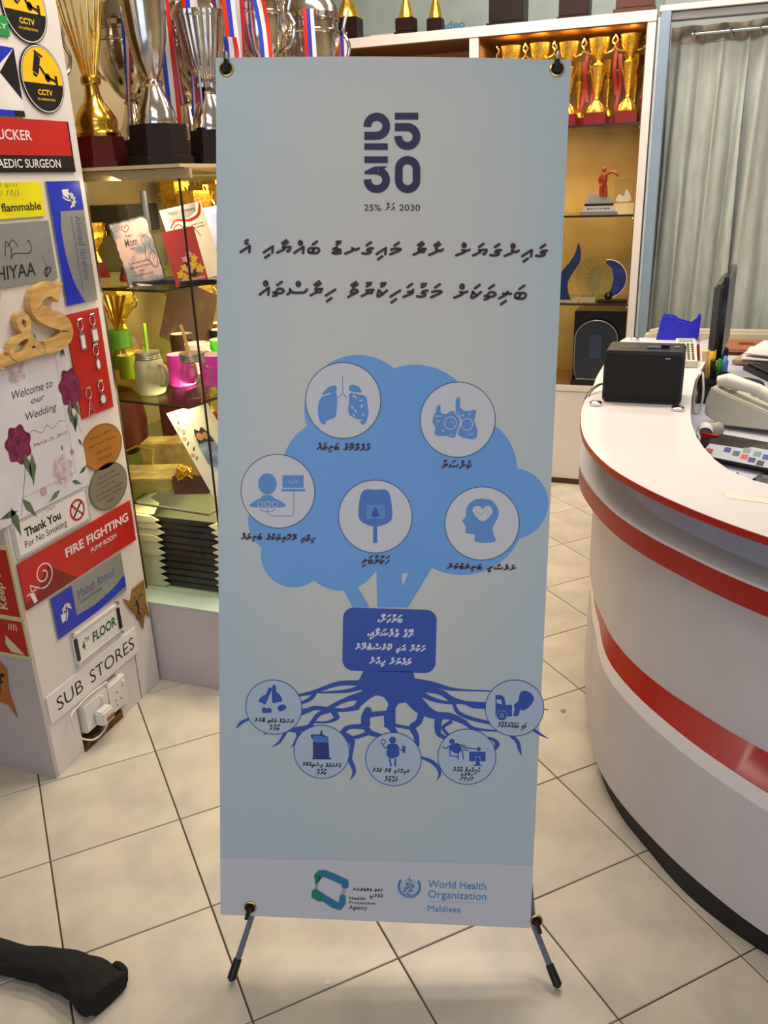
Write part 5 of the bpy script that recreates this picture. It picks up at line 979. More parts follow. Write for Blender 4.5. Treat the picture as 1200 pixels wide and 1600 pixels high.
# tall gold cups with red plinth
def gold_cup(x, y, z, s, label, base=True):
    t = thing('trophy', label, 'trophy', (x, y, z), 'gold cups on the top bookcase shelf')
    c = (x, y, z)
    MB().box((x, y, z + .022 * s), (.082 * s, .070 * s, .044 * s)).build('plinth', mat('plinth_maroon', (122, 22, 20), 0.25), t, bev=.002)
    lathe_part(t, 'foot', [(.036 * s, .044 * s), (.036 * s, .052 * s), (.030 * s, .066 * s), (.018 * s, .080 * s), (.010 * s, .088 * s)], c, GOLDF, 24, 12, .06)
    lathe_part(t, 'stem', [(.008 * s, .088 * s), (.012 * s, .094 * s), (.010 * s, .100 * s), (.022 * s, .205 * s), (.024 * s, .212 * s), (.016 * s, .220 * s)], c, GOLDF, 16)
    for s_ in (-1, 1): MB().tube(smooth_pts([(x + s_ * .012 * s, y, z + .12 * s), (x + s_ * .020 * s, y, z + .165 * s), (x + s_ * .032 * s, y, z + .208 * s)], 4), .0022 * s, 6).build('side_leaf', GOLD, t)
    lathe_part(t, 'cup', [(.006 * s, .220 * s), (.010 * s, .228 * s), (.022 * s, .245 * s), (.034 * s, .270 * s), (.037 * s, .300 * s), (.040 * s, .305 * s), (.036 * s, .304 * s), (.028 * s, .270 * s), (.004 * s, .25 * s)], c, GOLDF, 24, 10, .03)
    handles(t, c, .037 * s, .250 * s, .300 * s, .022 * s, GOLD, .0036 * s)
    return t
xs_ = [(-.362, 4.13, 1.0), (-.492, 4.13, .985), (-.618, 4.13, .97), (-.742, 4.13, .985), (-.868, 4.13, .98)]
for k, (x, y, s) in enumerate(xs_):
    nm = ['rightmost', 'second from the right', 'third from the right', 'fourth from the right', 'fifth from the right'][k]
    gold_cup(x, y, 1.6235, s * 1.11, 'front-row gold cup on maroon plinth, %s on the top bookcase shelf' % nm)
for k, (x, y, s) in enumerate([(-.345, 4.27, .90), (-.462, 4.27, .86), (-.588, 4.27, .86), (-.705, 4.27, .86), (-.83, 4.27, .86)]):
    gold_cup(x, y, 1.6235, s, 'back-row smaller gold cup, %s on the top bookcase shelf' % ['rightmost', 'second from the right', 'third from the right', 'fourth from the right', 'fifth from the right'][k])
RIB = mat('ribbon_red', (168, 22, 20), 0.45)
for k, (x, z0, z1) in enumerate(((-.305, 1.72, 1.93), (-.425, 1.74, 1.95), (-.410, 1.68, 1.90), (-.548, 1.72, 1.92), (-.560, 1.68, 1.88), (-.665, 1.70, 1.90), (-.525, 1.66, 1.84), (-.790, 1.70, 1.9))):
    q = MB(); P_ = smooth_pts([(x, z1), (x + .006 * (-1) ** k, (z0 + z1) / 2), (x - .008 * (-1) ** k, z0)], 5)
    V = [(a + o, 4.195 + .006 * math.sin(b_ * 40), b_) for a, b_ in P_ for o in (-.007, .007)]; q.add(V, [(2 * i, 2 * i + 1, 2 * i + 3, 2 * i + 2) for i in range(len(P_) - 1)]); q.build('ribbon', RIB)
    tag(SC.objects[-1], ['red ribbon hanging at the right end of the gold cups', 'red ribbon left of the rightmost gold cup, hung highest', 'longer red ribbon beside the second gold cup from the right', 'red ribbon between second and third gold cups, upper one', 'red ribbon between second and third gold cups, lower one', 'red ribbon left of the third gold cup from the right', 'shortest red ribbon low behind the second gold cup', 'red ribbon left of the fourth gold cup from the right'][k], 'ribbon', 'red ribbons on the gold cups')
# second shelf: player figure and clear block
ft = thing('figure_trophy', 'red player figure on a stepped grey award base in the bookcase', 'trophy', (-.455, 4.13, 1.255))
FM = mat('figure_red', (146, 52, 34), 0.4, rgb2=(104, 30, 22), scale=60); SLT = mat('award_grey', (118, 110, 106), 0.35); 
for z0, w_, h_, m in ((0, .165, .014, SLT), (.014, .135, .024, mat('award_plate', (176, 170, 166), 0.3)), (.038, .125, .010, BLACKWOOD)): part('base_step', (-.455, 4.13, 1.255 + z0 + h_ / 2), (w_, .07, h_), m, ft, .001)
MB().poly(Frame((-.455, 4.115, 1.303), (1, 0, 0), (0, 0, 1), (0, -1, 0)), [(-.055, 0), (.052, 0), (.055, .018), (.035, .034), (.018, .028), (.005, .045), (-.012, .036), (-.04, .044), (-.052, .03)], -.012, .004).build('backdrop', mat('award_silver', (168, 160, 154), 0.3, 0.5), ft)
q = MB(); fx, fy, fz = -.440, 4.108, 1.335
q.tube(smooth_pts([(fx - .006, fy, fz), (fx - .010, fy, fz + .03), (fx + .000, fy, fz + .055), (fx - .002, fy, fz + .085)], 4), [.009] * 5 + [.012] * 4 + [.015] * 4, 10)
q.tube(smooth_pts([(fx + .010, fy, fz - .004), (fx + .008, fy, fz + .03), (fx + .000, fy, fz + .055)], 4), .009, 8); q.build('body', FM, ft)
lathe_part(ft, 'head', [(.002, 0), (.009, .004), (.0105, .012), (.008, .020), (.001, .024)], (fx - .002, fy, fz + .096), FM, 12)
MB().tube(smooth_pts([(fx + .006, fy, fz + .086), (fx + .03, fy, fz + .098), (fx + .052, fy, fz + .090), (fx + .060, fy, fz + .078)], 4), .006, 8).build('arm', FM, ft); MB().tube(smooth_pts([(fx - .010, fy, fz + .088), (fx - .020, fy, fz + .070), (fx - .014, fy, fz + .052)], 4), .006, 8).build('arm', FM, ft)
q = MB(); text(q, Frame((-.455, 4.0945, 1.275), (1, 0, 0), (0, 0, 1), (0, -1, 0)), 'MAN OF THE SERIES', -.05, .003, .05, .011, .0005); q.build('lettering', PRINT_K, ft, smooth=0)
ACR = glass('acrylic', (.90, .93, .90), .12)
ab = thing('block_award', 'clear etched block on a pale wooden base on the second shelf', 'award', (-.345, 4.13, 1.255)); part('base', (-.345, 4.13, 1.2775), (.105, .06, .045), mat('pale_wood', (206, 180, 128), 0.5), ab, .001); part('block', (-.352, 4.13, 1.350), (.080, .03, .10), ACR, ab, .002)
q = MB(); F = Frame((-.352, 4.1145, 1.33), (1, 0, 0), (0, 0, 1), (0, -1, 0)); q.poly(F, smooth_pts([(-.03, -.02), (-.02, .01), (0, .0), (.01, .03), (.03, .0), (.028, -.02)], 3, True), .001); q.build('etching', mat('etch', (190, 182, 160), 0.7), ab, smooth=0)
# third shelf awards
bw = thing('flame_award', 'dark blue flame-shaped award at the banner edge', 'award', (-.575, 4.12, .8715)); FA = Frame((-.608, 4.11, .8715), (1, 0, 0), (0, 0, 1), (0, -1, 0)); DB = mat('award_navy', (28, 42, 82), 0.2)
MB().poly(FA, smooth_pts([(-.03, .0), (.045, .0), (.035, .04), (.030, .09), (.055, .14), (.080, .18), (.082, .225), (.070, .265), (.060, .225), (.035, .18), (-.005, .13), (-.03, .06)], 3, True), -.008, .008).build('flame', DB, bw, smooth=0); part('base', (-.575, 4.12, .877), (.10, .06, .011), mat('acrylic_base', (150, 140, 116), 0.3), bw)
oa = thing('oval_award', 'clear oval acrylic award with faint engraving on the third shelf', 'award', (-.505, 4.14, .8715)); F = Frame((-.492, 4.15, .8715), (1, 0, 0), (0, 0, 1), (0, -1, 0))
MB().poly(F, [(-.03, .012), (.03, .012)] + circ(.0, .11, .058, 26, .085, -60, 240), -.004, .004).build('plate', ACR, oa, smooth=0); part('base', (-.50, 4.14, .880), (.10, .06, .017), mat('acrylic_base', (150, 140, 116), 0.3), oa)
q = MB(); q.disc(F, 0, .15, .006, .0045, n=8); text(q, F, 'FINAL MATCH', -.03, .12, .03, .128, .0045); text(q, F, 'WINNERS', -.02, .10, .02, .108, .0045); q.build('etching', mat('etch_brown', (120, 92, 52), 0.7), oa, smooth=0)
ca = thing('crescent_award', 'round clear award with blue crescent and small ball on the third shelf', 'award', (-.385, 4.12, .8715)); F = Frame((-.400, 4.12, .8715), (1, 0, 0), (0, 0, 1), (0, -1, 0))
cr_ = circ(.0, .105, .085, 24, .085, -75, 95) + circ(-.045, .105, .085, 18, .088, 60, -50)
MB().poly(F, circ(.0, .105, .085, 24, .085, -75, 95)[0:24] + [(-.012, .175), (.018, .150), (.028, .105), (.018, .06), (.0, .035)], -.005, .004).build('blue_crescent', mat('award_blue', (36, 52, 110), 0.25, rgb2=(24, 34, 80), scale=40), ca, smooth=0)
q = MB(); q.tube([F(.085 * math.cos(a), .105 + .085 * math.sin(a), .006) for a in [-1.35 + i * .16 for i in range(20)]], .0022, 6); q.build('rim', mat('rim_pale', (200, 196, 186), 0.2), ca); MB().poly(F, circ(-.03, .095, .065, 30, .075), -.003, .001).build('clear_disc', ACR, ca, smooth=0)
lathe_part(ca, 'ball', [(.001, 0), (.013, .005), (.019, .018), (.013, .031), (.001, .036)], (-.392, 4.105, .884), BLACKG, 16); part('base', (-.375, 4.12, .877), (.13, .07, .011), BLACKWOOD, ca)
# bottom bay: dark panel and arched glass award
MB().box((-.42, 4.24, .665), (.235, .30, .34)).build('black_case', BLACKG, bev=.003); tag(SC.objects[-1], 'black glossy case filling the lowest bay of the bookcase', 'case')
aa = thing('arch_award', 'arched dark glass award on black base in the lowest bay', 'award', (-.43, 4.065, .4915)); F = Frame((-.43, 4.066, .4915), (1, 0, 0), (0, 0, 1), (0, -1, 0))
arch = [(-.085, .03), (.085, .03), (.097, .09)] + circ(0, .215, .097, 22, .090, 0, 180) + [(-.097, .09)]
MB().poly(F, arch, -.010, .004).build('glass_arch', mat('dark_glass', (38, 42, 52), 0.08), aa, smooth=0); MB().tube([F(a, b_, .004) for a, b_ in arch], .0030, 6, closed=True).build('bevel_rim', mat('rim_dark', (120, 112, 104), 0.15), aa)
part('base', (-.425, 4.066, .5065), (.225, .035, .030), BLACKG, aa, .002)
q = MB(); q.poly(F, [(-.03, .13), (.025, .13), (.025, .24), (-.03, .24)], .0045); q.build('plaque', mat('plaque_slate', (48, 58, 84), 0.2), aa, smooth=0)
# awards on top of the bookcase
def top_trophy(x, y, w_, h_, m, fig, label, two=False):
    t = thing('trophy', label, 'trophy', (x, y, 2.031), 'trophies on top of the bookcase')
    MB().box((x, y, 2.031 + .008), (w_ * 1.12, w_ * .9, .016)).build('plinth_foot', m, t, bev=.002)
    MB().box((x, y, 2.047 + h_ / 2), (w_, w_ * .78, h_)).build('plinth', m, t, bev=.004)
    if fig:
        lathe_part(t, 'gold_foot', [(fig, 0), (fig * 1.0, .01), (fig * .85, .03), (fig * .62, .055), (fig * .35, .08), (fig * .3, .10), (fig * .75, .15), (fig, .2), (fig * .9, .2)], (x, y, 2.047 + h_), GOLDF, 20, 8, .10)
    return t
top_trophy(-1.640, 4.17, .115, .085, DARKWOOD, .048, 'trophy with gold lattice foot, leftmost on top of the bookcase')
top_trophy(-1.345, 4.13, .085, .055, DARKWOOD, .030, 'small gold-footed trophy on dark plinth above the bookcase divider')
top_trophy(-1.250, 4.27, .070, .065, DARKWOOD, .028, 'small gold trophy standing behind another on top of the bookcase')
top_trophy(-.888, 4.16, .150, .095, BLACKWOOD, .075, 'trophy on a wide black plinth with gold foot above the right bay')
top_trophy(-.603, 4.16, .125, .13, DARKWOOD, 0, 'plain black trophy plinth without gold, above the right bay')
top_trophy(-.352, 4.12, .150, .13, mat('plinth_brown', (88, 44, 34), 0.25), 0, 'large reddish brown trophy plinth at the right end of the bookcase top')
# blue lettering on the back wall
q = MB(); text(q, Frame((0, 4.6495, 0), (1, 0, 0), (0, 0, 1), (0, -1, 0)), 'adeo', -1.33, 2.12, -1.21, 2.155, .0008, bold=.02); q.build('wall_lettering', mat('ink_sky_blue', (80, 170, 225), 0.5), smooth=0); tag(SC.objects[-1], 'small light blue lettering on the back wall between trophies', 'lettering')
MB().box((-1.50, 4.34, 2.052), (.16, .10, .042)).build('white_box', WHITE, bev=.002); tag(SC.objects[-1], 'flat white box on top of the bookcase behind the first trophy', 'box')

# ---------------------------------------------------------------- curtained opening
ALU = mat('frame_blue_grey', (138, 156, 172), 0.35, 0.2, rgb2=(128, 146, 162), scale=4); ALG = mat('frame_grey', (128, 126, 124), 0.4, 0.3)
fo = struct(MB().box((-.224, 4.05, 1.01), (.038, .07, 2.02)).build('door_1', ALU, bev=.002))
struct(MB().box((.62, 4.055, 2.000), (1.65, .05, .030)).build('trim_1', ALG, bev=.002)); struct(MB().box((.62, 4.05, 2.028), (1.74, .07, .022)).build('trim_2', BCW, bev=.002))
struct(MB().box((-.249, 4.05, 1.0), (.010, .05, 2.0)).build('trim_3', mat('trim_pale', (176, 186, 192), 0.4)))
struct(MB().box((.62, 4.46, 1.34), (1.75, .06, 2.7)).build('wall_recess', mat('wall_grey', (186, 192, 190), 0.6)))
CURT = mat('curtain_cloth', (176, 182, 176), 0.75, rgb2=(164, 166, 156), scale=40, stretch=(1, 1, .2), bump=0.15)
def curtain(x0, x1, y, z0, z1, folds, amp, ph, label, name='curtain'):
    nu, nv = 90, 24; V = []; F_ = []
    for j in range(nv + 1):
        t = j / nv; z = z1 + (z0 - z1) * t
        for i in range(nu + 1):
            s = i / nu; a = amp * (.45 + .55 * min(1, t * 3)); xx = x0 + (x1 - x0) * s
            V.append((xx + .006 * math.sin(s * 23 + 4 * t), y + a * math.sin(2 * PI * folds * (s + .03 * math.sin(3 * t + 5 * s)) + ph) + .3 * a * math.sin(2 * PI * folds * 2.3 * s + 1.3 * t), z))
    for j in range(nv):
        for i in range(nu): a = j * (nu + 1) + i; F_.append((a, a + 1, a + nu + 2, a + nu + 1))
    t_ = thing(name, label, 'curtain', ((x0 + x1) / 2, y, z0)); MB().add(V, F_).build('cloth', CURT, t_, smooth=60)
    V = []; F_ = []
    q = MB()
    for i in range(nu + 1):
        s = i / nu; a = amp * .5; xx = x0 + (x1 - x0) * s
        for z in (z1 + .03, z1 - .035): V.append((xx + .006 * math.sin(s * 23), y - .0025 + a * math.sin(2 * PI * folds * (s + .03 * math.sin(5 * s)) + ph) + .3 * a * math.sin(2 * PI * folds * 2.3 * s), z))
    q.add(V, [(2 * i, 2 * i + 2, 2 * i + 3, 2 * i + 1) for i in range(nu)]); q.build('heading_band', mat('curtain_band', (164, 154, 134), 0.7), t_, smooth=60)
    return t_
cu = curtain(-.205, .105, 4.15, .62, 1.945, 2.6, .026, .6, 'greyish beige curtain with soft folds, left panel by the blue-grey frame')
cu2 = curtain(.098, .75, 4.15, .62, 1.950, 4.5, .026, 1.4, 'greyish beige curtain panel at the right edge behind the monitor')
rd = MB().tube([(-.125, 4.105, 1.940), (.80, 4.105, 1.948)], .0075, 12).build('curtain_rod', CHROME); tag(rd, 'straight chrome curtain rod below the grey door rail', 'curtain rod')
for k, x in enumerate((-.108, .030, .138)):
    q = MB().tube([(x + .006 * math.cos(a), 4.105 + .018 * math.cos(a) , 1.937 + .019 * math.sin(a)) for a in [i * PI / 9 for i in range(18)]], .0032, 8, closed=True); o = q.build('curtain_ring', CHROME); tag(o, ['chrome curtain eyelet ring, leftmost on the rod', 'chrome curtain eyelet ring, middle one on the rod', 'chrome curtain eyelet ring, nearest the right photo edge'][k], 'ring', 'chrome curtain rings')
# cream seat back and brown cabinet beyond the desk
CREAM = mat('cream_vinyl', (206, 196, 172), 0.5)
ch = thing('office_bench', 'cream padded bench back below the curtain', 'bench', (.25, 3.93, 0)); MB().poly(Frame((-.215, 3.90, .30), (1, 0, 0), (0, 0, 1), (0, -1, 0)), [(0, 0), (1.1, 0), (1.1, .49), (.06, .488), (.015, .475), (0, .44)], -.07, 0).build('bench_back', CREAM, ch, bev=.012)
for x in (-.15, .8): MB().tube([(x, 3.935, 0), (x, 3.935, .32)], .015, 10).build('leg', CHROME, ch)
bk = thing('side_cabinet', 'low brown wooden cabinet behind the papers at the right edge', 'cabinet', (.56, 3.72, 0)); CB_ = mat('cabinet_brown', (168, 106, 76), 0.45, rgb2=(148, 90, 62), scale=5, stretch=(1, 1, 5)); MB().box((.56, 3.74, .375), (.88, .20, .75)).build('cabinet_body', CB_, bk, bev=.003); MB().box((.56, 3.74, .757), (.90, .22, .014)).build('cabinet_top', CB_, bk, bev=.002); MB().box((.20, 3.745, .769), (.06, .03, .010)).build('top_handle', CB_, bk, bev=.003)

# ---------------------------------------------------------------- glass showcase along the left wall
CX0, CX1, CY0, CY1 = -2.05, -1.213, 1.909, 3.86
MINT = mat('mint_board', (196, 214, 202), 0.3, rgb2=(188, 207, 194), scale=4); SBOX = mat('showcase_white', (196, 186, 190), 0.45, rgb2=(186, 175, 178), scale=3)
sh = thing('glass_showcase', 'glass display showcase with three shelves standing on a white box base', 'showcase', (-1.6, 2.9, 0))
MB().box(((CX0 + CX1) / 2, (CY0 + CY1) / 2, .134), (CX1 - CX0, CY1 - CY0, .268)).build('base_box', SBOX, sh, bev=.001)
MB().box(((CX0 + CX1) / 2, (CY0 + CY1) / 2, .271), (CX1 - CX0 + .002, CY1 - CY0 + .002, .005)).build('base_top', MINT, sh)
MB().box((CX1 + .001, (CY0 + CY1) / 2 + .01, .15), (.002, CY1 - CY0 - .02, .23)).build('base_side_edge', MINT, sh)
GOLDB = mat('showcase_back', (176, 152, 100), 0.35, rgb2=(150, 126, 76), scale=5, detail=5)
MB().box((CX0 + .006, (CY0 + CY1) / 2, .88), (.010, CY1 - CY0 - .06, 1.19)).build('back_panel', GOLDB, sh); MB().box(((CX0 + CX1) / 2, CY1 - .006, .88), (CX1 - CX0 - .02, .010, 1.19)).build('end_panel', GOLDB, sh)
CG = glass('case_glass', (.97, .985, .95), .07)
GY, GX = 1.976, -1.249
MB().box(((CX0 + GX) / 2, GY, .88), (GX - CX0, .004, 1.20)).build('front_pane', CG, sh); MB().box((GX, (GY + CY1) / 2, .88), (.004, CY1 - GY, 1.20)).build('side_pane', glass('side_glass', (.97, .985, .95), .016), sh)
MB().box((GX + .001, GY - .001, .88), (.0045, .0045, 1.20)).build('glass_seam', mat('seam_dark', (38, 26, 18), 0.3), sh)
MB().box((-1.535, GY - .004, .88), (.008, .010, 1.20)).build('edge_strip', mat('edge_brown', (52, 36, 24), 0.4), sh)
q = MB().box(((CX0 + CX1) / 2, (CY0 + CY1) / 2 + .01, 1.4865), (CX1 - CX0, CY1 - CY0 - .02, .008)); q.build('top_board', mat('top_cream', (206, 186, 140), 0.3), sh)
MB().box(((CX0 + CX1) / 2, GY - .012, 1.4865), (GX - CX0 + .01, .008, .012)).build('top_front_edge', mat('top_edge_dark', (60, 44, 34), 0.3), sh)
MB().box(((CX0 + CX1) / 2, GY, 1.469), (CX1 - CX0, .012, .022)).build('top_rail', mat('rail_cream', (190, 168, 118), 0.3), sh)
for nm, cx_, cy_, z, ex in (('upper', -1.344, 1.992, 1.180, .03), ('middle', -1.308, 1.989, .8635, .035), ('lower', -1.281, 1.984, .5475, .03)):
    P_ = [(CX0 + .012, cy_ + .03), (-1.56, cy_ + .03), (cx_, cy_), (cx_ + ex, cy_ + .20), (GX - .006, cy_ + .9), (GX - .006, CY1 - .02), (CX0 + .012, CY1 - .02)]
    MB().poly(FR, P_, z - .004, z + .004).build('glass_shelf', glass('shelf_glass_green', (.84, .90, .76), .02), sh, smooth=0)
    q = MB(); q.tube([(x, y - .0005, z) for x, y in P_[:5]], .0042, 6); q.build('shelf_edge', GEDGE, sh)
Z1, Z2, Z3 = 1.1848, .8682, .5520
# plaques leaning on the top shelf
def lean(name, label, cat, p, w_, h_, th, m, az=0.0, tilt=14, group=None, rl=0.0):
    t = thing(name, label, cat, p, group); a = math.radians(az); tl = math.radians(tilt); ax = Vector((math.cos(a), math.sin(a), 0)); bk_ = Vector((-math.sin(a), math.cos(a), 0)); ay = (Vector((0, 0, 1)) * math.cos(tl) + bk_ * math.sin(tl))
    r_ = math.radians(rl); ax, ay = ax * math.cos(r_) + ay * math.sin(r_), ay * math.cos(r_) - ax * math.sin(r_)
    F = Frame(Vector(p) - ax * w_ / 2 + Vector((0, 0, .006)), ax, ay); return t, F
t, F = lean('slate_plaque', 'pink and grey rough-edged slate plaque with handwritten mom message', 'plaque', (-1.445, 2.085, Z1), .125, .190, .01, None, az=34, tilt=17, rl=11)
rough = [(x + random.uniform(-.0018, .0018), y + random.uniform(-.0018, .0018)) for x, y in [(i * .0088, 0) for i in range(13)] + [(.106, j * .009) for j in range(1, 20)] + [(.106 - i * .0088, .180) for i in range(1, 13)] + [(0, .180 - j * .009) for j in range(1, 20)]]
MB().poly(F, rough, -.010, 0).build('slate', mat('slate_edge', (66, 58, 58), 0.6), t, smooth=0)
MB().poly(F, [(.004 + x * .925, .004 + y * .955) for x, y in rough], .0004).build('printed_picture', mat('slate_print', (206, 172, 170), 0.35, rgb2=(126, 128, 140), scale=14, lo=.42, hi=.5), t, smooth=0)
q = MB(); text(q, F, 'Mom', .026, .108, .060, .130, .0008, shear=.2, bold=.01); text(q, F, 'hey', .034, .132, .052, .142, .0008, shear=.2); text(q, F, 'my', .036, .094, .050, .104, .0008, shear=.2)
for k in range(4): text(q, F, ['To the best mother', 'with love and thanks', 'always', 'Happy Mothers Day'][k], .018 if k != 2 else .04, .060 - k * .012, .075 if k != 2 else .055, .066 - k * .012, .0008)
q.build('lettering', mat('ink_brown_dark', (70, 44, 40), 0.5), t, smooth=0)
q = MB(); q.stroke(F, smooth_pts([(.040, .148), (.030, .158), (.034, .166), (.040, .160), (.046, .167), (.050, .158), (.040, .148)], 3), .0022, .0008); q.build('heart', mat('ink_heart', (186, 50, 70), 0.5), t, smooth=0)
q = MB(); q.stroke(F, smooth_pts([(.082, .05), (.070, .07), (.076, .095), (.072, .118), (.084, .130), (.094, .115), (.088, .095), (.098, .070), (.094, .040), (.080, .045), (.078, .07), (.090, .08)], 4), .0016, .0008); q.build('line_drawing', mat('ink_brown_dark', (70, 44, 40), 0.5), t, smooth=0)
MB().box((-1.445, 2.097, Z1 + .006), (.12, .05, .012), rz=.6).build('stand', BLACKG, t, bev=.003)
t, F = lean('greeting_card', 'tall white greeting card with red swoosh behind the red card', 'card', (-1.335, 2.20, Z1), .140, .225, .003, None, az=34, tilt=20, rl=11)
MB().poly(F, [(0, 0), (.120, 0), (.120, .215), (0, .215)], -.003, 0).build('card', mat('card_cream', (238, 230, 214), 0.4), t, smooth=0)
q = MB(); q.poly(F, [(.0, .215), (.105, .215), (.098, .190), (.075, .178), (.04, .180), (.016, .172)], .0004); q.build('grey_field', mat('card_grey', (150, 146, 150), 0.5), t, smooth=0)
q = MB(); q.stroke(F, smooth_pts([(.016, .160, .004), (.035, .178, .005), (.070, .170, .008), (.100, .178, .008), (.112, .200, .006), (.114, .215, .002)], 4), 0, .0008); q.stroke(F, smooth_pts([(.018, .10), (.020, .15), (.040, .165), (.055, .14), (.05, .11)], 4), .003, .0008); q.stroke(F, smooth_pts([(.055, .10), (.058, .14), (.075, .150), (.09, .12)], 4), .002, .0008); q.build('red_swoosh', mat('ink_crimson', (168, 40, 50), 0.4), t, smooth=0)
q = MB(); text(q, F, 'Happy', .020, .192, .050, .206, .0008, shear=.2); text(q, F, 'Anniversary', .056, .192, .098, .204, .0008, shear=.2); text(q, F, 'to a wonderful couple', .058, .152, .110, .158, .0008); text(q, F, 'for ever and always', .066, .143, .110, .149, .0008); q.build('lettering', mat('ink_brown_dark', (70, 44, 40), 0.5), t, smooth=0)
t, F = lean('red_card', 'red greeting card with a painted bunch of yellow and pink flowers', 'card', (-1.300, 2.075, Z1), .098, .155, .004, None, az=34, tilt=18, rl=9)
MB().poly(F, [(0, 0), (.088, 0), (.088, .150), (0, .150)], -.006, 0).build('card', mat('card_red', (192, 44, 44), 0.35), t, smooth=0)
for nm, c_, pts in (('yellow_flowers', (236, 186, 40), ((.020, .030, .010), (.034, .046, .009), (.060, .050, .010), (.074, .036, .011), (.066, .066, .009), (.030, .022, .008))), ('pink_flowers', (230, 160, 180), ((.048, .040, .010), (.056, .078, .008), (.042, .068, .008))), ('dark_leaves', (40, 30, 34), ((.046, .056, .012), (.054, .026, .010)))):
    q = MB()
    for x, y, r in pts: q.poly(F, [(x + r * (1 + .25 * math.cos(5 * a)) * math.cos(a), y + r * (1 + .25 * math.cos(5 * a)) * math.sin(a)) for a in [i * PI / 15 for i in range(30)]], .0004 + (.0003 if nm != 'dark_leaves' else 0))
    q.build(nm, mat('ink_' + nm, c_, 0.4), t, smooth=0)
q = MB(); text(q, F, 'Happy', .016, .006, .040, .018, .001, shear=.2); text(q, F, 'Anniversary', .042, .006, .082, .018, .001, shear=.2); q.build('lettering', PRINT_W, t, smooth=0)
MB().box((-1.302, 2.095, Z1 + .007), (.10, .05, .014), rz=.6).build('stand', BLACKG, t, bev=.003)
t, F = lean('blue_card', 'pale blue and white card with dark edge, behind the greeting card', 'card', (-1.375, 2.42, Z1), .16, .23, .004, None, az=34, tilt=18, rl=9)
MB().poly(F, [(0, 0), (.13, 0), (.13, .20), (0, .20)], -.010, 0).build('card', mat('card_blue_white', (196, 198, 224), 0.4, rgb2=(120, 126, 190), scale=8), t, smooth=0)
MB().poly(F, [(-.004, 0), (.003, 0), (.003, .20), (-.004, .20)], -.010, .001).build('dark_edge', BLACKWOOD, t, smooth=0)
# grey box at the back, gold trophies, clip
part('black_box', (-1.78, 2.55, Z1 + .14), (.30, .25, .10), mat('box_graphite', (52, 48, 42), 0.25), None) if False else None
o = MB().box((-1.88, 2.50, Z1 + .163), (.30, .18, .085)).build('graphite_box', mat('box_graphite', (58, 54, 46), 0.25), bev=.004); tag(o, 'dark graphite box high at the back left of the top shelf', 'box')
o = MB().box((-1.88, 2.50, Z1 + .0575), (.32, .20, .113)).build('silver_case', mat('case_silver', (150, 140, 112), 0.3, 0.5), bev=.006); tag(o, 'silvery beige case under the graphite box on the top shelf', 'case')
def small_gold(x, y, z, s, label, red=True):
    t = thing('trophy', label, 'trophy', (x, y, z), 'small gold awards inside the showcase')
    MB().lathe([(.042 * s, 0), (.026 * s, .045 * s)], (x, y, z), 4).build('plinth', mat('plinth_maroon', (122, 22, 20), 0.25) if red else BLACKWOOD, t, smooth=0)
    lathe_part(t, 'gold_stem', [(.018 * s, .045 * s), (.012 * s, .06 * s), (.006 * s, .075 * s), (.010 * s, .085 * s)], (x, y, z), GOLDF, 14)
    lathe_part(t, 'gold_cup', [(.008 * s, .085 * s), (.026 * s, .105 * s), (.034 * s, .135 * s), (.032 * s, .160 * s), (.022 * s, .155 * s), (.004 * s, .12 * s)], (x, y, z), GOLDF, 18, 6, .15)
    handles(t, (x, y, z), .034 * s, .11 * s, .15 * s, .014 * s, GOLD, .002 * s)
for k, (x, y, s) in enumerate(((-1.580, 2.18, 1.0), (-1.665, 2.64, 1.45), (-1.545, 2.52, 1.5), (-1.76, 2.27, 1.0), (-1.70, 2.84, 1.6), (-1.80, 3.10, 1.7), (-1.56, 2.74, 1.6))):
    small_gold(x, y, Z1, s, ['small gold cup with red plinth left of the slate plaque', 'gold cup behind the slate plaque', 'gold cup behind the greeting card', 'tiny gold cup at the far left of the top shelf', 'gold cup seen through the side glass', 'gold cup far back behind the cards', 'gold cup far back on the left of the top shelf'][k])
for k, (x, y, z_, s) in enumerate(((-1.80, 2.90, Z2, 1.5), (-1.93, 2.95, Z2, 1.5), (-1.70, 3.0, Z2, 1.5), (-1.96, 2.62, Z2, 1.5), (-1.76, 2.80, Z3, 1.5), (-1.92, 2.86, Z3, 1.5), (-1.62, 2.85, Z3, 1.4), (-1.95, 3.05, Z1, 1.7), (-1.70, 3.35, Z1, 1.7))):
    small_gold(x, y, z_, s, 'gold cup far back on the %s shelf, %s' % ({Z1: 'top', Z2: 'middle', Z3: 'lower'}[z_], ['second from the side glass', 'third from the side glass', 'nearest the side glass', 'nearest the wall', 'middle of three', 'nearest the wall of three', 'nearest the side glass', 'near the wall', 'farthest from the front'][k]))
o = MB().tube([(-1.555, 2.26, Z1 + .245), (-1.552, 2.255, Z1 + .18), (-1.545, 2.25, Z1 + .13)], [.009, .010, .008], 8).build('grey_clip', mat('clip_grey', (84, 86, 96), 0.4)); 
t_ = thing('grey_stand', 'slim grey clip stand behind the slate plaque', 'stand', (-1.545, 2.25, Z1)); o.parent = t_; o.location = Vector(o.location) - Vector(t_.location); o.name = 'clip'
MB().tube([(-1.545, 2.25, Z1 + .004), (-1.545, 2.25, Z1 + .14)], .006, 8).build('post', mat('clip_grey', (84, 86, 96), 0.4), t_); MB().lathe([(.03, 0), (.03, .005), (.006, .009)], (-1.545, 2.25, Z1), 16).build('foot', mat('clip_grey', (84, 86, 96), 0.4), t_)
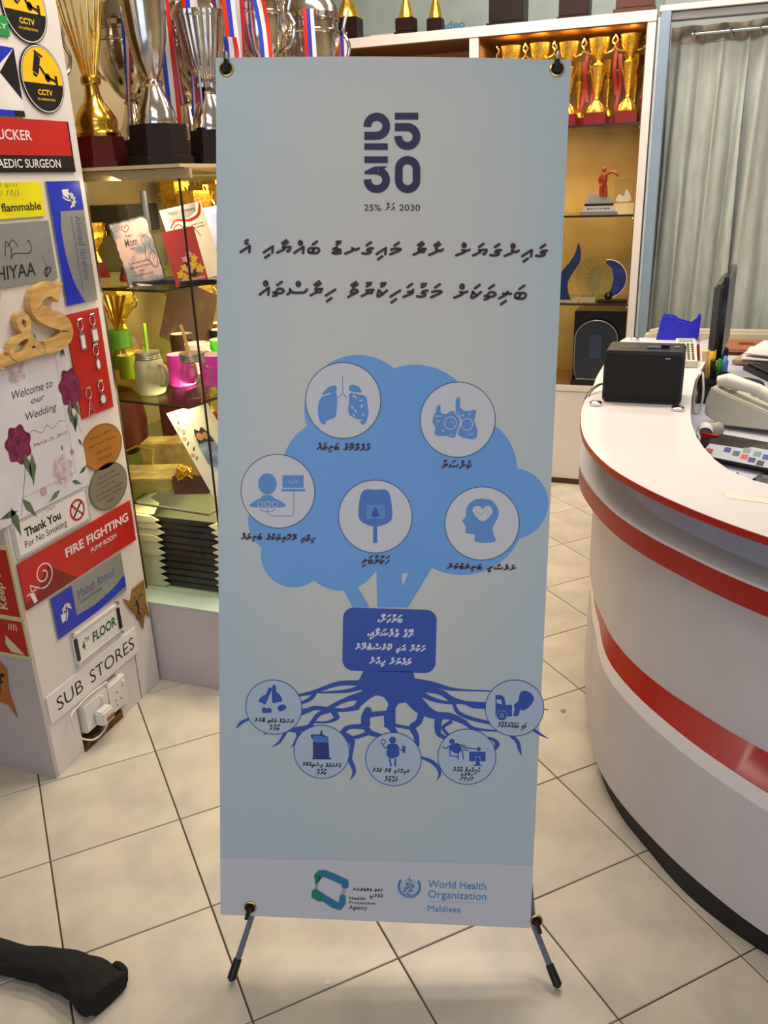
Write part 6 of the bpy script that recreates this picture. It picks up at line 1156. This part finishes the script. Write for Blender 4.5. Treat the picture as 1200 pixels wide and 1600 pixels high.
# middle shelf: jars and mugs
FROST = mat('frosted_glass', (190, 182, 160), 0.35, trans=0.55, ior=1.15); CLR = glass('jar_clear', (.93, .90, .88), .16, .05); LIDM = mat('lid_metal', (176, 166, 150), 0.3, 0.8)
def jar(x, y, label, gm, straw, sx, hs=1):
    t = thing('mason_jar', label, 'jar', (x, y, Z2), 'mason jar mugs on the middle shelf'); c = (x, y, Z2)
    MB().lathe([(.030, 0), (.038, .003), (.042, .012), (.0435, .04), (.0435, .085), (.040, .100), (.034, .106)], c, 24).build('jar_body', gm, t)
    MB().lathe([(.036, .104), (.037, .108), (.0355, .111), (.037, .114), (.0355, .117), (.037, .120), (.036, .126), (.0, .127)], c, 24).build('lid', LIDM, t)
    MB().tube(smooth_pts([(x + .038, y - .008, Z2 + .088), (x + .062, y - .014, Z2 + .086), (x + .070, y - .016, Z2 + .060), (x + .062, y - .014, Z2 + .034), (x + .038, y - .008, Z2 + .030)], 5), .0058, 8).build('handle', gm, t)
    MB().tube([(x - sx * .2, y, Z2 + .07), (x + sx, y, Z2 + .205)], .0045, 8).build('straw', mat('straw_' + str(straw), straw, 0.4), t)
jar(-1.502, 2.10, 'frosted jar mug with green straw on the middle shelf', FROST, (150, 196, 40), .004); jar(-1.352, 2.10, 'clear jar mug with orange straw near the glass corner', CLR, (226, 168, 88), -.024)
def mug(x, y, label, c_, ha=-.3, s=1.0, grp='coloured mugs on the middle shelf', inner=(226, 214, 200)):
    t = thing('mug', label, 'mug', (x, y, Z2), grp); c = (x, y, Z2); m_ = mat('mug_%d_%d_%d' % c_, c_, 0.25)
    MB().lathe([(.036 * s, 0), (.040 * s, .004), (.041 * s, .095 * s), (.0385 * s, .096 * s), (.0375 * s, .012), (0, .010)], c, 24, cap=False).build('mug_body', m_, t)
    MB().lathe([(.0372 * s, .013), (.0380 * s, .0945 * s)], c, 24, cap=False).build('inner_wall', mat('mug_inner', inner, 0.3), t)
    MB().tube(smooth_pts([(x + .038 * s * math.cos(ha), y + .038 * s * math.sin(ha), Z2 + .078 * s), (x + .062 * s * math.cos(ha), y + .062 * s * math.sin(ha), Z2 + .070 * s), (x + .064 * s * math.cos(ha), y + .064 * s * math.sin(ha), Z2 + .035 * s), (x + .038 * s * math.cos(ha), y + .038 * s * math.sin(ha), Z2 + .020 * s)], 5), .005, 8).build('handle', m_, t)
mug(-1.475, 2.225, 'bright pink mug behind the frosted jar', (226, 60, 190)); mug(-1.372, 2.24, 'bright pink mug behind the clear jar', (228, 62, 196)); mug(-1.520, 2.40, 'plain white mug behind the pink mugs', (232, 222, 208)); mug(-1.475, 2.48, 'bright green mug by the side glass', (90, 206, 40)); mug(-1.585, 2.66, 'black mug with pale inside far back', (36, 28, 26)); mug(-1.70, 2.27, 'lime green mug behind the acrylic box', (130, 200, 30), .5, .8)
mug(-1.68, 2.56, 'brown mug far back between the white and green mugs', (70, 46, 34)); mug(-1.66, 2.80, 'orange-brown mug far back by the side glass', (190, 110, 50))
o = MB().box((-1.615, 2.165, Z2 + .0555), (.10, .14, .110)).build('acrylic_box', glass('acrylic_pink', (.88, .72, .58), .12), bev=.002); tag(o, 'clear pinkish acrylic box left of the frosted jar', 'box')
tp = thing('green_trophy', 'gold spray trophy with green base at the back of the middle shelf', 'trophy', (-1.84, 2.42, Z2)); MB().lathe([(.045, 0), (.045, .12), (.04, .125)], (-1.84, 2.42, Z2), 20).build('green_base', mat('base_green', (70, 120, 30), 0.35), tp)
for k in range(5): MB().tube(smooth_pts([(-1.84, 2.42, Z2 + .12), (-1.84 + (k - 2) * .010, 2.42, Z2 + .17), (-1.84 + (k - 2) * .024, 2.42, Z2 + .24)], 4), [.004] * 5 + [.006] * 4, 6).build('gold_leaf', GOLD, tp)
tl_ = thing('dark_plaque', 'brown glass plaque leaning at the back of the middle shelf', 'plaque', (-1.76, 2.62, Z2)); F = Frame((-1.80, 2.60, Z2 + .075), (.93, .05, -.36), (.10, .40, .90)); MB().poly(F, [(0, 0), (.19, 0), (.19, .22), (0, .22)], -.006, 0).build('glass_plate', mat('brown_glass', (92, 70, 58), 0.1), tl_, smooth=0)
MB().box((-1.73, 2.69, Z2 + .045), (.12, .06, .09)).build('stand', BLACKWOOD, tl_)
# lower shelf: photo card, wrapped box, gift
t, F = lean('photo_card', 'tall white photo card of a couple among small flowers, leaning to the left', 'card', (-1.30, 2.05, Z3), .115, .26, .003, None, az=4, tilt=10, rl=0)
F = Frame((-1.335, 2.075, Z3 + .004), (.80, .58, -.12), (-.30, .25, .92)).sub(.015, .008, 17); CW, CH = .125, .285
MB().poly(F, [(0, 0), (CW, 0), (CW, CH), (0, CH)], -.003, 0).build('card', mat('card_white', (232, 218, 204), 0.35), t, smooth=0)
q = MB(); q.poly(F, [(.035, .07), (.090, .07), (.090, .20), (.035, .20)], .0003); q.build('photo_ground', mat('photo_ground', (206, 200, 196), 0.4), t, smooth=0)
q = MB(); q.poly(F, smooth_pts([(.042, .19), (.050, .215), (.060, .205), (.072, .215), (.082, .19), (.084, .15), (.044, .15)], 3, True), .0006); q.build('photo_hair', mat('ink_hair', (50, 26, 22), 0.5), t, smooth=0)
q = MB(); q.disc(F, .054, .188, .0095, .0009, n=16, ry=.013); q.disc(F, .071, .186, .0085, .0009, n=16, ry=.012); q.build('photo_faces', mat('ink_skin', (190, 128, 100), 0.5), t, smooth=0)
q = MB(); q.poly(F, [(.037, .165), (.060, .168), (.088, .160), (.092, .085), (.060, .070), (.036, .10)], .0007); q.build('photo_clothes', mat('ink_clothes', (150, 162, 190), 0.5, rgb2=(104, 110, 150), scale=30), t, smooth=0)
q = MB(); [q.poly(F, [(x, y), (x + .008, y + .005), (x + .012, y + .016), (x + .003, y + .009)], .0004) for x, y in ((.006, .25), (.016, .262), (.004, .22), (.012, .205), (.006, .17), (.014, .15), (.008, .12), (.012, .24))]; q.build('printed_leaves', LEAF, t, smooth=0)
q = MB(); [q.disc(F, x, y, .007, .0005, n=9) for x, y in ((.012, .262), (.010, .232), (.018, .218), (.010, .195), (.008, .14))]; q.build('printed_flowers', mat('ink_dusty_pink', (206, 150, 150), 0.5), t, smooth=0)
MR = mat('wrap_dark_red', (78, 34, 30), 0.2); 
g1 = thing('round_gift', 'dark red round object wrapped in clear film on the lower shelf', 'gift', (-1.90, 2.45, Z3)); MB().lathe([(.05, 0), (.085, .03), (.09, .12), (.08, .20), (.05, .23), (.02, .24)], (-1.90, 2.45, Z3), 24).build('gift_body', MR, g1)
g2 = thing('square_gift', 'dark red square object behind film on the lower shelf', 'gift', (-1.70, 2.56, Z3)); MB().box((-1.70, 2.56, Z3 + .12), (.16, .10, .24), rz=.2).build('gift_body', MR, g2, bev=.006)
FILM = glass('film', (.92, .88, .70), .2, .08); GB = mat('bow_gold', (226, 200, 120), 0.25, 0.8)
for par, cx_, cy_ in ((g1, -1.66, 2.20), (g2, -1.60, 2.42)):
    q = MB(); k_ = [(cx_ + .05 * math.cos(i * .9) * (1 + .5 * (i % 2)), cy_ + .02 * math.sin(i * 1.3), Z3 + .06 + .05 * math.sin(i * .9)) for i in range(7)]; q.tube(k_, .003, 6, closed=True); q.build('bow', GB, par)
BEI = mat('box_beige', (172, 150, 100), 0.22, rgb2=(128, 104, 62), scale=14, bump=0.4)
o = MB().box((-1.60, 2.15, Z3 + .024), (.20, .15, .046), rz=.3).build('film_box', BEI, bev=.003); tag(o, 'flat beige box in shiny film at the front of the lower shelf', 'box')
o = MB().box((-1.60, 2.33, Z3 + .05), (.22, .10, .10), rz=.3).build('film_box', BEI, bev=.003); tag(o, 'taller beige box behind the flat one on the lower shelf', 'box')
bg = thing('boxed_bow', 'brown box with crumpled gold bow in front of the photo card', 'gift', (-1.430, 2.14, Z3)); MB().box((-1.430, 2.15, Z3 + .030), (.11, .08, .06), rz=.3).build('box_body', mat('box_brown', (92, 60, 44), 0.5), bg, bev=.002)
q = MB(); P_ = [(-1.425 + .035 * math.cos(i * 2.1) * (.5 + (i % 3) * .3), 2.105 + .02 * math.sin(i * 1.7), Z3 + .062 + .022 * math.sin(i * 2.4) + .012) for i in range(16)]; q.tube(smooth_pts(P_, 3), .0035, 6); q.build('gold_bow', GOLDF, bg)
# stack of sleeved frames at the bottom
nS = 11; XA, XB = -1.61, -1.256; SLV = mat('paper_sleeve', (238, 228, 200), 0.5, rnd=.05); DKF = mat('frame_charcoal', (50, 42, 44), 0.3, rgb2=(36, 32, 36), scale=12, rnd=.12)
f0 = None
for k in range(nS):
    z = .2745 + k * .0215; x0, x1 = -1.56 + .0 * k, -1.232
    dx = random.uniform(-.006, .006); dy = random.uniform(-.004, .004)
    if f0 is None:
        t = thing('display_box', '', 'box', (-1.435, 2.155, z)); t['group'] = 'dark flat boxes stacked at the bottom of the showcase'
        MB().box((-1.433, 2.155, z + .010), (.345, .27, .017)).build('frame_body', DKF, t, bev=.001)
        for s_, xa, sw in ((-1, XA, .115), (1, XB, .018)):
            q = MB(); q.poly(Frame((0, 0, z), (1, 0, 0), (0, 1, 0)), [(xa, 2.013), (xa - s_ * sw, 2.013), (xa - s_ * .012, 2.065), (xa, 2.292)], .0003, .0212)
            F = Frame((0, 2.012, z), (1, 0, 0), (0, 0, 1), (0, -1, 0)); q.poly(F, [(xa, .0005), (xa - s_ * sw, .0005), (xa - s_ * (sw + .024), .0105), (xa - s_ * sw, .021), (xa, .021)], -.002, .003); q.build('corner_sleeve', SLV, t, smooth=0)
        f0 = t
    else: t = copy_thing(f0, (-1.435 + dx, 2.155 + dy, z))
    od = ['bottom', 'second from the bottom', 'third from the bottom', 'fourth from the bottom', 'fifth from the bottom', 'middle', 'fifth from the top', 'fourth from the top', 'third from the top', 'second from the top', 'topmost'][k]
    t['label'] = 'dark flat box with cream corner sleeves, %s in the showcase stack' % od
q = MB(); q.poly(Frame((0, 0, .2745 + nS * .0215 + .001), (1, 0, 0), (0, 1, 0)), [(-1.60, 2.02), (-1.50, 2.02), (-1.54, 2.11), (-1.605, 2.15)], 0, .001); q.build('paper_sleeve', SLV, smooth=0); tag(SC.objects[-1], 'loose cream paper corner on top of the stacked frames', 'paper')
o = MB().box((-1.70, 2.12, .30), (.10, .20, .05)).build('cardboard_box', mat('cardboard', (140, 100, 56), 0.7), bev=.002); tag(o, 'small cardboard box left of the stacked frames', 'box')
o = MB().box((-1.52, 2.66, .40), (.50, .55, .25)).build('yellow_box', mat('box_yellow', (186, 158, 76), 0.5), bev=.004); tag(o, 'large pale yellow box behind the stacked frames', 'box')

# ---------------------------------------------------------------- cups on the showcase
ZC = 1.4915
def plinth8(t, c, w_, h_, m, rz=0.4):
    MB().lathe([(w_ * .60, 0), (w_ * .60, h_ * .22), (w_ * .55, h_ * .24)], (0, 0, 0), 8).xform(Matrix.Translation(c) @ Matrix.Rotation(rz, 4, 'Z')).build('plinth_foot', m, t, smooth=0)
    MB().lathe([(w_ * .54, h_ * .24), (w_ * .50, h_)], (0, 0, 0), 8).xform(Matrix.Translation(c) @ Matrix.Rotation(rz, 4, 'Z')).build('plinth', m, t, smooth=0)
t1 = thing('trophy', 'tall gold wire cup on a dark red plinth beside the column', 'trophy', (-1.570, 2.11, ZC)); c = (-1.570, 2.11, ZC)
plinth8(t1, c, .135, .078, REDWOOD, .35)
lathe_part(t1, 'bell', [(.058, .078), (.060, .088), (.054, .098), (.056, .112), (.054, .125), (.042, .145), (.026, .165), (.020, .185), (.018, .205)], c, GOLD, 28)
lathe_part(t1, 'collar', [(.022, .205), (.026, .210), (.026, .222), (.020, .228)], c, GOLD, 24)
for i in range(18):
    a = i * 2 * PI / 18; a2 = a + .18
    MB().tube([(c[0] + .018 * math.cos(a), c[1] + .018 * math.sin(a), ZC + .226), (c[0] + .042 * math.cos(a + .05), c[1] + .042 * math.sin(a + .05), ZC + .33), (c[0] + .078 * math.cos(a2), c[1] + .078 * math.sin(a2), ZC + .50)], .0019, 6).build('wire', GOLD, t1)
for r_, z in ((.062, .425), (.078, .50)): MB().tube([(c[0] + r_ * math.cos(a), c[1] + r_ * math.sin(a), ZC + z) for a in [i * PI / 14 for i in range(28)]], .003, 6, closed=True).build('hoop', GOLD, t1)
def silver(x, y, label, prof, w_, h_, m=DARKWOOD, cupm=None, flute=0, fa=0.0, rz=.4, bell=1.0, hd=True, stem=.0):
    t = thing('trophy', label, 'trophy', (x, y, ZC), 'silver cups on top of the showcase'); c = (x, y, ZC); plinth8(t, c, w_, h_, m, rz)
    b = bell; lathe_part(t, 'bell', [(.055 * b, h_), (.057 * b, h_ + .010), (.052 * b, h_ + .020), (.052 * b, h_ + .030), (.036 * b, h_ + .065), (.024 * b, h_ + .090 + stem), (.028 * b, h_ + .096 + stem), (.020 * b, h_ + .104 + stem)], c, SILVER, 28)
    lathe_part(t, 'cup', prof, (x, y, ZC + h_ + .104 + stem), cupm or SILVER, 120 if flute else 40, flute, fa)
    return t
SILT = mat('silver_textured', (206, 196, 180), 0.22, 1.0, rgb2=(168, 156, 146), scale=260, bump=0.5)
silver(-1.395, 2.13, 'tall smooth silver cup on a black stepped plinth', [(.014, 0), (.020, .010), (.036, .045), (.050, .10), (.058, .18), (.060, .30), (.062, .31), (.056, .30), (.03, .08), (.004, .03)], .155, .100, BLACKWOOD, rz=.2)
silver(-1.322, 2.285, 'silver cup with studded net texture, right of the smooth one', [(.024, 0), (.034, .004), (.034, .014), (.026, .020), (.032, .030)] + [(.032 + .034 * (i / 44) ** .75 + .0012 * (i % 2), .030 + .135 * i / 44) for i in range(1, 45)] + [(.070, .172), (.070, .186), (.062, .186), (.02, .05), (.004, .04)], .125, .088, BLACKWOOD, SILVER, flute=30, fa=.022, bell=.95, rz=.1)
silver(-1.60, 2.42, 'silver column cup with gold ring behind the gold wire cup', [(.010, 0), (.018, .004), (.020, .01), (.030, .16), (.034, .17), (.04, .23), (.03, .23), (.004, .2)], .110, .05, BLACKWOOD, SILT, bell=.7)
BIG = [(.018, 0), (.030, .006), (.046, .022), (.068, .06), (.078, .10), (.080, .145), (.0795, .150), (.083, .153), (.083, .157), (.079, .160), (.079, .178), (.083, .181), (.083, .185), (.080, .188), (.086, .200), (.080, .200), (.06, .1), (.004, .04)]
for k, (x, y, s, st) in enumerate(((-1.300, 2.58, 1.0, .06), (-1.300, 2.96, 1.18, .03), (-1.470, 3.36, 1.22, .02), (-1.60, 2.74, 1.1, .02))):
    pr2 = [(r * s, z * s) for r, z in BIG]
    t = silver(x, y, ['wide silver cup with banded rim directly behind the banner top', 'larger wide silver cup with banded rim behind the banner top', 'big smooth silver cup farthest right on the showcase', 'wide silver cup at the back near the wall'][k], pr2, .14, .09, BLACKWOOD, stem=st)
    c = (x, y, ZC + .194 + st); handles(t, c, .080 * s, .05 * s, .18 * s, .035 * s, SILVER, .006)
    lathe_part(t, 'lid', [(.084 * s, .200 * s), (.080 * s, .215 * s), (.06 * s, .245 * s), (.03 * s, .262 * s), (.012 * s, .27 * s), (.016 * s, .29 * s), (.004 * s, .30 * s)], c, SILVER, 30)
for k, (x, y, sc_) in enumerate(((-1.80, 2.62, 1.0), (-1.78, 2.92, 1.05), (-1.72, 3.22, 1.0), (-1.62, 3.56, 1.1), (-1.90, 2.30, .95))):
    copy_thing(t, (x, y, ZC), ['wide silver cup near the wall behind the gold wire cup', 'wide silver cup near the wall behind the silver column cup', 'wide silver cup near the wall behind the smooth silver cup', 'wide silver cup at the far back of the showcase top', 'wide silver cup near the wall at the column edge'][k], 'silver cups on top of the showcase', rz=.3 * k, sc=sc_)
# striped medal ribbons hanging between the cups
RBm = [mat('ribbon_blue', (38, 62, 190), 0.4), mat('ribbon_white', (232, 226, 228), 0.4), mat('ribbon_scarlet', (206, 44, 34), 0.4)]
rb_ = [(-1.520, 2.26, 2.14, 1.60, .045, 0), (-1.500, 2.24, 2.16, 1.58, -.060, 1), (-1.470, 2.25, 2.16, 1.62, -.035, 2), (-1.440, 2.27, 2.16, 1.60, .015, 0), (-1.345, 2.25, 2.10, 1.59, .020, 1), (-1.330, 2.28, 2.12, 1.62, -.035, 2), (-1.235, 2.27, 2.00, 1.60, .015, 0), (-1.225, 2.26, 1.80, 1.585, -.02, 1), (-1.355, 2.40, 2.0, 1.60, .02, 2), (-1.26, 2.50, 1.96, 1.62, .02, 0), (-1.225, 2.78, 1.94, 1.495, .0, 1), (-1.245, 3.00, 1.98, 1.495, .0, 2), (-1.285, 3.20, 1.92, 1.495, .0, 0), (-1.42, 2.22, 2.14, 1.64, -.02, 1), (-1.545, 2.30, 2.14, 1.66, .02, 2), (-1.30, 2.42, 2.05, 1.70, .02, 1), (-1.475, 2.20, 2.16, 1.64, .03, 0), (-1.61, 2.36, 2.16, 1.60, .06, 1), (-1.40, 2.36, 2.14, 1.60, .02, 0), (-1.50, 2.36, 2.16, 1.66, .05, 2)]
for k, (x, y, z1, z0, dx, ph) in enumerate(rb_):
    P_ = smooth_pts([(x, y, z1), (x + dx * .5 + .008 * math.sin(k), y + .01, (z1 + z0) / 2 + .05), (x + dx, y, z0)], 7); wd = .0125
    t = thing('medal_ribbon', ['red white and blue medal ribbon, first right of the gold wire cup', 'striped medal ribbon crossing left of the smooth silver cup', 'striped ribbon nearest the left side of the smooth silver cup', 'striped ribbon partly behind the smooth silver cup', 'striped ribbon left of the net-textured cup', 'striped ribbon crossing beside the net-textured cup', 'striped ribbon right of the net-textured cup', 'short striped ribbon at the left edge of the banner', 'striped ribbon deep behind the smooth and textured cups', 'striped ribbon beside the first wide silver cup', 'striped ribbon beside the second wide silver cup', 'striped ribbon over the second wide silver cup', 'striped ribbon at the far right silver cup', 'striped ribbon hanging just behind the rim of the smooth silver cup', 'striped ribbon between gold wire cup and silver column cup', 'striped ribbon above the net-textured cup', 'striped ribbon in front at the left of the smooth silver cup', 'striped ribbon slanting right behind the gold wire cup', 'striped ribbon in the gap between smooth and net-textured cups', 'striped ribbon behind the ribbons left of the smooth cup'][k], 'ribbon', (x + dx, y, z0), 'striped medal ribbons among the cups')
    for s_ in range(3):
        q = MB(); V = []
        for i, p in enumerate(P_):
            tw = .9 * math.sin(i * .22 + ph * 1.4); cx_, sy_ = math.cos(tw), math.sin(tw)
            for o_ in (-1.5 + s_, -.5 + s_): V.append((p[0] + o_ * wd * cx_, p[1] + o_ * wd * sy_, p[2]))
        q.add(V, [(2 * i, 2 * i + 1, 2 * i + 3, 2 * i + 2) for i in range(len(P_) - 1)]); q.build('stripe', RBm[(s_ + (0 if k % 2 else 2)) % 3], t, smooth=60)

# ---------------------------------------------------------------- black cloth sleeve on the floor, bottom left
CLO = mat('black_cloth', (20, 17, 17), 0.85, rgb2=(12, 10, 10), scale=120, bump=0.5)
cl = thing('black_sleeve', 'crumpled black cloth sleeve lying on the floor tiles', 'cloth', (-1.02, .93, 0))
ctrl = [(-1.48, .92, .034, .062, .032), (-1.30, .900, .030, .042, .028), (-1.17, .905, .026, .031, .025), (-1.08, .918, .027, .037, .026), (-1.00, .915, .028, .044, .027), (-.95, .905, .028, .050, .027), (-.925, .898, .027, .049, .025)]
P_ = smooth_pts(ctrl, 6); n = 28; V = []
for i, p in enumerate(P_):
    a = Vector(P_[max(0, i - 1)][:2]); b_ = Vector(P_[min(len(P_) - 1, i + 1)][:2]); d = (b_ - a).normalized(); nx, ny = -d.y, d.x
    for k in range(n):
        an = 2 * PI * k / n; wv = 1 + .06 * math.sin(5 * an + i * .5) + .04 * math.sin(9 * an - i * .8)
        V.append((p[0] + nx * p[3] * wv * math.cos(an), p[1] + ny * p[3] * wv * math.cos(an), max(.003, p[2] + p[4] * wv * math.sin(an))))
MB().add(V, [(i * n + k, i * n + (k + 1) % n, (i + 1) * n + (k + 1) % n, (i + 1) * n + k) for i in range(len(P_) - 1) for k in range(n)] + [tuple((len(P_) - 1) * n + k for k in range(n))[::-1]]).build('cloth_tube', CLO, cl, smooth=60)
q = MB(); q.tube(smooth_pts([(-.962, .935, .030), (-.945, .952, .036), (-.926, .950, .030), (-.922, .935, .026)], 4), [.005] * 4 + [.009] * 9, 8); q.build('loose_fold', CLO, cl)
# small litter on the floor
o = MB().disc(FR, *(-0.5516,1.0729), .0055, .0012, n=14, z0=.0).build('white_dot', PRINT_W, smooth=0); tag(o, 'tiny white disc on the floor in front of the banner', 'disc')
o = MB().tube(smooth_pts([(*(-0.2637,2.0999), .0022), (*(-0.2548,2.0894), .0022), (*(-0.251,2.1004), .0022), (*(-0.2589,2.1046), .0022)], 3), .0009, 5).build('thread_bit', PRINT_K); tag(o, 'tiny dark curl of thread on the floor beside the counter', 'thread')
